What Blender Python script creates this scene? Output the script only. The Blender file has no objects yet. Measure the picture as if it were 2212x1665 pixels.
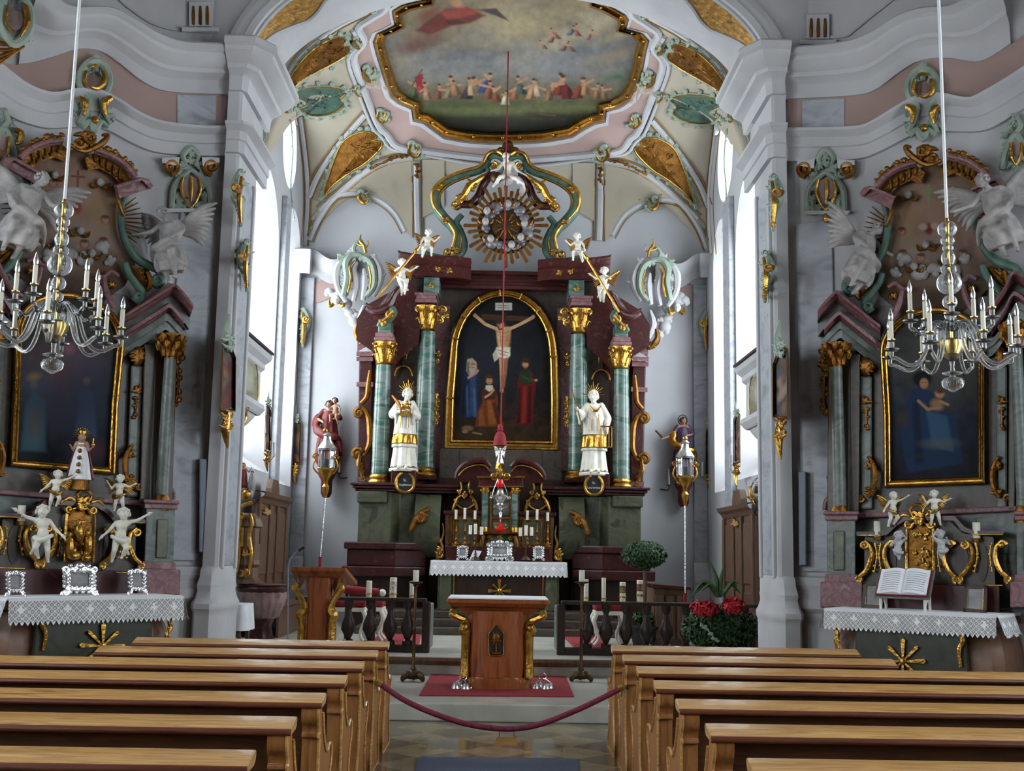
import bpy, math, random
import numpy as np
from mathutils import Vector as V, Matrix, Quaternion
random.seed(7); RNG = np.random.RandomState(5)
PI = math.pi
SC = bpy.context.scene
COL = SC.collection
# ---------------------------------------------------------------- camera
F_PX, CX, CY = 2500.0, 1106.0, 832.5
CAM = V((0, 0, 1.64))
ROT = Matrix.Rotation(math.radians(-0.49), 3, 'Z') @ Matrix.Rotation(math.radians(90 + 8.215), 3, 'X') @ Matrix.Rotation(math.radians(1.01), 3, 'Z')
cd = bpy.data.cameras.new('camera'); cam = bpy.data.objects.new('camera', cd); COL.objects.link(cam)
cd.sensor_fit = 'HORIZONTAL'; cd.sensor_width = 36; cd.lens = 36 * F_PX / 2212; cd.clip_start = .05; cd.clip_end = 200
cam.matrix_world = Matrix.Translation(CAM) @ ROT.to_4x4(); SC.camera = cam
def ray(px, py): return ROT @ V(((px - CX) / F_PX, -(py - CY) / F_PX, -1))
def D(px, py, d):                       # the point seen at a pixel, at distance d up the nave
    r = ray(px, py); return CAM + r * (d / r.y)
def XP(px, py, x):                      # ... on the plane x = const
    r = ray(px, py); return CAM + r * (x / r.x)
def ZP(px, py, z):
    r = ray(px, py); return CAM + r * ((z - CAM.z) / r.z)
class Pl:                               # a vertical wall plane: point, direction along, outward normal
    def __init__(s, p, u, n): s.p, s.u, s.n = V(p), V(u).normalized(), V(n).normalized()
    def __call__(s, px, py, off=0.):
        r = ray(px, py); q = s.p + s.n * off
        return CAM + r * ((q - CAM).dot(s.n) / r.dot(s.n))
Z = V((0, 0, 1))
def DP(d):                              # frontal plane as a mapper; positive offset comes towards the nave
    return lambda px, py, off=0.: D(px, py, d - off)
def mir(p): return V((-p[0], p[1], p[2]))
def sgn(x): return -1 if x < 0 else 1
# ---------------------------------------------------------------- mesh building
def crom(pts, n=6, closed=False):       # smooth curve through points (any dimension)
    P = [np.array(p, float) for p in pts]; m = len(P)
    if m < 3: return [tuple(P[0] + (P[-1] - P[0]) * t / n) for t in range(n + 1)]
    out = []
    for i in range(m if closed else m - 1):
        g = (lambda k: P[k % m]) if closed else (lambda k: P[min(max(k, 0), m - 1)])
        a, b, c, d = g(i - 1), g(i), g(i + 1), g(i + 2)
        for t in np.arange(n) / n:
            out.append(tuple(.5 * (2 * b + (c - a) * t + (2 * a - 5 * b + 4 * c - d) * t * t + (3 * b - a - 3 * c + d) * t ** 3)))
    if not closed: out.append(tuple(P[-1]))
    return out
class MB:
    def __init__(s): s.v, s.f, s.c = [], [], None
    def add(s, v, f):
        o = len(s.v); s.v += [tuple(p) for p in v]; s.f += [tuple(i + o for i in q) for q in f]; return s
    def box(s, c, d, R=None):           # centre, full size
        vs = []
        for k in range(8):
            p = V(((k & 1) - .5, (k >> 1 & 1) - .5, (k >> 2 & 1) - .5)); p = V((p.x * d[0], p.y * d[1], p.z * d[2]))
            vs.append((R @ p if R else p) + V(c))
        return s.add(vs, [(0, 2, 3, 1), (4, 5, 7, 6), (0, 1, 5, 4), (2, 6, 7, 3), (0, 4, 6, 2), (1, 3, 7, 5)])
    def bx(s, a, b): return s.box([(a[i] + b[i]) / 2 for i in range(3)], [abs(b[i] - a[i]) for i in range(3)])
    def quad(s, a, b, c, d): return s.add([a, b, c, d], [(0, 1, 2, 3)])
    def prism(s, poly, ex):             # planar polygon (3D) extruded
        n = len(poly); ex = V(ex); P = [V(p) for p in poly]
        return s.add(P + [p + ex for p in P], [tuple(range(n))[::-1], tuple(range(n, 2 * n))] + [(i, (i + 1) % n, n + (i + 1) % n, n + i) for i in range(n)])
    def grid(s, rows, cu=False, cv=False):
        m, n = len(rows), len(rows[0]); f = []
        for i in range(m if cu else m - 1):
            for j in range(n if cv else n - 1):
                f.append((i * n + j, i * n + (j + 1) % n, (i + 1) % m * n + (j + 1) % n, (i + 1) % m * n + j))
        return s.add([p for r in rows for p in r], f)
    def tube(s, pts, r, n=7, closed=False, cap=True, flat=None, fl=1.):
        P = [V(p) for p in pts]; m = len(P)
        if m < 2: return s
        R = list(r) if hasattr(r, '__len__') else [r] * m
        if len(R) != m: R = [float(x) for x in np.interp(np.linspace(0, 1, m), np.linspace(0, 1, len(R)), R)]
        T = []
        for i in range(m):
            t = (P[(i + 1) % m] - P[i - 1]) if closed else P[min(i + 1, m - 1)] - P[max(i - 1, 0)]
            T.append(t.normalized() if t.length > 1e-9 else (T[-1] if T else Z.copy()))
        ref = V(flat) if flat is not None else (Z if abs(T[0].z) < .9 else V((1, 0, 0)))
        a = (ref - T[0] * ref.dot(T[0])).normalized(); rows = []
        for i in range(m):
            if flat is not None: a = V(flat)
            a = a - T[i] * a.dot(T[i]); a = a.normalized() if a.length > 1e-6 else T[i].orthogonal().normalized(); b = T[i].cross(a)
            rows.append([P[i] + (a * math.cos(2 * PI * k / n) * fl + b * math.sin(2 * PI * k / n)) * R[i] for k in range(n)])
        o = len(s.v); s.grid(rows, closed, True)
        if cap and not closed:
            s.f.append(tuple(o + k for k in range(n))[::-1]); s.f.append(tuple(o + (m - 1) * n + k for k in range(n)))
        return s
    def lathe(s, prof, c, n=16, ax=None, sx=1., sy=1., fold=0, fa=0.):
        R = ax or Matrix.Identity(3); rows = []
        for (r, z) in prof:
            rows.append([V(c) + R @ V((r * sx * math.cos(2 * PI * k / n) * (1 + fa * math.sin(fold * 2 * PI * k / n)), r * sy * math.sin(2 * PI * k / n) * (1 + fa * math.sin(fold * 2 * PI * k / n)), z)) for k in range(n)])
        o = len(s.v); s.grid(rows, False, True); m = len(prof)
        s.f.append(tuple(o + k for k in range(n))[::-1]); s.f.append(tuple(o + (m - 1) * n + k for k in range(n)))
        return s
    def ell(s, c, r, n=10, m=7, R=None):
        r = r if hasattr(r, '__len__') else (r, r, r); rows = []
        for i in range(1, m):
            t = PI * i / m; rows.append([V((r[0] * math.sin(t) * math.cos(2 * PI * k / n), r[1] * math.sin(t) * math.sin(2 * PI * k / n), -r[2] * math.cos(t))) for k in range(n)])
        tr = (lambda p: (R @ p if R else p) + V(c)); o = len(s.v)
        s.grid([[tr(p) for p in q] for q in rows], False, True)
        b, t = len(s.v), len(s.v) + 1; s.v += [tuple(tr(V((0, 0, -r[2])))), tuple(tr(V((0, 0, r[2]))))]
        for k in range(n):
            s.f.append((b, o + (k + 1) % n, o + k)); l = o + (m - 2) * n; s.f.append((t, l + k, l + (k + 1) % n))
        return s
    def cap(s, a, b, ra, rb, n=10):     # tapered limb with round ends
        a, b = V(a), V(b); t = (b - a).normalized(); pts, rr = [], []
        for k in range(4): q = PI / 2 * k / 3; pts.append(a - t * ra * math.cos(q)); rr.append(max(ra * math.sin(q), 1e-4))
        for k in range(4): q = PI / 2 * k / 3; pts.append(b + t * rb * math.sin(q)); rr.append(max(rb * math.cos(q), 1e-4))
        return s.tube(pts, rr, n)
    def sweep(s, path, outs, prof, closed=False, vert=Z):  # moulding: profile (out, up) carried along a path
        rows = [[V(p) + V(o) * a + V(vert) * b for (a, b) in prof] for p, o in zip(path, outs)]
        return s.grid(rows, closed, False)
    def mesh(s, name='m'):
        me = bpy.data.meshes.new(name); me.from_pydata(s.v, [], s.f); me.validate(); return me
    def mirrored(s, x0=0.):             # adds its own mirror image
        o = len(s.v); s.f += [tuple(i + o for i in q)[::-1] for q in list(s.f)]; s.v += [(2 * x0 - p[0], p[1], p[2]) for p in list(s.v)]; return s
    def flip(s): return _map(s, mir, True)
def _map(mb, fn, rev=False):
    q = MB(); q.v = [tuple(fn(V(p))) for p in mb.v]; q.f = [f[::-1] for f in mb.f] if rev else list(mb.f); q.c = mb.c; return q
ORG = {}
def fixn(me):
    import bmesh
    bm = bmesh.new(); bm.from_mesh(me); bmesh.ops.recalc_face_normals(bm, faces=bm.faces); bm.to_mesh(me); bm.free()
def ob(name, mb, mat, parent=None, smooth=35, label=None, norm=True, bev=0):
    """links one mesh; world coordinates in, origin at the parent's (or at its own base)"""
    me = mb if isinstance(mb, bpy.types.Mesh) else mb.mesh(name)
    n = len(me.vertices); co = np.empty(n * 3, np.float32); me.vertices.foreach_get('co', co); co = co.reshape(-1, 3)
    if parent is not None: org = V(ORG[parent.name])
    else:
        lo, hi = co.min(0), co.max(0); org = V(((lo[0] + hi[0]) / 2, (lo[1] + hi[1]) / 2, lo[2]))
    co = co - np.array(org, np.float32); me.vertices.foreach_set('co', co.ravel())
    if not isinstance(mb, bpy.types.Mesh) and mb.c is not None:
        at = me.color_attributes.new('paint', 'FLOAT_COLOR', 'POINT'); at.data.foreach_set('color', np.asarray(mb.c, np.float32).ravel())
    if norm: fixn(me)
    o = bpy.data.objects.new(name, me); COL.objects.link(o); ORG[o.name] = org
    if parent is not None: o.parent = parent
    else: o.location = org
    me.materials.append(mat); me.update()
    if smooth:
        me.polygons.foreach_set('use_smooth', [True] * len(me.polygons))
        if smooth < 180:
            try: me.set_sharp_from_angle(angle=math.radians(smooth))
            except Exception: pass
    if bev:
        m = o.modifiers.new('bevel', 'BEVEL'); m.width = bev; m.segments = 2; m.limit_method = 'ANGLE'
    if label: o['label'] = label
    return o
def tag(o, label, cat, group=None, kind=None):
    o['label'] = label; o['category'] = cat
    if group: o['group'] = group
    if kind: o['kind'] = kind
    return o
def thing(name, label, cat, loc, group=None):
    o = bpy.data.objects.new(name, None); COL.objects.link(o); o.location = V(loc); o.empty_display_size = .1; ORG[o.name] = V(loc)
    return tag(o, label, cat, group)
def struct(name, mb, mat, parent=None, **k):
    o = ob(name, mb, mat, parent, **k)
    if parent is None: o['kind'] = 'structure'
    return o
def dup(root, loc, label, rz=0., group=None, scale=None):
    def cp(o, par):
        c = o.copy(); COL.objects.link(c)
        if par is not None: c.parent = par
        for ch in list(o.children): cp(ch, c)
        return c
    r = cp(root, None); r.location = V(loc); r.rotation_euler = (0, 0, rz); r['label'] = label
    if group: r['group'] = group
    if scale: r.scale = scale
    ORG[r.name] = V(loc); return r
def fuse(mb, vox, sm=3):                # one continuous skin from overlapping limbs
    me = mb.mesh('t'); fixn(me); o = bpy.data.objects.new('t', me); COL.objects.link(o)
    m = o.modifiers.new('r', 'REMESH'); m.mode = 'VOXEL'; m.voxel_size = vox
    if sm: m = o.modifiers.new('s', 'SMOOTH'); m.iterations = sm; m.factor = .5
    dg = bpy.context.evaluated_depsgraph_get(); r = bpy.data.meshes.new_from_object(o.evaluated_get(dg))
    bpy.data.objects.remove(o); bpy.data.meshes.remove(me); r.materials.clear(); return r
def xform(me, M):
    me = me.copy(); me.transform(M)
    if M.determinant() < 0: me.flip_normals()
    return me
# ---------------------------------------------------------------- materials
def C(r, g, b):
    f = lambda c: (c / 255 / 12.92) if c / 255 <= .04045 else ((c / 255 + .055) / 1.055) ** 2.4
    return (f(r), f(g), f(b), 1)
def _mat(name):
    m = bpy.data.materials.new(name); m.use_nodes = True; nt = m.node_tree; return m, nt, nt.nodes['Principled BSDF']
def nd(nt, t, **k):
    n = nt.nodes.new(t)
    for a, b in k.items():
        if a in n.inputs: n.inputs[a].default_value = b
        else: setattr(n, a, b)
    return n
def noisy(name, cols, rough=.6, metal=0., scale=4., stretch=(1, 1, 1), detail=5., dist=0., bump=0., bscale=None, lo=.3, hi=.7, world=True, spec=.5, coat=0.):
    m, nt, b = _mat(name); L = nt.links.new
    g = nd(nt, 'ShaderNodeNewGeometry') if world else nd(nt, 'ShaderNodeTexCoord')
    mp = nd(nt, 'ShaderNodeMapping'); mp.inputs['Scale'].default_value = stretch
    L(g.outputs['Position' if world else 'Object'], mp.inputs[0])
    n = nd(nt, 'ShaderNodeTexNoise', Scale=scale, Detail=detail, Distortion=dist); L(mp.outputs[0], n.inputs['Vector'])
    r = nd(nt, 'ShaderNodeValToRGB'); cr = r.color_ramp; k = len(cols)
    while len(cr.elements) < k: cr.elements.new(.5)
    for i, c in enumerate(cols): cr.elements[i].position = lo + (hi - lo) * (i / max(k - 1, 1)); cr.elements[i].color = c
    L(n.outputs[0], r.inputs[0]); L(r.outputs[0], b.inputs['Base Color'])
    b.inputs['Roughness'].default_value = rough; b.inputs['Metallic'].default_value = metal; b.inputs['Specular IOR Level'].default_value = spec; b.inputs['Coat Weight'].default_value = coat
    if bump:
        n2 = nd(nt, 'ShaderNodeTexNoise', Scale=bscale or scale * 3, Detail=4.); L(mp.outputs[0], n2.inputs['Vector'])
        bp = nd(nt, 'ShaderNodeBump', Strength=bump, Distance=.02); L(n2.outputs[0], bp.inputs['Height']); L(bp.outputs[0], b.inputs['Normal'])
    return m
def plain(name, col, rough=.5, metal=0., **k): return noisy(name, [col, tuple(c * .86 for c in col[:3]) + (1,)], rough, metal, k.pop('scale', 6.), **k)
def painted(name, rough=.55, bump=.25, coat=0., alpha=False, spec=.4):   # colour painted on the surface
    m, nt, b = _mat(name); L = nt.links.new
    a = nd(nt, 'ShaderNodeVertexColor', layer_name='paint'); L(a.outputs[0], b.inputs['Base Color']); b.inputs['Roughness'].default_value = rough
    b.inputs['Coat Weight'].default_value = coat; b.inputs['Specular IOR Level'].default_value = spec
    if alpha: L(a.outputs[1], b.inputs['Alpha'])
    g = nd(nt, 'ShaderNodeNewGeometry'); n = nd(nt, 'ShaderNodeTexNoise', Scale=60., Detail=3.); L(g.outputs['Position'], n.inputs['Vector'])
    bp = nd(nt, 'ShaderNodeBump', Strength=bump, Distance=.004); L(n.outputs[0], bp.inputs['Height']); L(bp.outputs[0], b.inputs['Normal'])
    return m
def glow(name, col, s):
    m, nt, b = _mat(name); b.inputs['Base Color'].default_value = col; b.inputs['Emission Color'].default_value = col; b.inputs['Emission Strength'].default_value = s; return m
M = {}
M['white'] = noisy('white_plaster', [C(180, 180, 183), C(198, 198, 201)], .8, scale=1.5, bump=.08, bscale=30)
M['wall'] = noisy('wall_plaster', [C(182, 184, 188), C(195, 197, 201)], .85, scale=1., bump=.05, bscale=30)
M['cream'] = noisy('cream_plaster', [C(172, 163, 145), C(183, 174, 156)], .85, scale=1.)
M['pink'] = noisy('pink_plaster', [C(166, 141, 135), C(178, 152, 146)], .85, scale=1.5)
M['marble'] = noisy('grey_marble', [C(138, 143, 152), C(164, 168, 176), C(178, 181, 188), C(150, 155, 164)], .45, scale=2.2, stretch=(1, 1, 2.2), detail=8, dist=1.2)
M['red'] = noisy('red_marble', [C(38, 14, 14), C(74, 28, 26), C(52, 20, 20), C(96, 54, 48)], .3, scale=5, detail=8, dist=2.)
M['mauve'] = noisy('mauve_marble', [C(96, 62, 68), C(142, 102, 104), C(112, 74, 80), C(160, 126, 124)], .45, scale=5, detail=8, dist=2.)
M['green'] = noisy('green_marble', [C(34, 74, 60), C(78, 112, 100), C(118, 128, 124), C(52, 94, 78), C(96, 112, 106)], .18, scale=2.2, stretch=(.6, .6, 1.8), detail=8, dist=.9, lo=.3, hi=.68)
M['olive'] = noisy('olive_marble', [C(54, 58, 44), C(92, 94, 72), C(72, 80, 62), C(108, 104, 84)], .3, scale=2.2, detail=8, dist=2.)
M['umber'] = noisy('brown_grey_marble', [C(52, 44, 38), C(82, 72, 64), C(64, 60, 54), C(90, 74, 62)], .4, scale=2.4, detail=8, dist=2.)
M['greygreen'] = noisy('grey_green_marble', [C(74, 84, 80), C(116, 126, 122), C(92, 100, 94), C(130, 134, 132)], .4, scale=2.6, stretch=(1, 1, 1.5), detail=8, dist=1.5)
M['gold'] = noisy('gilding', [C(160, 116, 46), C(210, 166, 84)], .3, 1., scale=14, bump=.35, bscale=35)
M['oldgold'] = noisy('old_gilding', [C(106, 68, 26), C(150, 104, 46)], .42, .85, scale=9, bump=.5, bscale=24)
M['brass'] = noisy('brass', [C(210, 175, 90), C(235, 205, 130)], .2, 1., scale=5)
M['bronze'] = noisy('dark_bronze', [C(70, 52, 36), C(100, 76, 52)], .4, .7, scale=8)
M['silver'] = noisy('silver', [C(205, 208, 212), C(236, 238, 240)], .22, 1., scale=10, bump=.25, bscale=30)
M['mint'] = noisy('mint_stucco', [C(132, 150, 136), C(162, 176, 162)], .6, scale=6, bump=.2, bscale=25)
M['darkmint'] = noisy('green_stucco', [C(52, 84, 72), C(86, 116, 102)], .5, scale=7, bump=.2, bscale=25)
M['brownstone'] = noisy('brown_stone', [C(86, 58, 42), C(124, 88, 64), C(100, 70, 52)], .45, scale=5, detail=7)
M['darkolive'] = noisy('dark_olive_marble', [C(34, 38, 30), C(62, 66, 52), C(46, 50, 44)], .35, scale=3, detail=8, dist=2.)
M['nosing'] = noisy('red_brown_varnish', [C(70, 32, 20), C(104, 54, 34), C(86, 42, 26)], .35, scale=3., stretch=(.6, 10, 10), detail=6, coat=.2)
M['ochre'] = plain('ochre_line_paint', C(150, 112, 56), .6)
M['ivory'] = noisy('ivory_paint', [C(214, 210, 196), C(236, 232, 220)], .4, scale=9, bump=.15, bscale=30)
M['stone'] = noisy('grey_stone_paint', [C(134, 130, 130), C(176, 172, 170)], .6, scale=9, bump=.3, bscale=22)
M['pew'] = noisy('shaded_pew_oak', [C(48, 27, 12), C(84, 50, 24), C(64, 38, 18), C(96, 60, 30)], .4, scale=3., stretch=(.7, 9, 9), detail=6, dist=.6, coat=.15)  # oak darkened so the pew backs carry their shade in the colour
M['cap'] = noisy('lit_rail_oak', [C(150, 104, 56), C(204, 158, 96), C(176, 130, 74), C(216, 172, 108)], .24, scale=3., stretch=(.6, 10, 10), detail=6, dist=.6, coat=.4)  # same oak brightened for the light falling on the rail tops
M['pewend'] = noisy('pew_end_oak', [C(120, 76, 40), C(160, 108, 60), C(140, 90, 48)], .4, scale=3., stretch=(8, 8, .8), detail=6, dist=.6)
M['walnut'] = noisy('walnut', [C(64, 44, 32), C(104, 76, 56), C(84, 60, 44)], .5, scale=3, stretch=(7, 7, .8), detail=6, dist=.6)
M['ebony'] = noisy('dark_wood', [C(34, 22, 16), C(58, 38, 28)], .4, scale=4, stretch=(5, 5, 1))
M['cherry'] = noisy('cherry_wood', [C(112, 54, 24), C(158, 86, 42), C(134, 68, 32)], .35, scale=2.2, stretch=(6, 6, .8), detail=6, dist=.8, coat=.2)
M['linen'] = noisy('white_linen', [C(226, 230, 236), C(244, 246, 250)], .8, scale=8)
M['wax'] = plain('candle_wax', C(240, 236, 218), .45)
M['redcloth'] = noisy('red_velvet', [C(104, 14, 26), C(146, 26, 40)], .8, scale=12)
M['carpet'] = noisy('red_carpet', [C(128, 30, 40), C(160, 48, 56)], .95, scale=40, bump=.4, bscale=150)
M['rope'] = noisy('wine_rope', [C(96, 18, 44), C(128, 34, 62)], .75, scale=30, bump=.3, bscale=120)
M['mat'] = noisy('blue_grey_mat', [C(70, 80, 104), C(104, 112, 134)], .95, scale=90, bump=.4, bscale=150)
M['leaf'] = noisy('leaf_green', [C(24, 58, 22), C(54, 96, 40)], .55, scale=20)
M['leafdark'] = noisy('fern_green', [C(20, 52, 18), C(50, 88, 36)], .6, scale=20)
M['poin'] = noisy('poinsettia_red', [C(170, 14, 34), C(210, 34, 50)], .5, scale=20)
M['black'] = plain('black_paint', C(22, 22, 24), .5)
M['grey'] = plain('speaker_grey', C(132, 142, 160), .6)
M['skin'] = noisy('painted_flesh', [C(150, 110, 86), C(178, 138, 112)], .5, scale=8)
M['hair'] = plain('painted_brown_hair', C(58, 38, 28), .6)
M['robe'] = noisy('painted_red_robe', [C(84, 22, 24), C(120, 36, 34)], .5, scale=8)
M['purple'] = noisy('painted_violet_robe', [C(52, 32, 62), C(80, 52, 88)], .5, scale=8)
M['redglass'] = plain('red_glass', C(220, 10, 24), .12)
M['paint'] = painted('oil_paint', .6, .15, spec=.12)
M['fresco'] = painted('fresco_paint', .85, .05)
M['lace'] = painted('lace', .8, .1, alpha=True)
def glass(name, rough=.03, col=(.95, .98, 1, 1)):
    m, nt, b = _mat(name); b.inputs['Base Color'].default_value = col; b.inputs['Roughness'].default_value = rough; b.inputs['Transmission Weight'].default_value = .94; b.inputs['IOR'].default_value = 1.45; return m
M['glass'] = glass('clear_glass')
M['sky'] = glow('daylit_window', (.88, .955, 1, 1), 11.)
# ---------------------------------------------------------------- ornament drawn on a surface mapper F(px, py, off)
def pxm(F, p, off=0.):
    a, b = F(p[0], p[1], off), F(p[0], p[1] + 1, off); return min(max((a - b).length, .001), 1.35 * (a - CAM).length / F_PX)
def stroke(mb, F, pts, r0, r1=None, off=.03, n=7, seg=6, rm=None, fl=1.):
    """raised scroll: points and radii in photo pixels; rm = radius in the middle"""
    pts = [tuple(p) + (off,) * (3 - len(p)) for p in pts]
    P = [F(*p) for p in crom(pts, seg)]; k = pxm(F, pts[0], off); r1 = r0 if r1 is None else r1
    mb.tube(P, [r0 * k, (rm if rm is not None else (r0 + r1) / 2) * k, r1 * k], n); return mb
def blob(mb, F, p, rx, ry=None, off=.03, dep=None, ang=0., n=10):
    ry = ry or rx; k = pxm(F, p, off); c = F(p[0], p[1], off)
    ux = (F(p[0] + 1, p[1], off) - c).normalized(); uz = (c - F(p[0], p[1] + 1, off)).normalized(); uy = uz.cross(ux)
    R = Matrix((ux, uy, uz)).transposed() @ Matrix.Rotation(math.radians(ang), 3, 'Y')
    mb.ell(c, (rx * k, dep or min(rx, ry) * k * .6, ry * k), n, 7, R); return mb
def curl(c, r, a0, turns=1.2, cw=1, n=14, r1=.2):   # spiral in pixels, from rim inwards
    return [(c[0] + r * (1 - (1 - r1) * t) * math.cos(math.radians(a0) + cw * 2 * PI * turns * t), c[1] + r * (1 - (1 - r1) * t) * math.sin(math.radians(a0) + cw * 2 * PI * turns * t)) for t in np.linspace(0, 1, n)]
def scrl(mb, F, c, r, a0, turns=1.2, cw=1, w=3., off=.03, eye=True):
    stroke(mb, F, curl(c, r, a0, turns, cw), w, w * .6, off, seg=2)
    if eye: blob(mb, F, c, r * .3, off=off)
def plate(mb, F, pts, off0=0., off1=.04, smooth=0, closed=True):   # flat slab with the given outline
    if smooth: pts = crom(pts, smooth, True)
    n = len(pts); a = [F(p[0], p[1], off0) for p in pts]; b = [F(p[0], p[1], off1) for p in pts]
    return mb.add(a + b, [tuple(range(n)), tuple(range(n, 2 * n))[::-1]] + [(i, (i + 1) % n, n + (i + 1) % n, n + i) for i in range(n)])
def leafy(mb, F, c, r, k=7, off=.03, w=.42, rnd=.5, seed=1, a0=0., span=360.):   # burst of leaf tongues
    g = random.Random(seed)
    for i in range(k):
        a = math.radians(a0 + span * i / k) + g.uniform(-.45, .45); l = r * g.uniform(1 - rnd, 1)
        p1 = (c[0] + l * .55 * math.cos(a), c[1] + l * .55 * math.sin(a)); b = a + g.choice((-1, 1)) * g.uniform(.5, 1.5)
        p2 = (p1[0] + l * .5 * math.cos(b), p1[1] + l * .5 * math.sin(b))
        stroke(mb, F, [c, p1, p2], r * w * .5, r * .06, off, rm=r * w * .55, n=6, seg=3)
    for i in range(3): a = g.uniform(0, 6.3); blob(mb, F, (c[0] + r * .45 * math.cos(a), c[1] + r * .45 * math.sin(a)), r * .2, off=off + .015)
    return blob(mb, F, c, r * .3, off=off)
def vine(mb, F, pts, w, off=.03, seed=1, step=1):   # garland: a stem with alternating leaves and knobs
    g = random.Random(seed); P = crom(pts, 5)
    stroke(mb, F, pts, w * .45, w * .3, off)
    for i in range(0, len(P), step):
        p = P[i]; a = g.uniform(0, 2 * PI); blob(mb, F, (p[0] + math.cos(a) * w * .6, p[1] + math.sin(a) * w * .6), w * g.uniform(.5, .85), w * g.uniform(.5, .85), off, ang=g.uniform(0, 180))
    return mb
# ---------------------------------------------------------------- painting on a pixel grid
class Canvas:
    def __init__(s, x0, y0, x1, y1, nx, ny):
        s.X, s.Y = np.meshgrid(np.linspace(x0, x1, nx), np.linspace(y0, y1, ny)); s.c = np.ones((ny, nx, 4)); s.nx, s.ny = nx, ny
    def _mix(s, m, col): col = np.array(C(*col)[:3]); s.c[..., :3] = s.c[..., :3] * (1 - m[..., None]) + col * m[..., None]; return s
    def ramp(s, stops, ax='Y'):
        A = s.Y if ax == 'Y' else s.X; ys = [a for a, _ in stops]; cs = np.array([C(*c)[:3] for _, c in stops])
        for k in range(3): s.c[..., k] = np.interp(A, ys, cs[:, k])
        return s
    def e(s, cx, cy, rx, ry, col, ang=0., soft=.25, a=1.):
        t = math.radians(ang); dx, dy = s.X - cx, s.Y - cy; u = (dx * math.cos(t) + dy * math.sin(t)) / rx; w = (-dx * math.sin(t) + dy * math.cos(t)) / ry
        return s._mix(np.clip((1 + soft - np.sqrt(u * u + w * w)) / (2 * soft), 0, 1) * a, col)
    def poly(s, pts, col, a=1., soft=1.):
        inside = np.zeros(s.X.shape, bool); dmin = np.full(s.X.shape, 1e9); n = len(pts)
        for i in range(n):
            (x0, y0), (x1, y1) = pts[i], pts[(i + 1) % n]
            if y0 != y1:
                c = ((y0 > s.Y) != (y1 > s.Y)) & (s.X < (x1 - x0) * (s.Y - y0) / (y1 - y0) + x0); inside ^= c
            dx, dy = x1 - x0, y1 - y0; L = dx * dx + dy * dy + 1e-9; t = np.clip(((s.X - x0) * dx + (s.Y - y0) * dy) / L, 0, 1)
            dmin = np.minimum(dmin, np.hypot(s.X - x0 - t * dx, s.Y - y0 - t * dy))
        sd = np.where(inside, dmin, -dmin); return s._mix(np.clip(.5 + sd / (2 * soft), 0, 1) * a, col)
    def line(s, pts, w, col, a=1.):
        d = np.full(s.X.shape, 1e9)
        for (x0, y0), (x1, y1) in zip(pts, pts[1:]):
            dx, dy = x1 - x0, y1 - y0; t = np.clip(((s.X - x0) * dx + (s.Y - y0) * dy) / (dx * dx + dy * dy + 1e-9), 0, 1); d = np.minimum(d, np.hypot(s.X - x0 - t * dx, s.Y - y0 - t * dy))
        return s._mix(np.clip(w - d + .5, 0, 1) * a, col)
    def mottle(s, amp, cell=9, seed=1):
        g = np.random.RandomState(seed)
        for q in (1, 2, 4):
            n = max(int(s.nx / (cell / q)), 3), max(int(s.ny / (cell / q)), 3); small = g.rand(n[1], n[0])
            yi, xi = np.linspace(0, n[1] - 1.001, s.ny), np.linspace(0, n[0] - 1.001, s.nx); y0, x0 = yi.astype(int), xi.astype(int); fy, fx = (yi - y0)[:, None], (xi - x0)[None]
            A = small[np.ix_(y0, x0)] * (1 - fx) + small[np.ix_(y0, x0 + 1)] * fx; B = small[np.ix_(y0 + 1, x0)] * (1 - fx) + small[np.ix_(y0 + 1, x0 + 1)] * fx
            s.c[..., :3] *= (1 + amp / q * ((A * (1 - fy) + B * fy) - .5) * 2)[..., None]
        s.c[..., :3] = np.clip(s.c[..., :3], 0, 1); return s
    def mesh(s, F, off=0., keep=None, coarse=0):
        mb = MB(); n = s.nx
        if coarse:                      # sample the surface on a coarser net and interpolate
            m = coarse; cx, cy = np.linspace(0, s.nx - 1, m), np.linspace(0, s.ny - 1, m); gx, gy = np.interp(cx, range(s.nx), s.X[0]), np.interp(cy, range(s.ny), s.Y[:, 0]); P = np.array([[F(float(x), float(y), off) for x in gx] for y in gy])
            A = np.stack([np.stack([np.interp(range(s.nx), cx, P[j, :, k]) for k in range(3)], -1) for j in range(m)]); B = np.stack([np.stack([np.interp(range(s.ny), cy, A[:, i, k]) for k in range(3)], -1) for i in range(s.nx)], 1); mb.v = [tuple(p) for p in B.reshape(-1, 3)]
        else: mb.v = [tuple(F(float(x), float(y), off)) for x, y in zip(s.X.ravel(), s.Y.ravel())]
        K = keep(s.X, s.Y) if keep else np.ones(s.X.shape, bool); used = {}
        for i in range(s.ny - 1):
            for j in range(n - 1):
                if K[i, j] and K[i + 1, j + 1] and K[i, j + 1] and K[i + 1, j]: mb.f.append((i * n + j, i * n + j + 1, (i + 1) * n + j + 1, (i + 1) * n + j))
        idx = sorted({k for f in mb.f for k in f}); re = {k: i for i, k in enumerate(idx)}
        cc = s.c.reshape(-1, 4); q = MB(); q.v = [mb.v[k] for k in idx]; q.f = [tuple(re[k] for k in f) for f in mb.f]; q.c = cc[idx]; return q
def inpoly(pts):
    def k(X, Y):
        r = np.zeros(X.shape, bool); n = len(pts)
        for i in range(n):
            (x0, y0), (x1, y1) = pts[i], pts[(i + 1) % n]
            if y0 != y1: r ^= ((y0 > Y) != (y1 > Y)) & (X < (x1 - x0) * (Y - y0) / (y1 - y0) + x0)
        return r
    return k
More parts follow.
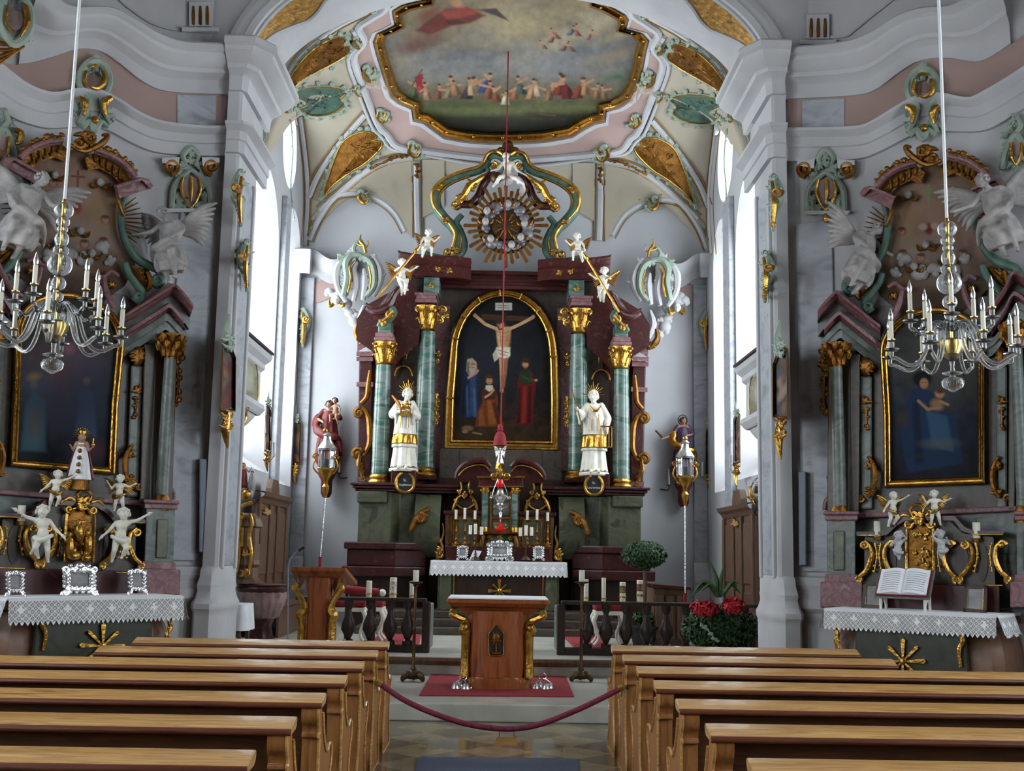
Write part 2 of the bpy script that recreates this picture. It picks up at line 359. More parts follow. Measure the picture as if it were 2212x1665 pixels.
# ================================================================ the building
CZ = 1.64
UL, NL = V((-.7071, -.7071, 0)), V((.7071, -.7071, 0))
UR, NR = V((.7986, -.6018, 0)), V((-.6018, -.7986, 0))
LW = Pl((-3.05, 12.15, 0), UL, NL); RW = Pl((3.05, 12.15, 0), UR, NR)
JL, JR = Pl((-2.87, 12, 0), (0, 1, 0), (1, 0, 0)), Pl((2.87, 12, 0), (0, 1, 0), (-1, 0, 0))
YB = 21.1; XW = 3.77; BK = DP(YB)
def strips(prof, pts_outs): pass
# floors and steps
def tiles():
    m, nt, b = _mat('stone_floor'); L = nt.links.new
    g = nd(nt, 'ShaderNodeNewGeometry'); mp = nd(nt, 'ShaderNodeMapping'); mp.inputs['Rotation'].default_value = (0, 0, PI / 4); mp.inputs['Scale'].default_value = (2.2, 2.2, 2.2)
    L(g.outputs['Position'], mp.inputs[0])
    ck = nd(nt, 'ShaderNodeTexChecker', Scale=1., Color1=C(150, 136, 106), Color2=C(112, 102, 84)); L(mp.outputs[0], ck.inputs[0])
    n = nd(nt, 'ShaderNodeTexNoise', Scale=5., Detail=7.); L(g.outputs['Position'], n.inputs['Vector'])
    mx = nd(nt, 'ShaderNodeMix', data_type='RGBA', blend_type='OVERLAY'); mx.inputs[0].default_value = .35
    L(ck.outputs[0], mx.inputs[6]); L(n.outputs[0], mx.inputs[7]); L(mx.outputs[2], b.inputs['Base Color']); b.inputs['Roughness'].default_value = .16
    return m
M['tiles'] = tiles()
M['step'] = noisy('step_stone', [C(168, 166, 156), C(196, 194, 184)], .3, scale=3)
struct('floor', MB().bx((-6.5, -4, -.2), (6.5, 13.3, 0)), M['tiles'], smooth=0)
struct('floor', MB().bx((-2.95, 11.65, 0), (2.95, 14.6, .17)), M['step'], smooth=0, bev=.012)
arc = [(x, 14.5 - .28 * (1 - (x / 2.9) ** 2), .17) for x in np.linspace(-2.9, 2.9, 25)]
struct('floor', MB().prism(arc + [(3.9, 15, .17), (3.9, YB, .17), (-3.9, YB, .17), (-3.9, 15, .17)], (0, 0, .2)), M['step'], smooth=0)
struct('trim_1', MB().sweep([V(p) for p in arc], [V((0, -1, 0))] * 25, [(0, .12), (.035, .13), (.05, .17), (.035, .205), (-.06, .206)]), M['walnut'])
for k, (d, z) in enumerate(((18.1, .37), (18.42, .48), (18.74, .59))):
    struct('trim_%d' % (k + 2), MB().bx((-2.2 + .18 * k, d, z), (2.2 - .18 * k, YB - .1, z + .11)), M['umber'], smooth=0, bev=.012)
# slotted wall: openings given as (d0, d1, kind, z0, z1)
def slotted(x, d0, d1, z0, z1, ops, n=.07):
    ds = set(np.round(np.arange(d0, d1 + 1e-6, .25), 4)) | {d0, d1}
    for o in ops: ds |= set(np.linspace(o[0], o[1], 25))
    ds = sorted(ds)
    def iv(d, o):
        c, h = (o[0] + o[1]) / 2, (o[1] - o[0]) / 2; t = math.sqrt(max(0, 1 - ((d - c) / h) ** 2))
        if o[2] == 'oval': m, q = (o[3] + o[4]) / 2, (o[4] - o[3]) / 2; return m - q * t, m + q * t
        return o[3], o[4] - h * 1.1 * (1 - t)
    mb = MB()
    for a, b in zip(ds, ds[1:]):
        mid = (a + b) / 2; act = sorted([o for o in ops if o[0] < mid < o[1]], key=lambda o: o[3]); la, lb = z0, z0
        for o in act + [None]:
            if o: (pa, qa), (pb, qb) = iv(a, o), iv(b, o)
            else: pa = pb = z1; qa = qb = z1
            mb.quad((x, a, la), (x, b, lb), (x, b, pb), (x, a, pa)); la, lb = qa, qb
    return mb, iv
def window(side, o, iv, nm):
    d0, d1 = o[0], o[1]; c = (d0 + d1) / 2; ds = np.linspace(d0, d1, 33)
    up = [(d, iv(d, o)[1]) for d in ds]; lo = [(d, iv(d, o)[0]) for d in ds]
    ring = up + lo[::-1]; zc = (o[3] + o[4]) / 2
    sh = lambda d, z, k: (c + (d - c) * k, zc + (z - zc) * k)
    x0, x1 = side * XW, side * (XW + .5)
    R = [[V((x0, d, z)) for d, z in ring], [V((x1, *sh(d, z, .86))) for d, z in ring]]
    struct('trim_%d' % (nm + 10), MB().grid(R, False, True), M['white'], smooth=30)
    w = struct('window_%d' % nm, MB().prism([(side * (XW + .5), *sh(d, z, .87)) for d, z in ring], (side * .02, 0, 0)), M['sky'], smooth=0)
    fr = MB(); P = [V((side * (XW + .49), *sh(d, z, .86))) for d, z in ring]; fr.tube(P, .035, 6, True)
    g = MB()
    if o[2] != 'oval':
        for k in range(1, 7): z = o[3] + (o[4] - o[3]) * k / 7.6; g.box((side * (XW + .485), c, z), (.02, (d1 - d0) * .84, .022))
        for q in (-.17, .17): g.box((side * (XW + .485), c + q * (d1 - d0), zc - .2), (.02, .022, (o[4] - o[3]) * .8))
        ob('glazing_bars', g, M['white'], w, smooth=0)
    ob('window_frame', fr, M['white'], w)
wn = 1
for s, O in ((-1, [(16.5, 18.85, 'arch', CZ + 1.2, CZ + 6.), (19.35, 20.85, 'arch', CZ + 1.1, CZ + 6.), (18.75, 20.05, 'oval', CZ + 6.2, CZ + 7.62)]),
             (1, [(16.3, 18.37, 'arch', CZ + 1.2, CZ + 6.), (19.0, 20.35, 'arch', CZ + 1.1, CZ + 5.85), (18.5, 19.85, 'oval', CZ + 6.05, CZ + 7.55)])):
    O = O + [(13.9, 15.6, 'arch', CZ + 1.4, CZ + 6.)]
    mb, iv = slotted(s * XW, 13.2, YB, 0, CZ + 9.4, O)
    struct('wall_' + ('left' if s < 0 else 'right') + '_choir', mb, M['wall'], smooth=0)
    for o in O: window(s, o, iv, wn); wn += 1
    a, b = O[0][1], O[1][0]
    mb = MB().bx((s * XW, a + .06, .37), (s * (XW - .1), b - .06, CZ + 5.9)); struct('trim_%d' % (30 + wn), mb, M['marble'], smooth=0, bev=.02)
# back wall
struct('wall_back', MB().bx((-4.4, YB, 0), (4.4, YB + .3, CZ + 9.4)), M['wall'], smooth=0)
for s in (-1, 1):
    struct('trim_%d' % (41 + s), MB().bx((s * XW, YB - .07, 1.5), (s * (XW - .25), YB, CZ + 5)), M['marble'], smooth=0, bev=.015)
    struct('baseboard_' + ('left' if s < 0 else 'right'), MB().sweep([V((s * (XW + .02), YB, .37)), V((s * (XW - .27), YB, .37)), V((s * (XW - .27), YB - .1, .37)), V((s * XW, YB - .1, .37))][::-1], [V((0, -1, 0))] * 4, [(.08, 0), (.08, .75), (.14, .8), (.14, .9), (.06, .98), (.05, 1.1), (0, 1.15)]), M['white'], smooth=0)
# piers
def pier(s):
    pl = [(-3.05, 12.15), (-3.02, 11.97), (-2.9, 11.97), (-2.87, 12.), (-2.87, 12.86), (-3.9, 12.86), (-3.9, 12.7)]
    P = [V((-s * x, y, 0)) for x, y in pl]
    struct('wall_' + ('left' if s < 0 else 'right') + '_pier', MB().prism(P, (0, 0, CZ + 5.25)), M['white'], smooth=0)
    mb = MB().bx((s * 2.86, 12.16, 1.45), (s * 2.885, 12.66, CZ + 4.0))
    struct('trim_%d' % (51 + s), mb, M['marble'], smooth=0, bev=.01)
    # base of the pier pilaster, wrapped round the corner
    path = [V((s * 3.04, 12.1, 0)), V((s * 3.02, 11.97, 0)), V((s * 2.92, 11.97, 0)), V((s * 2.87, 12.02, 0)), V((s * 2.87, 12.62, 0)), V((s * 2.87, 12.66, 0))]
    outs = [V((s * .3, -1, 0)), V((s * .1, -1, 0)), V((-s * .2, -1, 0)), V((-s * .5, -.4, 0)), V((-s * .5, 0, 0)), V((0, 0, 0))]
    pr = [(.16, 0), (.16, .95), (.17, 1.0), (.2, 1.03), (.2, 1.08), (.15, 1.12), (.1, 1.2), (.12, 1.26), (.06, 1.34), (.04, 1.42), (0, 1.45)]
    struct('trim_%d' % (54 + s), MB().sweep(path, outs, pr), M['white'], smooth=40)
    # frames of the marble inset
    fr = MB()
    for y in (12.1, 12.7): fr.bx((s * 2.88, y - .04, 1.42), (s * 2.835, y + .04, CZ + 4.05))
    struct('trim_%d' % (57 + s), fr, M['white'], smooth=0, bev=.012)
for s in (-1, 1): pier(s)
# diagonal walls at the head of the nave
for s, W in ((-1, LW), (1, RW)):
    a = W.p; b = W.p + W.u * 3.6; bk = -W.n * .3
    struct('wall_' + ('left' if s < 0 else 'right'), MB().prism([a + Z * 0, b + Z * 0, b + Z * 9.6, a + Z * 9.6], bk), M['white'], smooth=0)
    c = W.p + W.u * .12; d = W.p + W.u * .52
    struct('trim_%d' % (61 + s), MB().prism([c + Z * 1.5, d + Z * 1.5, d + Z * (CZ + 3.55), c + Z * (CZ + 3.55)], W.n * .035), M['marble'], smooth=0, bev=.01)
    path = [W.p + W.u * t for t in (0, .02, 1., 3.)]
    struct('baseboard_' + ('left' if s < 0 else 'right') + '_nave', MB().sweep(path, [W.n] * 4, [(.08, 0), (.08, 1.08), (.13, 1.13), (.13, 1.22), (.06, 1.3), (.08, 1.36), (.05, 1.44), (0, 1.46)]), M['white'], smooth=0)
    # nave side wall with big windows (beyond the frame), light of the nave
    x = b.x
    O = [(q, q + 2.1, 'arch', 1.7, 6.4) for q in (-1.2, 2.6, 6.6)]; y1 = b.y
    mb, iv = slotted(x, -4., y1, 0, 9.6, [o for o in O if o[1] < y1]); struct('wall_' + ('left' if s < 0 else 'right') + '_nave', mb, M['wall'], smooth=0)
    sv = XW; XW = abs(x)
    for o in O:
        if o[1] < y1: window(s, o, iv, wn); wn += 1
    XW = sv
M['nave'] = noisy('darkened_nave_ceiling', [C(112, 100, 90), C(142, 132, 124)], .85, scale=1.); M['darkrear'] = noisy('darkened_rear_wall', [C(84, 66, 50), C(110, 90, 70)], .7, scale=2.)  # unseen ceiling and rear wall, toned dark to cut bounced light
struct('wall_rear', MB().bx((-6.2, -4.3, 0), (6.2, -4., 9.7)), M['darkrear'], smooth=0); struct('ceiling', MB().bx((-6.2, -4.2, 9.6), (6.2, 12., 9.8)), M['nave'], smooth=0)
# nave entablature: upper cornice, frieze, lower cornice drawn along the curving wall
UPT_L = [(535, 114), (471, 114), (420, 112), (353, 108), (303, 91), (256, 64), (209, 40), (168, 37), (135, 38), (105, 30), (80, 8), (50, -30)]
UPB_L = [(535, 205), (466, 205), (420, 204), (350, 198), (303, 178), (256, 141), (215, 114), (168, 108), (114, 124), (50, 140), (0, 134), (-60, 90)]
LOT_L = [(530, 276), (471, 276), (420, 276), (336, 266), (286, 246), (249, 222), (205, 200), (155, 196), (101, 205), (50, 188), (0, 151), (-50, 110)]
LOB_L = [(530, 338), (471, 338), (420, 338), (336, 331), (286, 313), (235, 286), (200, 276), (151, 277), (100, 279), (57, 269), (20, 254), (-40, 215)]
UPT_R = [(1660, 128), (1710, 126), (1795, 121), (1863, 111), (1913, 91), (1963, 60), (2014, 44), (2071, 40), (2100, 26), (2130, 5), (2180, -30)]
UPB_R = [(1680, 215), (1731, 215), (1852, 208), (1896, 195), (1947, 158), (1990, 134), (2047, 128), (2111, 136), (2145, 124), (2199, 87), (2250, 50)]
LOT_R = [(1680, 282), (1731, 282), (1856, 279), (1896, 266), (1947, 235), (1990, 213), (2041, 208), (2098, 218), (2131, 205), (2209, 158), (2260, 120)]
LOB_R = [(1690, 350), (1735, 350), (1849, 346), (1896, 333), (1963, 299), (2000, 288), (2031, 286), (2118, 286), (2160, 270), (2209, 240), (2270, 200)]
def band(nm, W, s, top, bot, prof, mat, cs, wrap=True):
    T, B = crom(top, 5), crom(bot, 5); n = 48
    def at(P, q):                       # height of a drawn edge at distance q along the wall
        return P
    def samp(P):
        pts = [W(*p) for p in P]; t = [(p - W.p).dot(W.u) for p in pts]; z = [p.z for p in pts]; o = np.argsort(t); return np.array(t)[o], np.array(z)[o]
    tt, tz = samp(T); bt, bz = samp(B); ts = np.linspace(.05, min(tt[-1], bt[-1]), n)
    rows = []; J = []
    for t in ts: J.append((W.p + W.u * t, W.n, np.interp(t, tt, tz), np.interp(t, bt, bz)))
    if wrap:
        z1, z0 = np.interp(.1, tt, tz), np.interp(.1, bt, bz)
        J = [(V((s * 2.87, 13.2, 0)), V((-s, 0, 0)), z1, z0), (V((s * 2.87, 12.02, 0)), V((-s, -.45, 0)), z1, z0), (V((s * 2.9, 11.97, 0)), V((-s * .6, -1, 0)), z1, z0),
             (V((s * 3.0, 11.97, 0)), V((0, -1, 0)), z1, z0), (V((s * 3.04, 12.1, 0)), V((-s * .3, -1, 0)), z1, z0)] + J
    for p, o, z1, z0 in J: rows.append([V((p.x, p.y, z0 + (z1 - z0) * f)) + o * a for a, f in prof])
    return struct(nm, MB().grid(rows), mat, smooth=cs, norm=True)
UPROF = [(0, 0), (.05, .0), (.07, .3), (.1, .36), (.17, .42), (.19, .5), (.26, .58), (.33, .7), (.34, .78), (.38, .82), (.38, .95), (.36, 1.), (0, 1.02)]
LPROF = [(0, 0), (.05, 0), (.05, .4), (.07, .43), (.07, .72), (.1, .78), (.15, .88), (.15, .97), (0, 1.)]
for s, W, q in ((-1, LW, (UPT_L, UPB_L, LOT_L, LOB_L)), (1, RW, (UPT_R, UPB_R, LOT_R, LOB_R))):
    band('trim_%d' % (71 + s), W, s, q[0], q[1], UPROF, M['white'], 30)
    band('trim_%d' % (74 + s), W, s, q[2], q[3], LPROF, M['white'], 30)
    band('trim_%d' % (77 + s), W, s, q[1], q[2], [(.02, 0), (.02, 1)], M['pink'], 30, wrap=False)
for s, W, p in ((-1, LW, [(383, 205), (466, 207), (466, 273), (383, 270)]), (1, RW, [(1733, 217), (1824, 213), (1824, 279), (1733, 281)])):
    struct('trim_%d' % (81 + s), plate(MB(), W, p, .0, .03), M['marble'], smooth=0)
for s, W, P in ((-1, LW, [(236, -30), (262, 2), (292, 26), (330, 50), (380, 64), (462, 70)]), (1, RW, [(1960, -30), (1926, 0), (1879, 37), (1846, 64), (1819, 79), (1728, 81)])):
    a = MB(); stroke(a, W, P, 3.2, 3.2, .02); struct('trim_%d' % (87 + s), a, M['white'])
# chancel arch
AZ, AA, AB = CZ + 5.2, 2.87, 1.5
th = [math.pi * k / 60 for k in range(61)]
E = lambda t, g=0.: (AA + g) * math.cos(t), lambda t, g=0.: AZ + (AB + g) * math.sin(t)
ex, ez = E
mb = MB()
for yy in (11.97, 13.2): mb.grid([[V((ex(t), yy, ez(t))) for t in th], [V((ex(t) * 1.45, yy, max(ez(t) + .02, AZ) + (9.9 - AZ) * math.sin(t) ** .5 if 0 < t < PI else AZ)) for t in th]])
mb.bx((-4.3, 11.99, AZ + .0), (-2.95, 13.19, 11)); mb.bx((4.3, 11.99, AZ), (2.95, 13.19, 11))
mb.grid([[V((ex(t), y, ez(t))) for t in th] for y in (11.97, 13.2)])
struct('wall_arch', mb, M['white'], smooth=0)
mb = MB().sweep([V((ex(t), 11.97, ez(t))) for t in th], [V((0, -1, 0))] * 61, [(0, 0)])
rows = [[V((ex(t, g), 11.97 - o, ez(t, g))) for t in th] for g, o in ((-.0, -.3), (-.02, 0), (-.02, .05), (.05, .07), (.06, .04), (.13, .04), (.14, .08), (.2, .06), (.21, 0))]
struct('trim_91', MB().grid(rows), M['white'], smooth=40)
# gilded wavy panels on the soffit (depth across, angle along)
def soffit(t0, t1, fa, fb, off, n=40):
    rows = []
    for k in range(n + 1):
        q = k / n; t = t0 + (t1 - t0) * q; a, b = fa(q), fb(q)
        rows.append([V((ex(t, -off), a + (b - a) * j / 8, ez(t, -off))) for j in range(9)])
    return rows
M['diaper'] = noisy('gilded_lattice', [C(112, 76, 26), C(172, 128, 56), C(140, 98, 38)], .5, .55, scale=7, bump=1., bscale=14)
def SF(px, py, off=0.):                # pixel on the underside of the chancel arch
    r = ray(px, py); A, B = AA - off, AB - off; z0 = CAM.z - AZ
    qa = (r.x / A) ** 2 + (r.z / B) ** 2; qb = 2 * (CAM.x * r.x / A ** 2 + z0 * r.z / B ** 2); qc = (z0 / B) ** 2 - 1
    return CAM + r * ((-qb + math.sqrt(max(qb * qb - 4 * qa * qc, 0))) / (2 * qa))
GO = [(517, 112), (524, 90), (535, 66), (550, 46), (568, 26), (591, 2), (640, -45), (720, -100)]
GI = [(556, 128), (560, 108), (568, 92), (597, 71), (636, 55), (662, 45), (686, 24), (708, -6), (760, -60)]
def _rs(P, n): P = np.array(P, float); d = np.concatenate([[0], np.cumsum(np.hypot(*np.diff(P, axis=0).T))]); t = np.linspace(0, d[-1], n); return [(float(x), float(y)) for x, y in zip(np.interp(t, d, P[:, 0]), np.interp(t, d, P[:, 1]))]
for s in (0, 1):
    go, gi = [_rs(crom(P, 4), 40) for P in (GO, GI)]
    rows = []
    for a, b in zip(go, gi):
        row = [SF(a[0] + (b[0] - a[0]) * j / 8, a[1] + (b[1] - a[1]) * j / 8, .025) for j in range(9)]
        for p in row: p.y = min(max(p.y, 12.02), 13.17)
        rows.append([mir(p) for p in row] if s else row)
    struct('trim_%d' % (93 + s), MB().grid(rows), M['diaper'], smooth=180)
    e = MB(); e.tube([r[0] for r in rows], .03, 6); struct('trim_%d' % (95 + s), e, M['white'])
    e = MB(); e.tube([r[-1] for r in rows], .03, 6); struct('trim_%d' % (97 + s), e, M['white'])
# ---------------------------------------------------------------- choir vault
SP, CR = 5.3, 3.3
def zv(x, d):
    e = 1. if d < 16.5 else math.sqrt(max(0, 1 - ((d - 16.5) / 5.5) ** 2))
    z = SP + CR * math.sqrt(max(0, 1 - (x / 3.82) ** 2)) * e
    for dc, rr in ((19.25, 1.85), (15.8, 1.55), (13.7, .6)):
        t = 1 - ((d - dc) / rr) ** 2
        if t > 0: z = max(z, SP + 2.55 * math.sqrt(t) + .12 * (3.8 - abs(x)) * 0)
    for xc in (-2.5, 2.5):              # lunettes of the end wall
        t = 1 - ((x - xc) / 1.05) ** 2
        if t > 0 and d > 19: z = max(z, SP + .1 + 1.25 * math.sqrt(t))
    return CZ + z
def VT(px, py, off=0.):                 # first hit of a pixel's sight line with the vault or the walls below it
    r = ray(px, py); r = r / r.y; lo = 13.25; step = .06; d = lo
    def inside(d):
        p = CAM + r * d; return abs(p.x) < 3.77 and p.y < YB and p.z < zv(p.x, p.y)
    while d < YB and inside(d): d += step
    a, b = d - step, min(d, YB)
    for _ in range(14):
        m = (a + b) / 2
        if inside(m): a = m
        else: b = m
    return CAM + r * (a - off)
xs = np.concatenate([[-3.79], np.linspace(-3.76, 3.76, 150), [3.79]]); ds = np.linspace(13.15, YB + .05, 150)
struct('ceiling', MB().grid([[V((x, d, zv(x, d))) for x in xs] for d in ds]), M['cream'], smooth=60)
# ================================================================ pews
def make_pew(side, xa, xb, nm):         # authored with its rail's rear edge at y = 0, z = 0 floor
    s = side; r = thing('church_pew', nm, 'pew', (0, 0, 0))
    ax = lambda x: s * x
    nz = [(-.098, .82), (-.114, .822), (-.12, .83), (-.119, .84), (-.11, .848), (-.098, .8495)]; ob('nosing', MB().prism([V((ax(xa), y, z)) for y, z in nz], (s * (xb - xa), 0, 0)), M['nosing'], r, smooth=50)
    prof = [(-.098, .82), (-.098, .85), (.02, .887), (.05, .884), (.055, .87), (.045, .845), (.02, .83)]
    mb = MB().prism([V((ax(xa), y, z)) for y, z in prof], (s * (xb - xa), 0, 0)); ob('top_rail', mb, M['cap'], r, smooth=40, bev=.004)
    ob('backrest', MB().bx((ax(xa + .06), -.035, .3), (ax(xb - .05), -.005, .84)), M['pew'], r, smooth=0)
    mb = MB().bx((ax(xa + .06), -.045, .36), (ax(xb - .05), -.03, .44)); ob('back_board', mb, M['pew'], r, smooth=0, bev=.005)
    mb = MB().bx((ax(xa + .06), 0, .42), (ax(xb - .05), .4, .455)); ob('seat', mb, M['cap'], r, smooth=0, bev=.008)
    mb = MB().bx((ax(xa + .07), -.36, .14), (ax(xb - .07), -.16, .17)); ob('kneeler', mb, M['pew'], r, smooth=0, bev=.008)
    side_prof = [(-.105, .825), (-.105, .79), (-.095, .755), (-.07, .725), (-.062, .695), (-.075, .69), (-.075, .672), (-.05, .665), (-.05, .4), (-.06, .3), (-.1, .2), (-.13, .1), (-.14, .04), (-.14, 0),
                 (.42, 0), (.42, .06), (.37, .12), (.33, .25), (.36, .4), (.42, .46), (.44, .52), (.41, .57), (.34, .575), (.27, .55), (.2, .58), (.12, .66), (.07, .75), (.04, .83)]
    sp = crom(side_prof[:7], 3) + side_prof[7:14] + [side_prof[14]] + crom(side_prof[15:], 3)
    for x in (xa + .02, xb - .1):
        e = ob('bench_end', MB().prism([V((ax(x), y, z)) for y, z in sp], (s * .085, 0, 0)), M['pewend'], r, smooth=30, bev=.006)
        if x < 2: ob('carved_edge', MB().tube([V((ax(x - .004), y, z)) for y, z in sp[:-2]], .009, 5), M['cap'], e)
    return r
ORD = ['frontmost', 'second', 'third', 'fourth', 'fifth', 'sixth', 'seventh']
for s, xa, nmside in ((-1, .905, 'left'), (1, .955, 'right')):
    long_, short = None, None
    for k in range(7):
        d = 4.5 + .9 * k; n = 6 - k; xb = 3.02 if k > 4 else 5.1
        lab = 'oak church pew, %s from the altar in the %s block%s' % (ORD[n], nmside, ', short one' if k > 4 else ', long one')
        if k in (0, 5):
            p = make_pew(s, xa, xb, lab); p.location = (0, d, 0); p['group'] = '%s block of pews' % nmside
            src = p
        else: dup(src, (0, d, 0), lab, group='%s block of pews' % nmside)
# ================================================================ carved figures (unit height, facing -y)
def hand(mb, w, d, s=1., up=V((0, 0, 1)), curlf=.5):
    w, d = V(w), V(d).normalized(); sd = d.cross(up); sd = sd.normalized() if sd.length > .1 else V((1, 0, 0)); nn = sd.cross(d)
    p = w + d * .03 * s; mb.ell(w + d * .025 * s, (.018 * s, .022 * s, .03 * s), 8, 6)
    mb.cap(w, w + d * .045 * s, .014 * s, .02 * s, 7)
    for k, l in enumerate((.036, .042, .04, .032)):
        a = w + d * .05 * s + sd * (k - 1.5) * .0115 * s; m = a + d * l * .55 * s - nn * .006 * s * curlf; e = m + d * l * .4 * s - nn * .02 * s * curlf
        mb.cap(a, m, .0068 * s, .006 * s, 6); mb.cap(m, e, .006 * s, .005 * s, 6)
    a = w + d * .02 * s - sd * .018 * s; mb.cap(a, a + (d * .6 - sd * .8 - nn * .3).normalized() * .035 * s, .0085 * s, .006 * s, 6)
J0 = dict(hd=(0, -.015, .925), sl=(-.105, 0, .805), sr=(.105, 0, .805), el=(-.135, .01, .64), wl=(-.13, -.05, .5), er=(.135, .01, .64), wr=(.13, -.05, .5), pv=(0, 0, .52), ch=(0, 0, .73),
          hl=(-.052, 0, .5), hr=(.052, 0, .5), kl=(-.06, -.02, .27), al=(-.06, .0, .035), kr=(.06, -.02, .27), ar=(.06, .0, .035))
def head(mb, c, r, yaw=0., tilt=0.):
    R = Matrix.Rotation(yaw, 3, 'Z') @ Matrix.Rotation(tilt, 3, 'X'); c = V(c); q = lambda x, y, z: c + R @ V((x * r, y * r, z * r))
    mb.ell(c, (r * .84, r * .95, r * 1.05), 12, 9, R); mb.ell(q(0, -.25, -.45), (r * .6, r * .62, r * .62), 10, 7, R)
    mb.cap(q(0, -.9, .1), q(0, -1.08, -.22), r * .1, r * .17, 6)           # nose
    mb.cap(q(-.45, -.78, .25), q(.45, -.78, .25), r * .13, r * .13, 6)     # brow
    mb.ell(q(0, -.72, -.82), (r * .25, r * .2, r * .2), 7, 5, R)            # chin
    mb.cap(q(-.2, -.86, -.5), q(.2, -.86, -.5), r * .09, r * .09, 6)       # mouth
    for s in (-1, 1): mb.ell(q(s * .86, .05, -.05), (r * .1, r * .2, r * .28), 6, 5, R); mb.ell(q(s * .45, -.72, -.3), (r * .22, r * .15, r * .2), 6, 5, R)
def body(j=None, fat=1., hr=.066, hands=1., yaw=0., tilt=0., legs=True, baby=False):
    P = {k: V(v) for k, v in {**J0, **(j or {})}.items()}; mb = MB(); f = fat
    mb.cap(P['pv'], (P['pv'] + P['ch']) / 2, .078 * f, .066 * f); mb.cap((P['pv'] + P['ch']) / 2, P['ch'], .066 * f, .085 * f)
    mb.cap((P['sl'] * .8 + P['ch'] * .2), (P['sr'] * .8 + P['ch'] * .2), .052 * f, .052 * f)
    for s in 'lr': mb.ell(P['ch'] + (P['s' + s] - P['ch']) * .4 + V((0, -.035, -.02)) * f, (.05 * f, .04 * f, .045 * f), 8, 6)
    nk = (P['sl'] + P['sr']) / 2; mb.cap(nk + Z * .0, P['hd'] - Z * hr * .4, .036 * f, .034 * f)
    if baby: mb.ell((P['pv'] + P['ch']) / 2 + V((0, -.04, -.04)), (.085 * f, .07 * f, .085 * f), 10, 7)
    head(mb, P['hd'], hr, yaw, tilt)
    for s in 'lr':
        mb.cap(P['s' + s], P['e' + s], .036 * f, .028 * f); mb.cap(P['e' + s], P['w' + s], .028 * f, .018 * f)
        hand(mb, P['w' + s], P['w' + s] - P['e' + s], hands * (1.25 if baby else 1.))
        if legs:
            mb.cap(P['h' + s], P['k' + s], .062 * f, .044 * f); mb.cap(P['k' + s], P['a' + s], .044 * f, .024 * f)
            mb.ell(P['k' + s] * .6 + P['a' + s] * .4 + V((0, .016, 0)) * f, (.036 * f, .04 * f, .07 * f), 8, 6)
            a = P['a' + s]; t = (a - P['k' + s]).normalized(); fw = V((0, -1, 0)) if abs(t.z) > .6 else V((0, -.3, -1)).normalized()
            mb.cap(a + t * .012, a + fw * .075 * f + t * .02, .024 * f, .018 * f)
    return mb, P
def hairm(P, hr, yaw=0., kind='curly'):
    g = random.Random(3); mb = MB(); c = V(P['hd'])
    for k in range(60):
        a, b = g.uniform(0, 2 * PI), g.uniform(-.3, 1.); v = V((math.cos(a) * math.sqrt(1 - b * b), math.sin(a) * math.sqrt(1 - b * b), b))
        v = Matrix.Rotation(-yaw, 3, 'Z') @ v
        if v.y < -.35 and b < .55: continue
        mb.ell(c + Matrix.Rotation(yaw, 3, 'Z') @ v * hr * .95, hr * g.uniform(.2, .3), 6, 5)
    return mb
def wing(side, s=1., at=(0, .05, .78), spread=.55, up=.3):
    mb = MB(); a = V(at)
    for k in range(9):
        t = k / 8; r = V((side * (spread * (1 - .45 * t)), .08 + .05 * t, up * (1 - 1.7 * t))) * s
        b = a + V((side * .04 * s, 0, -.012 * k * s)); m = b + r * .55 + Z * .05 * s; e = b + r
        mb.tube(crom([b, m, e], 5), [.022 * s, .05 * s, .042 * s, .01 * s], 6, flat=(0, 1, 0), fl=.3)
    mb.cap(a, a + V((side * .14 * s, .06 * s, .09 * s)), .03 * s, .022 * s); mb.cap(a + V((side * .14 * s, .06 * s, .09 * s)), a + V((side * .3 * s, .08 * s, .12 * s)), .026 * s, .012 * s)
    return mb
def swag(pts, r, seed=1, n=7):          # twisted cloth
    mb = MB(); P = [V(p) for p in crom(pts, 6)]; g = random.Random(seed)
    for k in range(4):
        o = V((g.uniform(-1, 1), g.uniform(-1, 1), g.uniform(-1, 1))) * r * .45; mb.tube([p + o * math.sin(i * .5 + k) + o * .6 for i, p in enumerate(P)], [r * .5, r * .75, r * .6, r * .3], n)
    return mb
CACHE = {}
def place(me, loc, H, yaw=0., roll=0., flip=False, sx=1.):
    Mx = Matrix.Translation(V(loc)) @ Matrix.Rotation(yaw, 4, 'Z') @ Matrix.Rotation(roll, 4, 'Y') @ Matrix.Diagonal(((-H if flip else H) * sx, H, H, 1)); return xform(me, Mx)
